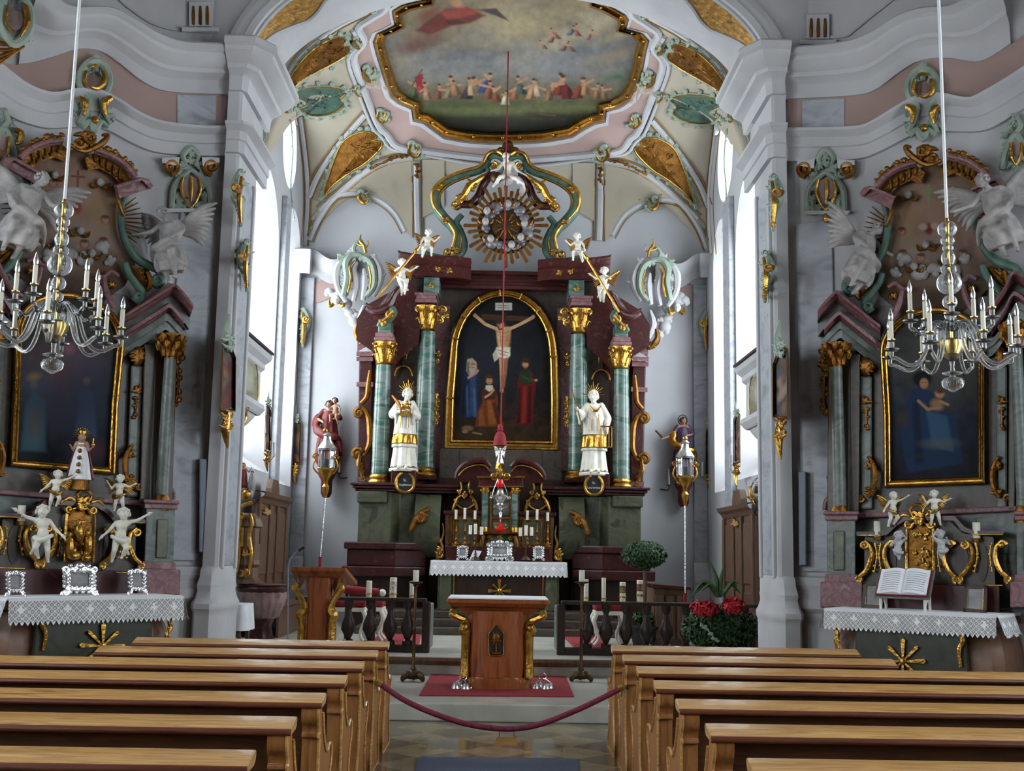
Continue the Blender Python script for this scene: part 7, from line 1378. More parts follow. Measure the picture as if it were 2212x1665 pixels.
for s in (-1, 1):
    pts = [(s * .47, 12.86, 1.02), (s * .5, 12.84, .97), (s * .43, 12.86, .93), (s * .36, 12.88, .9), (s * .35, 12.86, .84), (s * .38, 12.84, .8), (s * .345, 12.86, .74), (s * .345, 12.88, .5), (s * .35, 12.86, .3)]
    a = MB().tube(crom(pts, 4), [.03, .045, .04, .035, .05, .05, .05, .05, .055], 8); a.tube([(s * .48, 12.8, .99), (s * .48, 12.92, .99)], .035, 10); a.ell((s * .36, 12.84, .83), .05); ob('gilt_corner_scroll', a, M['gold'], r)
    ob('gilt_pilaster', MB().bx((s * .31, 12.855, .3), (s * .385, 12.92, .78)), M['gold'], r, smooth=0, bev=.01)
ob('gilt_fillet', MB().prism([V((x * 1.06, y + (y - 13.1) * .05, .29)) for x, y in pl], (0, 0, .012)), M['gold'], r, smooth=0)
t = thing('altar_cloth', 'plain white cloth lying on the cherry wood altar', 'altar cloth', (0, 13.1, zt)); ob('cloth', MB().bx((-X + .02, 12.69, zt + .001), (X - .02, 13.48, zt + .018)), M['linen'], t, smooth=0, bev=.004)
# carpets, bells, rope
def flat(name, lab, cat, px, z, th, mat): return tag(ob(name, MB().prism([ZP(*p, z) for p in px], Z * th), M[mat], smooth=0), lab, cat)
flat('carpet', 'red carpet under the cherry wood altar', 'carpet', [(906, 1503), (1240, 1506), (1218, 1453), (936, 1450)], .171, .012, 'carpet')
flat('carpet', 'blue-grey runner on the stone floor of the aisle', 'carpet', [(903, 1637), (1248, 1640), (1290, 1990), (830, 1990)], .001, .01, 'mat')
flat('carpet', 'red carpet strip behind the left communion rail', 'carpet', [(795, 1393), (905, 1394), (912, 1352), (840, 1352)], .371, .01, 'carpet'); flat('carpet', 'red carpet strip behind the right communion rail', 'carpet', [(1240, 1398), (1330, 1399), (1262, 1357), (1196, 1356)], .371, .01, 'carpet')
for x, lab in ((1000, 'left'), (1172, 'right')):
    b = ZP(x, 1486, .184); r = thing('altar_bells', 'cluster of small silver altar bells at the %s front of the red carpet' % lab, 'bells', b)
    for k in range(4): q = b + V((.085 * math.cos(k * PI / 2 + .4), .06 * math.sin(k * PI / 2 + .4), 0)); ob('bell', MB().lathe([(.05, 0), (.048, .012), (.036, .035), (.025, .055), (.008, .062)], q, 16), M['silver'], r)
    a = MB(); [a.tube(crom([b + V((.085 * math.cos(k * PI / 2 + .4), .06 * math.sin(k * PI / 2 + .4), .06)), b + V((.04 * math.cos(k * PI / 2 + .4), .03 * math.sin(k * PI / 2 + .4), .09)), b + Z * .1], 4), .006, 5) for k in range(4)]; a.tube([b + V((.04 * math.cos(t), 0, .12 + .035 * math.sin(t))) for t in np.linspace(0, 2 * PI, 16)], .006, 5, True); ob('handle', a, M['silver'], r)
dr = 8.93; R0, R1 = D(806, 1468, dr), D(1350, 1482, dr); r = thing('barrier_rope', 'wine red rope strung across the aisle between the pews', 'rope', D(1090, 1574, dr))
rp = crom([D(*p, dr) for p in ((823, 1478), (870, 1510), (930, 1538), (1010, 1564), (1090, 1574), (1160, 1566), (1240, 1536), (1300, 1508), (1338, 1488))], 8); ob('rope', MB().tube(rp, .021, 10), M['rope'], r, smooth=180)
for a_, b_, e in ((R0, rp[0], -1), (R1, rp[-1], 1)): a_ = V(a_); b_ = V(b_); m = a_.lerp(b_, .35); ob('brass_end', MB().tube([b_ + (b_ - a_) * .1, m, m, a_], [.024, .024, .012, .008], 10), M['brass'], r); ob('hook', MB().tube([a_, a_ + V((e * .03, .02, -.02))], .007, 6), M['bronze'], r)
r = thing('notice_card', 'small brown card hanging by two strings from the barrier rope', 'sign', D(1094, 1612, dr)); ob('card', MB().prism([D(1072, 1612, dr), D(1117, 1610, dr), D(1116, 1591, dr), D(1071, 1593, dr)], (0, .004, 0)), M['cap'], r, smooth=0)
for x in (1078, 1111): ob('string', MB().tube([D(x, 1592, dr), D(x + (1094 - x) * .12, 1570, dr)], .0025, 5), M['bronze'], r)
# floor candlesticks
for x, lab in ((892, 'left'), (1255, 'right')):
    b = ZP(x, 1472, .17); d = b.y; k = d / F_PX; r = thing('candlestick', 'tall dark bronze floor candlestick with thick candle, %s of the wooden altar' % lab, 'candlestick', b); zt_ = D(x + 4, 1256, d).z - .17
    ob('pole', MB().lathe([(.03, .1), (.035, .14), (.02, .17), (.018, zt_ * .5), (.028, zt_ * .52), (.018, zt_ * .54), (.018, zt_ - .06), (.035, zt_ - .045), (.02, zt_ - .02)], b, 14), M['bronze'], r)
    ob('pan', MB().lathe([(.03, zt_ - .03), (.08, zt_ - .012), (.085, zt_), (.03, zt_ - .004)], b, 20), M['bronze'], r); a = MB().lathe([(.06, .03), (.085, .07), (.05, .12), (.03, .13)], b, 16)
    ob('base', a, M['bronze'], r)
    for q in range(3): t = 2 * PI * q / 3 + PI / 2; e = V((math.cos(t), math.sin(t), 0)); ob('foot', MB().tube(crom([b + e * .03 + Z * .09, b + e * .09 + Z * .075, b + e * .13 + Z * .035, b + e * .115 + Z * .02], 4), [.035, .045, .03, .02], 8), M['bronze'], r)
    candle('thick cream candle on the %s bronze floor candlestick' % lab, b + Z * (zt_ + .001), .034, 24 * k)
# communion rail
M['railwood'] = M['red']
yr = 15.02; zr = 1.0
for s, x0, x1, bl in ((-1, D(640, 1300, yr).x, D(922, 1300, yr).x, [665, 710, 753, 799, 843, 881]), (1, D(1212, 1300, yr).x, D(1645, 1300, yr).x, [1268, 1309, 1352, 1397, 1439, 1482, 1526, 1570, 1608])):
    lab = 'left' if s < 0 else 'right'; r = thing('communion_rail', 'dark wooden communion rail with turned balusters, %s of the choir entrance' % lab, 'railing', ((x0 + x1) / 2, yr, .37)); bxo('top_rail', (x0, yr - .09, zr), (x1, yr + .09, zr + .045), 'ebony', r, .012); bxo('bottom_rail', (x0, yr - .08, .37), (x1, yr + .08, .46), 'ebony', r, .01)
    H = zr - .46
    for x in bl:
        p = D(x, 1340, yr); p.z = .46; ob('baluster', MB().lathe([(.065, 0), (.065, .05), (.035, .07), (.05, .1), (.092, .18), (.085, .26), (.045, .36), (.032, .43), (.05, .46), (.06, .49), (.06, H)], p, 18), M['ebony'], r)
    e = x1 if s < 0 else x0; bxo('end_post', (e - .05, yr - .1, .37), (e + .05, yr + .1, zr), 'ebony', r, .01); bxo('gate_leaf', (e - s * .01, yr + .05, .4), (e - s * .05, yr + .75, .96), 'greygreen', r, .01)
    if s > 0: bxo('end_post', (x1 - .06, yr - .1, .37), (x1, yr + .1, zr), 'ebony', r, .01)
M['deco'] = noisy('printed_wax', [C(60, 110, 130), C(236, 230, 214), C(210, 110, 60), C(240, 236, 224)], .45, scale=16, lo=.35, hi=.65); M['deco2'] = noisy('emblem_wax', [C(176, 40, 50), C(70, 90, 60), C(220, 160, 60)], .45, scale=22)
for x, yb, yt, w_, lab, dm in ((797, 1283, 1255, 6, 'white candle on the left communion rail, nearest the lectern', None), (849, 1283, 1248, 7.5, 'thick candle with orange and teal band on the left communion rail', 'deco'), (889, 1287, 1256, 4.5, 'thin white candle behind the left bronze candlestick', None), (1266, 1292, 1252, 5, 'thin white candle behind the right bronze candlestick', None), (1304, 1293, 1249, 4.6, 'tall thin white candle on the right communion rail', None), (1345, 1289, 1258, 6.4, 'thick candle with dark and red emblem on the right communion rail', 'deco2'), (1382, 1285, 1254, 6.4, 'outermost thick candle with small emblem on the right communion rail', 'deco2')):
    p = D(x, yb, yr); k = yr / F_PX; h = (yb - yt) * k; b = V((p.x, yr, zr + .045)); hs = max(p.z - b.z, .02); t = candle(lab, V((p.x, yr, b.z)), w_ * k, h + hs, 'candles on the communion rail')
    ob('holder', MB().lathe([(w_ * k * 1.3, 0), (w_ * k * .6, .012), (w_ * k * .7, hs * .6), (w_ * k * 1.35, hs), (w_ * k * 1.35, hs + .012), (w_ * k * .9, hs + .014)], b, 14), M['brass'], t)
    if dm: ob('printed_band', MB().lathe([(w_ * k * 1.015, hs + h * .25), (w_ * k * 1.015, hs + h * .75)], b, 18), M[dm], t)
# lectern and microphone
dl = 13.5; k = dl / F_PX; c = D(690, 1300, dl); r = thing('lectern', 'cherry wood lectern with slanted top and gilt side scrolls, left of the aisle', 'lectern', (c.x, dl, .17)); x = c.x; zt_ = D(690, 1224, dl).z
ob('desk', MB().prism([V((x - .29, dl + .24, zt_ - .16)), V((x + .4, dl + .24, zt_ - .16)), V((x + .32, dl - .2, zt_)), V((x - .31, dl - .2, zt_))], (0, 0, -.05)), M['cherry'], r, smooth=0, bev=.01)
ob('desk_moulding', MB().grid([[V((x + sx * (.3 - o), dl + sy * (.2 - o), zt_ - (.2 if sy > 0 else .05) - h)) for sx, sy in ((-1, -1), (1, -1), (1, 1), (-1, 1))] for o, h in ((0, 0), (.06, .05), (.14, .09), (.17, .16))], False, True), M['cherry'], r, smooth=0)
bxo('pillar', (x - .13, dl - .1, .17), (x + .13, dl + .12, zt_ - .1), 'cherry', r, .03); bxo('base', (x - .22, dl - .18, .17), (x + .22, dl + .2, .26), 'cherry', r)
for s in (-1, 1):
    zb = zt_ - .12; a = MB().tube(crom([V((x + s * .24, dl - .12, zb - .08)), V((x + s * .26, dl - .13, zb - .13)), V((x + s * .18, dl - .13, zb - .25)), V((x + s * .15, dl - .12, zb - .36)), V((x + s * .19, dl - .13, zb - .42)), V((x + s * .17, dl - .12, zb - .52)), V((x + s * .17, dl - .12, .3))], 4), [.03, .045, .035, .05, .055, .05, .05], 8); a.tube([V((x + s * .25, dl - .18, zb - .09)), V((x + s * .25, dl - .05, zb - .09))], .035, 12); ob('gilt_scroll', a, M['gold'], r)
r = thing('microphone_stand', 'thin grey microphone stand with bent neck beside the lectern', 'microphone stand', ZP(621, 1478, .17)); d = ZP(621, 1478, .17).y; ob('stem', MB().tube([ZP(621, 1478, .17), D(622, 1240, d)] + [V(q) for q in crom([D(622, 1240, d), D(624, 1215, d), D(634, 1198, d), D(646, 1188, d)], 5)], .009, 7), M['grey'], r); ob('microphone', MB().tube([D(645, 1189, d), D(657, 1181, d)], .016, 9), M['black'], r); ob('foot', MB().lathe([(.15, 0), (.15, .012), (.02, .03)], ZP(621, 1478, .17), 20), M['black'], r)
# baptismal font with gilt cover group
df = 15.1; c = D(566, 1300, df); B = V((c.x, df, .37)); k = df / F_PX; zr_ = D(566, 1262, df).z - .37; R_ = 56 * k
M['fontstone'] = noisy('mauve_font_stone', [C(120, 92, 92), C(166, 138, 134), C(142, 112, 110)], .35, scale=6, detail=7)
r = thing('baptismal_font', 'mauve marble baptismal font with fluted bowl beside the left pier', 'font', B)
ob('foot', MB().lathe([(.26, 0), (.26, .08), (.16, .14), (.13, .3), (.17, zr_ - .42)], B, 28), M['red'], r, smooth=40); ob('bowl', MB().lathe([(.14, zr_ - .44), (.22, zr_ - .4), (R_ * .8, zr_ - .26), (R_ * .95, zr_ - .12), (R_ * .93, zr_ - .08)], B, 72, fold=18, fa=.025), M['fontstone'], r, smooth=60); ob('rim', MB().lathe([(R_ * .9, zr_ - .1), (R_ * 1.0, zr_ - .08), (R_ * 1.02, zr_ - .04), (R_ * .96, zr_ - .02), (R_, zr_), (R_ * .2, zr_ + .01)], B, 36), M['red'], r, smooth=40)
T_ = B + V((-.2, -.1, zr_ + .012)); r = thing('font_cover', 'gilt and brown cabinet-like font cover with scrolls and a gold orb', 'font cover', T_); Q = DP(T_.y - .12); zc = D(530, 1100, df).z - T_.z
ob('cabinet', MB().lathe([(.2, 0), (.2, .04), (.15, .07), (.14, .2), (.17, .24), (.16, .3), (.16, zc - .24), (.19, zc - .22), (.15, zc - .12), (.08, zc - .05)], T_, 8), M['walnut'], r, smooth=0)
a = MB(); [stroke(a, Q, [(516 + q * 24, 1110), (520 + q * 24, 1130), (514 + q * 24, 1160), (518 + q * 24, 1196), (512 + q * 26, 1236)], 3, 4, .03, rm=5) for q in (0, 1)]; scrl(a, Q, (522, 1112), 8, 0, 1.2, 1, 4, .05); leafy(a, Q, (532, 1195), 13, 8, off=.06, seed=2); leafy(a, Q, (530, 1238), 16, 8, off=.06, seed=3); stroke(a, Q, [(505, 1102), (525, 1092), (545, 1086)], 4, 5, .03); ob('gilt_scrollwork', a, M['gold'], r)
ob('gilt_door', plate(MB(), Q, [(520, 1180), (540, 1180), (540, 1132), (520, 1132)], -.02, .03), M['gold'], r, smooth=0); ob('orb', MB().ell(D(531, 1068, df), .075), M['gold'], r); ob('scroll_sheet', plate(MB(), DP(df - .1), [(554, 1176), (562, 1174), (563, 1140), (555, 1138)], 0, .02), M['oldgold'], r, smooth=0)
P0 = D(531, 1060, df); r = thing('figure_group', 'small painted group of two robed figures on top of the gilt font cover', 'statuette', P0)
for q, (dx, hh, mt) in enumerate(((-.05, .36, 'robe'), (.07, .26, 'stone'))):
    mb, P_ = body(dict(er=(.2, -.1, .68), wr=(.26, -.16, .8)), 1.1, .08, legs=False); robe(mb, crom([(.09, .8), (.13, .6), (.15, .3), (.2, 0)], 3), 8, .1, 40); f = ob('figure', place(fuse(mb, .018, 1), P0 + V((dx, 0, 0)), hh, .3 - q), M['stone' if q else 'skin'], r, smooth=180, norm=False); ob('mantle', place(robe(MB(), crom([(.12, .78), (.16, .5), (.19, .1)], 3), 8, .1, 40).mesh(), P0 + V((dx, 0, 0)), hh, .3), M[mt], f, smooth=180); ob('hair', place(hairm(P_, .08).mesh(), P0 + V((dx, 0, 0)), hh, .3), M['hair'], f, smooth=180)
tb = D(516, 1330, 14.0); r = thing('side_table', 'small side table under a hanging white cloth behind the left pier', 'table', (tb.x - .1, 14.0, .17)); bxo('top', (tb.x - .35, 13.75, .95), (tb.x + .1, 14.25, .98), 'walnut', r); [bxo('leg', (tb.x + u, 14 + v, .17), (tb.x + u + .04, 14 + v + .04, .95), 'walnut', r) for u in (-.33, .04) for v in (-.23, .19)]
t = thing('table_cloth', 'white cloth hanging in folds over the small side table', 'cloth', (tb.x - .1, 14.0, .98)); ro = [[V((tb.x - .12 + (.24 + .02 * math.sin(9 * q) * f + .03 * f) * math.copysign(min(1, abs(math.cos(q)) * 1.3), math.cos(q)), 14 + (.27 + .02 * math.cos(7 * q) * f) * math.copysign(min(1, abs(math.sin(q)) * 1.3), math.sin(q)), .985 - .3 * f)) for q in np.linspace(0, 2 * PI, 64, endpoint=False)] for f in np.linspace(0, 1, 6)]; a = MB().grid(ro, False, True); a.f.append(tuple(range(64))); ob('cloth', a, M['linen'], t, smooth=60)
# choir stalls along the side walls
def stall(s, d0, d1, zt_, lab):
    x = s * 3.6; r = thing('choir_stall', lab, 'choir stall', (x, (d0 + d1) / 2, .37)); xf = x - s * .08; bxo('back', (x, d0, .37), (xf, d1, zt_ - .16), 'walnut', r); L = d1 - d0; bxo('seat', (xf, d0, .8), (x - s * .5, d1, .85), 'walnut', r); bxo('seat_front', (x - s * .42, d0 + .05, .37), (x - s * .46, d1 - .05, .8), 'walnut', r)
    ob('cornice', MB().grid([[V((xf - s * o, y, zt_ - .2 + h)) for y in (d0 - .04, d1 + .04)] for o, h in ((-.05, -.02), (.02, 0), (.05, .06), (.1, .1), (.12, .16), (-.08, .18))]), M['walnut'], r, smooth=0); cr = [(-.34, 0), (-.3, .14), (-.2, .32), (.2, .32), (.3, .14), (.34, 0)]; ob('crest', MB().prism([V((xf - s * .04, (d0 + d1) / 2 + u, zt_ - .06 + v * .8)) for u, v in cr], (s * .1, 0, 0)), M['walnut'], r, smooth=0, bev=.01)
    for k in range(4): y = d0 + .08 + (L - .16) * (0, .36, .64, 1)[k]; ob('pilaster', MB().bx((xf - s * .05, y - .06, .95), (xf + s * .02, y + .06, zt_ - .2)), M['walnut'], r, smooth=0, bev=.015)
    for k in range(3): y0, y1 = [d0 + .16 + (L - .32) * q for q in ((0, .3), (.4, .6), (.7, 1))[k]]; ob('carved_panel', MB().bx((xf - s * .025, y0, 1.25), (xf + s * .02, y1, zt_ - .3)), M['walnut'], r, smooth=0, bev=.02); ob('lower_panel', MB().bx((xf - s * .025, y0, .95), (xf + s * .02, y1, 1.15)), M['walnut'], r, smooth=0, bev=.02)
    a = MB(); leafy(a, Pl((xf - s * .06, 0, 0), (0, 1, 0), (-s, 0, 0)), (578, 1105) if s < 0 else (1588, 1130), 12, 7, off=.0, seed=3); ob('carving', a, M['cap'], r)
stall(-1, 16.9, 19.2, 2.5, 'carved walnut choir stall back on the left choir wall'); stall(1, 16.0, 18.2, 2.42, 'carved walnut choir stall back on the right choir wall')
pb = D(1450, 1330, 16.2); r = thing('prie_dieu', 'walnut kneeling desk with panelled front behind the right communion rail', 'kneeling desk', (pb.x, 16.4, .37)); bxo('body', (pb.x - .24, 16.2, .37), (pb.x + .22, 17.2, 1.2), 'walnut', r); ob('top', MB().prism([V((pb.x - .28, 16.12, 1.2)), V((pb.x + .27, 16.12, 1.17)), V((pb.x + .27, 17.3, 1.17)), V((pb.x - .28, 17.3, 1.2))], (0, 0, .05)), M['red'], r, smooth=0, bev=.01)
for q in range(3): bxo('front_panel', (pb.x - .22 + q * .15, 16.17, .5), (pb.x - .1 + q * .15, 16.21, 1.1), 'walnut', r, .012)
# upholstered seats
def seat(lab, x, y, px, w_, cat='stool'):
    c = D(px, y, x); z = c.z; r = thing('cushioned_stool', lab, cat, (c.x, x, .37)); bxo('cushion', (c.x - w_, x - .2, z - .04), (c.x + w_, x + .25, z + .06), 'redcloth', r, .03); bxo('frame', (c.x - w_, x - .19, z - .1), (c.x + w_, x + .24, z - .04), 'ivory', r, .01)
    for u in (-1, 1):
        for v in (-.17, .21): ob('leg', MB().tube(crom([V((c.x + u * (w_ - .03), x + v, z - .08)), V((c.x + u * (w_ + .01), x + v, z - .2)), V((c.x + u * (w_ - .06), x + v, .5)), V((c.x + u * w_, x + v, .385))], 4), [.03, .035, .02, .028], 8), M['ivory'], r)
    return r
seat('white and gold stool with wide red cushion behind the lectern', 16.4, 1304, 755, .24); seat('narrow white stool with red cushion beside the left communion candles', 16.7, 1304, 815, .1); seat('white stool with red cushion behind the right communion rail', 16.6, 1312, 1313, .2)
p0, p1 = D(742, 1272, 16.0), D(818, 1280, 16.0); r = thing('kneeler_rail', 'red padded kneeler roll behind the left communion rail', 'kneeler', ((p0.x + p1.x) / 2, 16, .37)); ob('pad', MB().tube([p0, p1], .055, 12), M['redcloth'], r); ob('knob', MB().ell(p1 + V((.05, 0, 0)), .05), M['ivory'], r); [bxo('support', (q.x - .02, 15.98, .37), (q.x + .02, 16.02, q.z), 'ebony', r) for q in (p0 + V((.05, 0, 0)), p1 - V((.05, 0, 0)))]
# plants
def leafball(c, rx, rz, n, sz, seed, ry=None):
    g = random.Random(seed); mb = MB()
    for k in range(n):
        a, b = g.uniform(0, 2 * PI), g.uniform(-1, 1); q = g.uniform(.6, 1.02); v = V((rx * q * math.cos(a) * math.sqrt(1 - b * b), (ry or rx) * q * math.sin(a) * math.sqrt(1 - b * b), rz * q * b)); p = V(c) + v
        n_ = (v.normalized() + V((g.uniform(-.7, .7), g.uniform(-.7, .7), g.uniform(-.3, .9)))).normalized(); t = n_.orthogonal().normalized(); t = Quaternion(n_, g.uniform(0, 6.3)) @ t; u = n_.cross(t); s = sz * g.uniform(.7, 1.3)
        mb.add([p - t * s, p + u * s * .4 + n_ * s * .1, p + t * s, p - u * s * .4 + n_ * s * .1], [(0, 1, 2, 3)])
    return mb
dt = 16.3; c = D(1392, 1198, dt); k = dt / F_PX; r = thing('topiary_tree', 'potted bay tree with clipped round crown in front of the right altar pedestal', 'potted tree', (c.x, dt, .37)); ob('crown', leafball(c, 48 * k, 29 * k, 3200, .03, 4), M['leafdark'], r, smooth=0, norm=False); ob('trunk', MB().tube([(c.x, dt, .6), (c.x + .01, dt, c.z - .1)], .025, 8), M['walnut'], r); ob('pot', MB().lathe([(.15, 0), (.2, .26), (.22, .27), (.22, .3), (.18, .3)], (c.x, dt, .37), 20), M['black'], r); ob('undergrowth', leafball((c.x, dt, .78), .16, .1, 160, .04, 6), M['leaf'], r, smooth=0, norm=False)
dp = 14.15; c = D(1556, 1345, dp); r = thing('flower_arrangement', 'fern and poinsettia arrangement with spiky palm leaves by the right pier', 'plants', (c.x, dp, .17)); k = dp / F_PX
ob('pot', MB().lathe([(.2, 0), (.28, .3), (.3, .32), (.25, .33)], (c.x, dp, .17), 20), M['black'], r); ob('fern', leafball((c.x, dp, c.z - .06), 82 * k, 50 * k, 3600, .035, 7, .3), M['leafdark'], r, smooth=0, norm=False)
for n, (x, y, w_) in enumerate(((1522, 1313, 30), (1585, 1308, 24))): q = D(x, y, dp - .28); ob('poinsettia', leafball(q, w_ * k, 16 * k, 260, .045, 9 + n, .12), M['poin'], r, smooth=0, norm=False)
for n, pts in enumerate((((1552, 1290), (1548, 1250), (1534, 1212)), ((1556, 1290), (1558, 1250), (1562, 1222)), ((1548, 1288), (1528, 1258), (1500, 1284)), ((1550, 1288), (1522, 1256), (1494, 1288)), ((1562, 1288), (1578, 1262), (1600, 1282)), ((1560, 1286), (1584, 1256), (1592, 1272)), ((1552, 1290), (1536, 1262), (1516, 1276)))):
    a = MB(); stroke(a, DP(dp - .05 - n * .02), [pts[0], pts[1], pts[2]], 4, .6, .0, rm=4.5, n=4); ob('palm_leaf', a, M['leaf'], r)
a = MB(); vine(a, DP(dp - .33), [(1515, 1348), (1530, 1362), (1548, 1385)], 5, .0, 3); ob('variegated_leaf', a, M['mint'], r)
# processional lanterns
for s, x, y0, yb, lab in ((-1, 703, 925, 1222, 'left'), (1, 1480, 942, 1300, 'right')):
    d = 15.7; Q = DP(d); k = d / F_PX; bt = Q(x - 12 * (s < 0), yb); T_ = Q(x, y0); xb = bt.x; r = thing('processional_lantern', 'silver and gilt processional lantern on a tall pole, %s side of the choir' % lab, 'lantern', (xb, d, .37))
    q = Q(x, y0 + 150); ob('pole', MB().tube([bt + Z * .1, q], .011, 8), M['silver'], r); ob('pole_foot', MB().tube([V((xb, d, .385)), bt + Z * .12], .022, 8), M['redcloth'], r)
    q = Q(x, y0 + 140); U_ = lambda y: Q(x, y0 + y).z - q.z
    ob('knop', MB().lathe([(3 * k, U_(150)), (4 * k, U_(142)), (7 * k, U_(134)), (8 * k, U_(126)), (4 * k, U_(120)), (5 * k, U_(112)), (14 * k, U_(98)), (18 * k, U_(90))], q, 12), M['gold'], r); ob('base_plate', MB().lathe([(19 * k, U_(90)), (20 * k, U_(86)), (17 * k, U_(84))], q, 6), M['brass'], r, smooth=0)
    g_ = ob('lamp_glass', MB().lathe([(15.5 * k, U_(85)), (16.5 * k, U_(48))], q, 6), M['glass'], r, smooth=0); a = MB()
    for n in range(6): t = 2 * PI * n / 6; a.tube([q + V((16 * k * math.cos(t), 16 * k * math.sin(t), U_(86))), q + V((17 * k * math.cos(t), 17 * k * math.sin(t), U_(47)))], .012, 6)
    ob('glazing_bar', a, M['silver'], r); ob('roof', MB().lathe([(20 * k, U_(48)), (21 * k, U_(44)), (17 * k, U_(38)), (9 * k, U_(26)), (8 * k, U_(18)), (10 * k, U_(14)), (6 * k, U_(10)), (4 * k, U_(8))], q, 12), M['silver'], r, smooth=30); ob('finial', MB().ell(Q(x, y0 + 5), 5.5 * k), M['gold'], r); ob('candle_stub', MB().lathe([(5 * k, U_(84)), (5 * k, U_(66))], q, 12), M['wax'], r)
    a = MB(); [scrl(a, Q, (x + e * 22, y0 + 60), 7, 0, 1.3, e, 1.8) or stroke(a, Q, [(x + e * 22, y0 + 66), (x + e * 26, y0 + 84), (x + e * 16, y0 + 98)], 1.6, 2, .0) or leafy(a, Q, (x + e * 16, y0 + 104), 10, 6, seed=2) for e in (-1, 1)]; ob('gilt_scroll', a, M['gold'], r)
# wall statues
for s in (-1, 1):
    d = YB - .22; x, yt, yf, yc = ((708, 864, 985, 1074) if s < 0 else (1476, 900, 1010, 1094)); p = D(x, yf, d); H = (yf - yt) * d / F_PX; lab = 'painted mother and child statue in red robe on the left end wall of the choir' if s < 0 else 'painted saint statue in violet and gold, arm outstretched, right end wall of the choir'
    r = thing('wall_statue', lab, 'statue', p); j = dict(el=(-.2, -.06, .66), wl=(-.1, -.2, .6), er=(.2, -.04, .68), wr=(.14, -.18, .66)) if s < 0 else dict(el=(-.24, -.04, .62), wl=(-.42, -.06, .56), er=(.18, -.04, .66), wr=(.06, -.18, .62)); mb, P_ = body(j, 1.12, .07, legs=False, yaw=.3 * s); A_ = (p, H, 0., 0.); ob('body', place(fuse(mb, .012, 2), *A_), M['skin'], r, smooth=180, norm=False)
    mb = robe(MB(), crom([(.09, .81), (.14, .7), (.15, .5), (.19, .25), (.22, 0)], 4), 10, .12, 60); [mb.cap(P_['s' + q], P_['e' + q], .05, .05) or mb.cap(P_['e' + q], P_['e' + q] * .4 + P_['w' + q] * .6, .05, .035) for q in 'lr']; ob('robe', place(fuse(mb, .014, 2), *A_), M['robe' if s < 0 else 'purple'], r, smooth=180, norm=False)
    ob('mantle', place(fuse(swag([(-.16, -.02, .72), (-.2, -.1, .5), (0, -.2, .36), (.2, -.12, .3), (.22, 0, .05)], .09), .016, 2), *A_), M['gold' if s > 0 else 'robe'], r, smooth=180, norm=False); ob('hair', place(hairm(P_, .07, .3 * s).mesh(), *A_), M['hair'], r, smooth=180)
    if s < 0:
        ob('veil', place(robe(MB(), crom([(.03, 1.0), (.075, .97), (.085, .9), (.1, .82), (.14, .74)], 3), 7, .06, 40, c=(0, .03, 0)).mesh(), *A_), M['stone'], r, smooth=180); b, h = putto_meshes('sit')[:2]; q = p + V((.13, -.17, .5)) * H * 1.05; ob('child', place(b, q, H * .5, -.4), M['skin'], r, smooth=180, norm=False); ob('child_hair', place(h, q, H * .5, -.4), M['hair'], r, smooth=180)
    else: a = MB(); a.tube([(.09 * math.cos(t), .05, .95 + .1 * math.sin(t)) for t in np.linspace(0, 2 * PI, 24)], .01, 6, True); ob('halo', place(a.mesh(), *A_), M['bronze'], r); ob('attribute', place(MB().tube([(-.42, -.08, .58), (-.56, -.08, .72)], .02, 6).mesh(), *A_), M['bronze'], r)
    hc = (yc - yf) * d / F_PX; ob('console', MB().lathe([(.06, -hc), (.1, -hc * .9), (.1, -hc * .6), (.16, -hc * .45), (.15, -hc * .3), (.24, -.06), (.25, 0)], p, 20), M['robe'], r, smooth=40); a = MB(); [leafy(a, DP(d - .2), (x + e, (yf + yc) / 2 - 10), 13, 7, seed=4) for e in (-8, 8)]; ob('gilt_leaf', a, M['oldgold'], r)
    sx, sy = ((733, 1022) if s < 0 else (1445, 1048)); q = D(sx, sy, d); r = thing('wall_sconce', 'thin black wall sconce with slender candle %s statue' % ('right of the mother and child' if s < 0 else 'left of the violet robed'), 'sconce', q); a = MB().tube(crom([V((q.x - s * -.12 * -1, YB, q.z - .06)), V((q.x, d + .1, q.z - .08)), q], 5), .01, 6); ob('arm', a, M['black'], r); ob('pan', MB().lathe([(.02, -.01), (.05, 0), (.05, .01), (.02, .012)], q, 12), M['black'], r); ob('candle', MB().lathe([(.012, .012), (.01, .3)], q, 10), M['wax'], r)
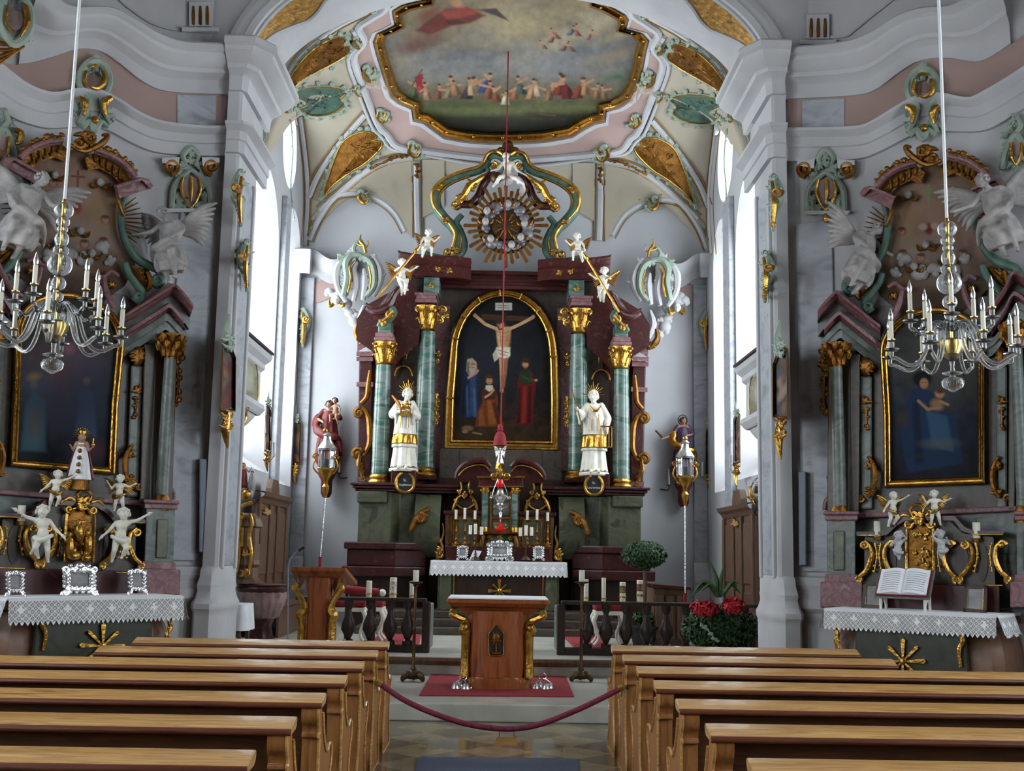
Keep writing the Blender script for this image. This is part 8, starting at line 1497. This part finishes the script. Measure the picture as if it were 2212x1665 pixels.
# ================================================================ chandeliers
def chandelier(px0, ytop, pxc, dd, lab, rod):
    Q = DP(dd); k = dd / F_PX; c = Q(pxc, ytop + 241); y0 = ytop
    zf = lambda y: c.z + (241 - y) * k                                  # y in px below the top ring
    r = thing('chandelier', lab, 'chandelier', c); X, Y = c.x, c.y
    ob('rod', MB().tube([V((X, Y, zf(0))), V((X, Y, c.z + 5.2))], .012, 8), M['linen'], r); ob('brass_stem', MB().lathe([(2.6 * k, zf(290) - c.z), (3 * k, zf(160) - c.z), (2.4 * k, zf(100) - c.z), (3.4 * k, zf(12) - c.z), (6 * k, zf(4) - c.z), (4 * k, zf(-6) - c.z), (2 * k, zf(-12) - c.z)], c, 10), M['brass'], r)
    for y, rx, rz in ((19, 21, 19), (45, 15, 12), (62, 12, 9), (86, 15, 22), (110, 18, 12), (142, 27, 27), (185, 16, 17), (215, 13, 12), (345, 22, 5)): ob('glass_ball', MB().ell(V((X, Y, zf(y))), (rx * k, rx * k, rz * k), 20, 13), M['glass'], r, smooth=180)
    ob('glass_bowl', MB().lathe([(4 * k, zf(318) - c.z), (18 * k, zf(306) - c.z), (28 * k, zf(288) - c.z), (33 * k, zf(262) - c.z), (30 * k, zf(240) - c.z), (20 * k, zf(232) - c.z)], c, 24), M['glass'], r, smooth=60); ob('brass_band', MB().lathe([(13 * k, zf(300) - c.z), (20 * k, zf(282) - c.z), (20 * k, zf(272) - c.z), (15 * k, zf(268) - c.z)], c, 20), M['brass'], r)
    ob('glass_pendant', MB().lathe([(3 * k, zf(386) - c.z), (20 * k, zf(376) - c.z), (25 * k, zf(366) - c.z), (20 * k, zf(357) - c.z), (6 * k, zf(352) - c.z), (4 * k, zf(330) - c.z), (6 * k, zf(318) - c.z)], c, 24), M['glass'], r, smooth=60)
    def arm(t, R_, ya, low, yp, lift):
        e = V((math.cos(t), math.sin(t), 0)); pt = lambda q, y: V((X, Y, zf(y))) + e * q * k
        a = ob('glass_arm', MB().tube(crom([pt(12, ya), pt(28, ya - lift), pt(46, ya + 4), pt(60, (ya + low) / 2 + 8), pt(78, low - 6), pt(R_ * .72 if R_ > 110 else R_ * .8, low), pt(R_ * .92, low - 14), pt(R_, yp + 14), pt(R_, yp)], 4), 4.6 * k, 8), M['glass'], r, smooth=180)
        o = pt(R_, yp); ob('glass_pan', MB().lathe([(4 * k, -2 * k), (14 * k, 0), (18 * k, 4 * k), (17 * k, 5 * k), (5 * k, 3 * k)], o, 20), M['glass'], a, smooth=60); ob('brass_cup', MB().lathe([(3 * k, 0), (6 * k, 6 * k), (5.4 * k, 20 * k), (8.5 * k, 23 * k), (8.5 * k, 25 * k), (4 * k, 24 * k)], o, 14), M['glass'], a, smooth=40); ob('cup_rim', MB().lathe([(6 * k, 22 * k), (9 * k, 24 * k), (9 * k, 26 * k), (5 * k, 25 * k)], o, 14), M['brass'], a)
        ob('candle_tube', MB().lathe([(4.9 * k, 24 * k), (4.9 * k, 66 * k), (3 * k, 67 * k)], o, 14), M['wax'], a, smooth=40); ob('bulb', MB().lathe([(3.6 * k, 67 * k), (5.4 * k, 72 * k), (5 * k, 80 * k), (2.4 * k, 90 * k), (.6 * k, 96 * k)], o, 14), M['silver'], a, smooth=60)
    for n in range(8): arm(2 * PI * n / 8 + rod, 138, 250, 330, 300, 18)
    for n in range(5): arm(2 * PI * n / 5 + rod + .5, 88, 236, 262, 232, 6)
chandelier(137, 425, 122, 8.0, 'left hanging glass chandelier with white candle bulbs', .25); chandelier(2045, 465, 2054, 8.0, 'right hanging glass chandelier with white candle bulbs', .1)
# ================================================================ wall stucco, pictures, oratories
def rocaille(F, lab, c, sz, strokes=(), gold=(), name='stucco_cartouche', heart=None, seed=1):
    r = thing(name, lab, 'stucco ornament', F(c[0], c[1], .05)); a = MB(); q = lambda p: (c[0] + p[0] * sz, c[1] + p[1] * sz)
    for s in strokes: stroke(a, F, [q(p) for p in s[0]], s[1] * sz, s[1] * sz * .6, s[2], rm=s[1] * sz * 1.3)
    for n, p in enumerate(((-.5, -.5), (.5, -.5), (-.55, .4), (.55, .4), (0, -1), (0, .95), (-.45, -.05), (.45, -.05), (-.3, .75), (.3, .75), (-.3, -.85), (.3, -.85), (0, -1.3), (-.6, .8), (.6, .8))): leafy(a, F, q(p), sz * .26, 8, off=.06, seed=seed + n)
    ob('shellwork', a, M['mint'], r); b = MB()
    for s in gold: stroke(b, F, [q(p) for p in s[0]], s[1] * sz, s[1] * sz * .5, s[2], rm=s[1] * sz * 1.3)
    ob('gilding', b, M['gold'], r)
    if heart: ob('field', plate(MB(), F, [q((heart * math.cos(t), heart * 1.2 * math.sin(t) * (1.1 if math.sin(t) > 0 else .9))) for t in np.linspace(0, 2 * PI, 20)[:-1]], .04, .1), M['pink'], r, smooth=30)
    return r
for s, F, lab in ((-1, LW, 'left'), (1, RW, 'right')):
    x = (lambda v: 412 + v) if s < 0 else (lambda v: 1784 - v); dy = 0 if s < 0 else 5
    r = rocaille(F, 'mint and gold stucco pilaster capital on the %s nave wall' % lab, (x(0), 402 + dy), 55, [([(-.75, 1.0), (-.7, .2), (-.5, -.2), (-.2, -.5), (0, -.62)], .11, .06), ([(.75, 1.0), (.7, .2), (.5, -.2), (.2, -.5), (0, -.62)], .11, .06), ([(-.2, -.9), (-.3, -1.2), (0, -1.5), (.3, -1.2), (.2, -.9)], .1, .06), ([(-.45, 1.05), (-.5, .5), (-.3, .2)], .1, .05), ([(.45, 1.05), (.5, .5), (.3, .2)], .1, .05)],
        [([(-.3, -.35), (-.38, .1), (-.2, .6), (0, .85)], .05, .12), ([(.3, -.35), (.38, .1), (.2, .6), (0, .85)], .05, .12), ([(0, -.4), (.02, .1), (0, .6)], .06, .13), ([(0, 1.), (.02, 1.2), (0, 1.35)], .1, .08)], heart=.36)
    a = MB(); [scrl(a, F, (x(e * 44), 360 + dy), 17, 90, 1.4, e, 6, .1) for e in (-1, 1)]; ob('gilt_volute', a, M['oldgold'], r); a = MB(); [plate(a, F, [(x(u), 337 + dy + v) for u, v in ((e * 24, 2), (e * 62, 4), (e * 62, 14), (e * 26, 22))], .02, .12) for e in (-1, 1)]; plate(a, F, [(x(-52), 450 + dy), (x(52), 450 + dy), (x(48), 458 + dy), (x(-48), 458 + dy)], .02, .1); ob('abacus', a, M['white'], r, smooth=0)
    x = (lambda v: 205 + v) if s < 0 else (lambda v: 1994 - v); dy = 0 if s < 0 else 18
    rocaille(F, 'mint and gold frieze cartouche above the %s side altar' % lab, (x(0), 205 + dy), 58, [([(-.55, 1.1), (-.3, .5), (-.25, .1), (-.5, -.3), (-.5, -.8), (-.2, -1.2), (.2, -1.2), (.5, -.8), (.5, -.3), (.25, .1), (.3, .5), (.55, 1.1)], .13, .1), ([(-.5, 1.2), (-.2, 1.0), (0, 1.3), (.2, 1.0), (.5, 1.2)], .12, .1), ([(0, -1.2), (.02, -1.4), (0, -1.55)], .1, .1)],
        [([(-.3, -.9), (-.38, -.5), (-.2, -.25)], .06, .17), ([(.32, -.9), (.36, -.5), (.1, -.25), (-.15, -.3)], .08, .17), ([(-.6, .1), (-.36, .3), (-.42, .75)], .1, .16), ([(.6, .1), (.36, .3), (.42, .75)], .1, .16), ([(-.2, -1.05), (0, -1.1), (.2, -1.05)], .05, .17), ([(0, .8), (.02, .95), (0, 1.05)], .1, .15)], seed=5)
    x = (lambda v: 8 + v) if s < 0 else (lambda v: 2195 - v); dy = 0 if s < 0 else 12
    rocaille(F, 'mint and gold stucco capital at the outer edge of the %s nave wall' % lab, (x(0), 305 + dy), 50, [([(-.6, 1.), (-.4, .2), (0, -.5), (.4, .2), (.6, 1.)], .13, .08), ([(0, -.6), (.2, -.9), (.05, -1.3)], .1, .08)], [([(-.25, -.2), (-.2, .4), (0, .8)], .06, .13), ([(.25, -.2), (.2, .4), (0, .8)], .06, .13), ([(.5, -.5), (.75, -.35), (.7, 0), (.5, .1)], .12, .1)], heart=.3, seed=3)
    x, dy, bx0 = (433, 35, 0) if s < 0 else (1767, 62, 0); F2 = F; r = thing('blind_balustrade', 'white panel with three gilt balusters above the %s cornice' % lab, 'stucco ornament', F(x, dy, .05)); ob('panel', plate(MB(), F2, [(x - 25, dy + 22), (x + 25, dy + 22), (x + 25, dy - 32), (x - 25, dy - 32)], .0, .05), M['white'], r, smooth=0, bev=.01)
    for e in (-15, 0, 15): ob('baluster', (lambda m: stroke(m, F2, [(x + e, dy + 18), (x + e, dy + 6), (x + e, dy - 10), (x + e, dy - 22)], 3, 2, .06, rm=3.6))(MB()), M['oldgold'], r)
    ob('ledge', plate(MB(), F2, [(x - 40, dy + 33), (x + 40, dy + 33), (x + 40, dy + 24), (x - 40, dy + 24)], 0, .09), M['white'], r, smooth=0)
    # loudspeaker columns
    px = [(430, 1192), (447, 1196), (447, 992), (431, 990)] if s < 0 else [(1726, 1222), (1742, 1220), (1741, 1018), (1725, 1019)]; F3 = LW if s < 0 else RW; r = thing('column_speaker', 'slim grey column loudspeaker on the %s pier' % lab, 'loudspeaker', F3(px[0][0], px[0][1], .1)); ob('case', plate(MB(), F3, px, .04, .13), M['grey'], r, smooth=0, bev=.01); xm = sum(p[0] for p in px) / 4; ob('grille', plate(MB(), F3, [(xm + (p[0] - xm) * .7, p[1] * .98 + 1105 * .02) for p in px], .13, .136), M['grey'], r, smooth=0); ob('bracket', plate(MB(), F3, [(xm - 3, 1110), (xm + 3, 1110), (xm + 3, 1090), (xm - 3, 1090)], .0, .05), M['black'], r, smooth=0)
r = rocaille(LW, 'mint and gold cartouche with gilt fan at the upper left edge', (34, 42), 52, [([(-.5, -.8), (-.6, .2), (-.2, 1), (.3, .8), (.6, .2), (.5, -.7), (0, -1)], .16, .3)], [([(.4, -.6), (.5, .1), (.2, .7)], .1, .36), ([(-.3, -.6), (-.4, .1), (-.1, .6)], .06, .36)], heart=.34, seed=9)
a = MB(); [stroke(a, LW, [(52, 100), (20 - 8 * k, 96 + 12 * k), (-20, 90 + 16 * k)], 3, 6, .3) for k in range(5)]; ob('gilt_fan', a, M['oldgold'], r)
# capitals on the jambs and choir walls (seen edge-on)
XL = lambda x0: (lambda px, py, off=0.: XP(px, py, x0 + (off if x0 < 0 else -off)))
def bracket(F, lab, x, y, h, e, nm='stucco_bracket'):
    r = thing(nm, lab, 'stucco ornament', F(x, y, .05)); a = MB(); stroke(a, F, [(x, y - h * .5), (x + e * h * .12, y - h * .2), (x + e * h * .02, y + h * .15), (x, y + h * .5)], h * .06, h * .03, .06, rm=h * .1); leafy(a, F, (x, y - h * .3), h * .16, 7, off=.08, seed=2); leafy(a, F, (x, y), h * .14, 7, off=.08, seed=3); leafy(a, F, (x + e * h * .06, y - h * .12), h * .12, 8, off=.1, seed=6); leafy(a, F, (x, y + h * .2), h * .11, 8, off=.08, seed=7); leafy(a, F, (x, y - h * .45), h * .11, 8, off=.08, seed=8); ob('mint_leaf', a, M['mint'], r); a = MB(); scrl(a, F, (x + e * h * .08, y - h * .22), h * .09, 0, 1.3, 1, h * .04, .16); stroke(a, F, [(x - e * 2, y - h * .4), (x + e * 3, y), (x, y + h * .42)], h * .03, h * .02, .14, rm=h * .05); leafy(a, F, (x, y + h * .36), h * .1, 6, off=.1, seed=4); ob('gilding', a, M['gold'], r)
for s, P_ in ((-1, ((520, 430, 120, 'jamb'), (533, 575, 110, 'window'))), (1, ((1670, 440, 120, 'jamb'), (1652, 600, 110, 'window')))):
    sd = 'left' if s < 0 else 'right'; bracket(XL(s * 2.86), 'green and gold stucco capital on the %s chancel jamb' % sd, P_[0][0], P_[0][1], 120, s); bracket(XL(s * 2.86), 'lower green and gold stucco bracket on the %s chancel jamb' % sd, P_[1][0], P_[1][1], 110, s); bracket(DP(YB - .08), 'green and gold capital of the %s end wall pilaster' % sd, 654 if s < 0 else 1526, 708 if s < 0 else 716, 85, -s)
    # white cornice of the end wall
    cor = [(636, 549), (662, 549), (682, 552), (702, 566), (720, 572), (742, 566), (768, 566)]; f = (lambda p: p) if s < 0 else (lambda p: (2184 - p[0], p[1] + 9)); pts = crom([f(p) for p in cor], 5); struct('trim_%d' % (121 + s), MB().grid([[D(x, y, YB - o - (.35 if abs(x - 1092) > 418 else .0) * .6) + Z * h for x, y in pts] for o, h in ((0, -.36), (.05, -.36), (.08, -.2), (.14, -.12), (.2, -.06), (.24, .02), (.26, .1), (0, .12))]), M['white'], smooth=30); fr = crom([f(p) for p in [(646, 602), (668, 612), (692, 606), (723, 600), (768, 604)]], 4); fb = crom([f(p) for p in [(644, 632), (668, 645), (685, 653), (702, 648), (768, 620)]], 4); struct('trim_%d' % (125 + s), MB().grid([[D(x, y, YB - .02) for x, y in fr], [D(x, y, YB - .02) for x, y in fb]]), M['pink'], smooth=0)
def station(F, lab, q, top, bot, seed, sconce=0):
    (x0, y0), (x1, y1), (x2, y2), (x3, y3) = q; r = thing('framed_picture', lab, 'framed picture', F(x3, y3, .02)); xc = (x0 + x1) / 2; E = [q[0], ((x0 + x1) / 2, min(y0, y1) - abs(x1 - x0) * .25), q[1], q[2], q[3]]; In = [(sum(p[0] for p in E) / 5 + (x - sum(p[0] for p in E) / 5) * .74, sum(p[1] for p in E) / 5 + (y - sum(p[1] for p in E) / 5) * .92) for x, y in E]
    ob('frame', MB().grid([[F(a[0] + (b[0] - a[0]) * t, a[1] + (b[1] - a[1]) * t, o) for a, b in zip(E, In)] for t, o in ((0, .0), (0, .05), (.3, .07), (.6, .045), (.8, .06), (1, .03))], False, True), M['gold'], r, smooth=0); xs_, ys_ = [p[0] for p in E], [p[1] for p in E]; c = Canvas(min(xs_) - 1, min(ys_) - 1, max(xs_) + 1, max(ys_) + 1, 24, 60); c.ramp([(min(ys_), (92, 84, 76)), ((min(ys_) + max(ys_)) / 2, (96, 74, 66)), (max(ys_), (64, 60, 62))]).mottle(.6, 6, seed)
    g = random.Random(seed); w_ = max(xs_) - min(xs_)
    for k in range(7): c.e(g.uniform(min(xs_) + w_ * .2, max(xs_) - w_ * .2), g.uniform(min(ys_) * .6 + max(ys_) * .4, max(ys_)), w_ * .16, w_ * .5, g.choice(((120, 52, 44), (60, 70, 92), (150, 130, 110), (86, 40, 44), (140, 104, 76))), g.uniform(-30, 30), .5, .8)
    ob('picture', c.mesh(F, .03, inpoly(In)), M['paint'], r, smooth=180, norm=False)
    for (yy, sg, lb) in ((top, 1, 'top_ornament'), (bot, -1, 'bottom_ornament')):
        ye = (y0 + y1) / 2 if sg > 0 else (y2 + y3) / 2; xm = xc if sg > 0 else (x2 + x3) / 2; h = abs(ye - yy); a = MB(); stroke(a, F, [(xm, ye), (xm - h * .06, (ye + yy) / 2), (xm, yy)], h * .08, h * .02, .05, rm=h * .12); leafy(a, F, (xm, ye - sg * h * .35), min(h * .28, 20), 7, off=.06, seed=3); leafy(a, F, (xm, ye - sg * h * .1), min(h * .24, 18), 7, off=.06, seed=5); ob(lb, a, M['gold' if sg < 0 else 'mint'], r); 
    if sconce: sx, sy = sconce; a = MB(); stroke(a, F, [((x2 + x3) / 2, bot - 30), ((x2 + x3) / 2 + (sx - xc) * .5, sy + 8), (sx, sy)], 1.5, 1.5, .12); ob('candle_arm', a, M['brass'], r); a = MB(); stroke(a, F, [(sx, sy), (sx, sy - 30)], 2, 1.8, .12, seg=1); ob('candle', a, M['wax'], r)
station(XL(-2.86), 'gilt framed picture on the left chancel jamb beside the oratory', [(479, 742), (511, 772), (510, 888), (473, 893)], 678, 968, 1); station(XL(2.86), 'gilt framed picture on the right chancel jamb beside the oratory', [(1667, 788), (1703, 752), (1705, 906), (1668, 902)], 690, 992, 2)
station(XL(-3.66), 'narrow gilt framed picture on the pier between the left choir windows', [(573, 872), (588, 882), (586, 980), (570, 976)], 842, 1018, 3, (592, 985)); station(XL(3.66), 'narrow gilt framed picture on the pier between the right choir windows', [(1584, 905), (1600, 893), (1600, 1000), (1583, 1004)], 862, 1048, 4, (1578, 1012))
station(DP(YB - .08), 'gilt framed picture at the left corner of the choir end wall', [(629, 912), (651, 912), (649, 1004), (626, 1002)], 872, 1045, 5); station(DP(YB - .08), 'gilt framed picture at the right corner of the choir end wall', [(1524, 930), (1544, 928), (1544, 1024), (1524, 1024)], 880, 1062, 6, (1517, 1028))
for s, sd in ((-1, 'left'), (1, 'right')):
    F = XL(s * 3.08); f = (lambda x, y: (x, y)) if s < 0 else (lambda x, y: (2176 - x, y + 29)); a0, a1 = F(*f(513, 720)), F(*f(566, 764)); zt_ = (a0.z + a1.z) / 2; d0, d1 = 13.22, a1.y; zb = F(*f(552, 880)).z; r = thing('oratory_box', 'white curved oratory balcony on the %s choir wall next to the pier' % sd, 'balcony', (s * 3.4, (d0 + d1) / 2, zb - .4)); x0, x1 = s * 3.08, s * 3.8
    ob('front', MB().bx((x0, d0, zb), (x1, d1, zt_ - .2)), M['white'], r, smooth=0, bev=.02); ob('cornice', MB().grid([[V((xx - s * o * kx, yy + o * ky, zt_ - .24 + h)) for xx, yy, kx, ky in ((x0, d0, 1, 0), (x0, d1, 1, 1), (x1, d1, 0, 1))] for o, h in ((0, 0), (.04, .04), (.04, .1), (.1, .16), (.12, .22), (.0, .24))]), M['white'], r, smooth=0); ob('hand_rail', MB().bx((x0 - s * .13, d0, zt_), (x1, d1 + .13, zt_ + .03)), M['ebony'], r, smooth=0)
    L = d1 - d0; ob('bowl', MB().grid([[V((x1 + (x0 - x1) * (1 - q ** 2.2) * (1 if t < 1 else 1), d0 + L * t * (1 - q * .35), zb + .04 - q * .62)) for t in np.linspace(0, 1, 6)] + [V((x1, d0 + L * (1 - q * .35), zb + .04 - q * .62))] for q in np.linspace(0, 1, 9)]), M['white'], r, smooth=60); ob('bowl_moulding', MB().grid([[V((xx - s * o * kx, yy + o * ky, zb + h)) for xx, yy, kx, ky in ((x0, d0, 1, 0), (x0, d1, 1, 1), (x1, d1, 0, 1))] for o, h in ((0, .08), (.05, .06), (.06, 0), (.02, -.06), (0, -.08))]), M['white'], r, smooth=0)
    pp = [f(*p) for p in ((513, 762), (536, 768), (554, 790), (557, 830), (556, 868), (540, 872), (513, 858))]; c = Canvas(min(p[0] for p in pp) - 1, min(p[1] for p in pp) - 1, max(p[0] for p in pp) + 1, max(p[1] for p in pp) + 1, 40, 70); c.ramp([(760, (150, 146, 120)), (900, (132, 128, 104))]).mottle(.35, 6, 3)
    for e in ((530, 810, 8, 24), (542, 820, 6, 20), (526, 835, 10, 12)): c.e(*f(*e[:2]), e[2], e[3], (186, 184, 172), 0, .6, .7)
    ob('painted_panel', c.mesh(F, .02, inpoly(pp)), M['fresco'], r, smooth=180, norm=False); a = MB(); stroke(a, F, pp + [pp[0]], 1.5, 1.5, .025, seg=2); ob('gilt_edge', a, M['gold'], r); a = MB(); leafy(a, F, f(530, 752), 12, 7, off=.04, seed=4); leafy(a, F, f(528, 885), 15, 8, off=.05, seed=5); stroke(a, F, [f(526, 880), f(530, 900), f(524, 925)], 3, 1, .06, rm=5); ob('gilt_ornament', a, M['gold'], r)
# sanctus bell on its bracket, right wall
F = XL(3.3); r = thing('bell_bracket', 'scrolled iron bracket with a small sacristy bell on the right choir wall', 'bell', F(1640, 1075)); a = MB(); [stroke(a, F, p, 1.6, 1.6, 0., seg=4) for p in ([(1664, 1028), (1640, 1030), (1626, 1044), (1622, 1062)], [(1632, 1072), (1668, 1074)], [(1656, 1030), (1656, 1078)])]; scrl(a, F, (1634, 1040), 8, 0, 1.3, 1, 1.5); scrl(a, F, (1662, 1078), 6, 0, 1.3, 1, 1.5); ob('ironwork', a, M['silver'], r); q = F(1656, 1050); ob('wall_rod', MB().tube([q, V((XW + .02, q.y, q.z))], .015, 7), M['silver'], r); q = F(1634, 1062); ob('bell', MB().lathe([(.06, -.02), (.055, 0), (.035, .05), (.03, .07), (.01, .08)], q, 14), M['bronze'], r); a = MB(); leafy(a, F, (1623, 1072), 12, 7, off=.02, seed=3); stroke(a, F, [(1620, 1050), (1622, 1075), (1630, 1090)], 3, 1, .02, rm=4); ob('gilt_leaf', a, M['gold'], r)
# ================================================================ pieces that lie apart become parts of their own
SPL = set('frieze_block architrave_block corner_pilaster gilt_capital leaf_spray dark_niche frieze_rosette gilt_volute niche_crest gilt_leaf gilt_corner_leaf foot_leaf gilt_scroll broken_cornice gilt_leafwork gilt_fluting panel_frame side_scroll gilt_border ray frame_ribbon abacus gilt_line gilt_drop gilt_flame gilt_frame_edge pilaster_band panel_joint gilt_crown crown gilt_ornament inner_ray sun_ray gilding shellwork leaves gilt_edge moulding mint_leaf gilt_scrollwork frame_bead gilt_volute relief gilt_hem frame_ribbon'.split()) - {'ray', 'inner_ray', 'sun_ray'}
def islands(me):
    n = len(me.vertices); E_ = np.empty(len(me.edges) * 2, np.int32); me.edges.foreach_get('vertices', E_); E_ = E_.reshape(-1, 2); root = np.arange(n)
    while True:
        m = np.minimum(root[E_[:, 0]], root[E_[:, 1]]); new = root.copy(); np.minimum.at(new, E_[:, 0], m); np.minimum.at(new, E_[:, 1], m); new = new[new]
        if (new == root).all(): break
        root = new
    co = np.empty(n * 3, np.float32); me.vertices.foreach_get('co', co); co = co.reshape(-1, 3)
    ids = list(np.unique(root)); bb = {i: (co[root == i].min(0) - .012, co[root == i].max(0) + .012) for i in ids}; g = {i: i for i in ids}
    def gf(a):
        while g[a] != a: a = g[a]
        return a
    for x in range(len(ids)):
        for y in range(x):
            a, b = bb[ids[x]], bb[ids[y]]
            if (a[0] <= b[1]).all() and (b[0] <= a[1]).all(): g[gf(ids[x])] = gf(ids[y])
    return co, np.array([gf(r) for r in root])
for o in [o for o in bpy.data.objects if o.type == 'MESH' and o.parent and o.name.split('.')[0] in SPL and len(o.data.vertices) < 60000]:
    co, lab = islands(o.data); ids = np.unique(lab)
    if len(ids) < 2: continue
    me0 = o.data; fs = [tuple(p.vertices) for p in me0.polygons]; sm = bool(me0.polygons[0].use_smooth); mats = list(me0.materials); base = o.name.split('.')[0]
    for k, i in enumerate(ids):
        ix = np.where(lab == i)[0]; re_ = {int(v): n for n, v in enumerate(ix)}; me = bpy.data.meshes.new(base); me.from_pydata([tuple(map(float, c)) for c in co[ix]], [], [tuple(re_[v] for v in f) for f in fs if f[0] in re_]); [me.materials.append(m) for m in mats]; me.update()
        if sm: me.polygons.foreach_set('use_smooth', [True] * len(me.polygons)); me.set_sharp_from_angle(angle=math.radians(40))
        if k == 0: o.data = me
        else:
            c = o.copy(); c.data = me; c.name = base; COL.objects.link(c); c.parent = o.parent
            for ch in []: pass
# ================================================================ light
w = bpy.data.worlds.new('world'); SC.world = w; w.use_nodes = True
w.node_tree.nodes['Background'].inputs[0].default_value = (.80, .90, 1, 1); w.node_tree.nodes['Background'].inputs[1].default_value = .2
vs_ = SC.view_settings; vs_.view_transform = 'Standard'; vs_.look = 'None'; vs_.gamma = 1; vs_.exposure = -.14; vs_.use_curve_mapping = False
cy = SC.cycles; cy.max_bounces = 5; cy.diffuse_bounces = 2; cy.glossy_bounces = 2; cy.transmission_bounces = 5; cy.transparent_max_bounces = 8; cy.caustics_reflective = False; cy.caustics_refractive = False
cy.use_denoising = True; cy.use_adaptive_sampling = True; cy.adaptive_threshold = .06; cy.adaptive_min_samples = 12; cy.sample_clamp_indirect = 4
cy.use_light_tree = False
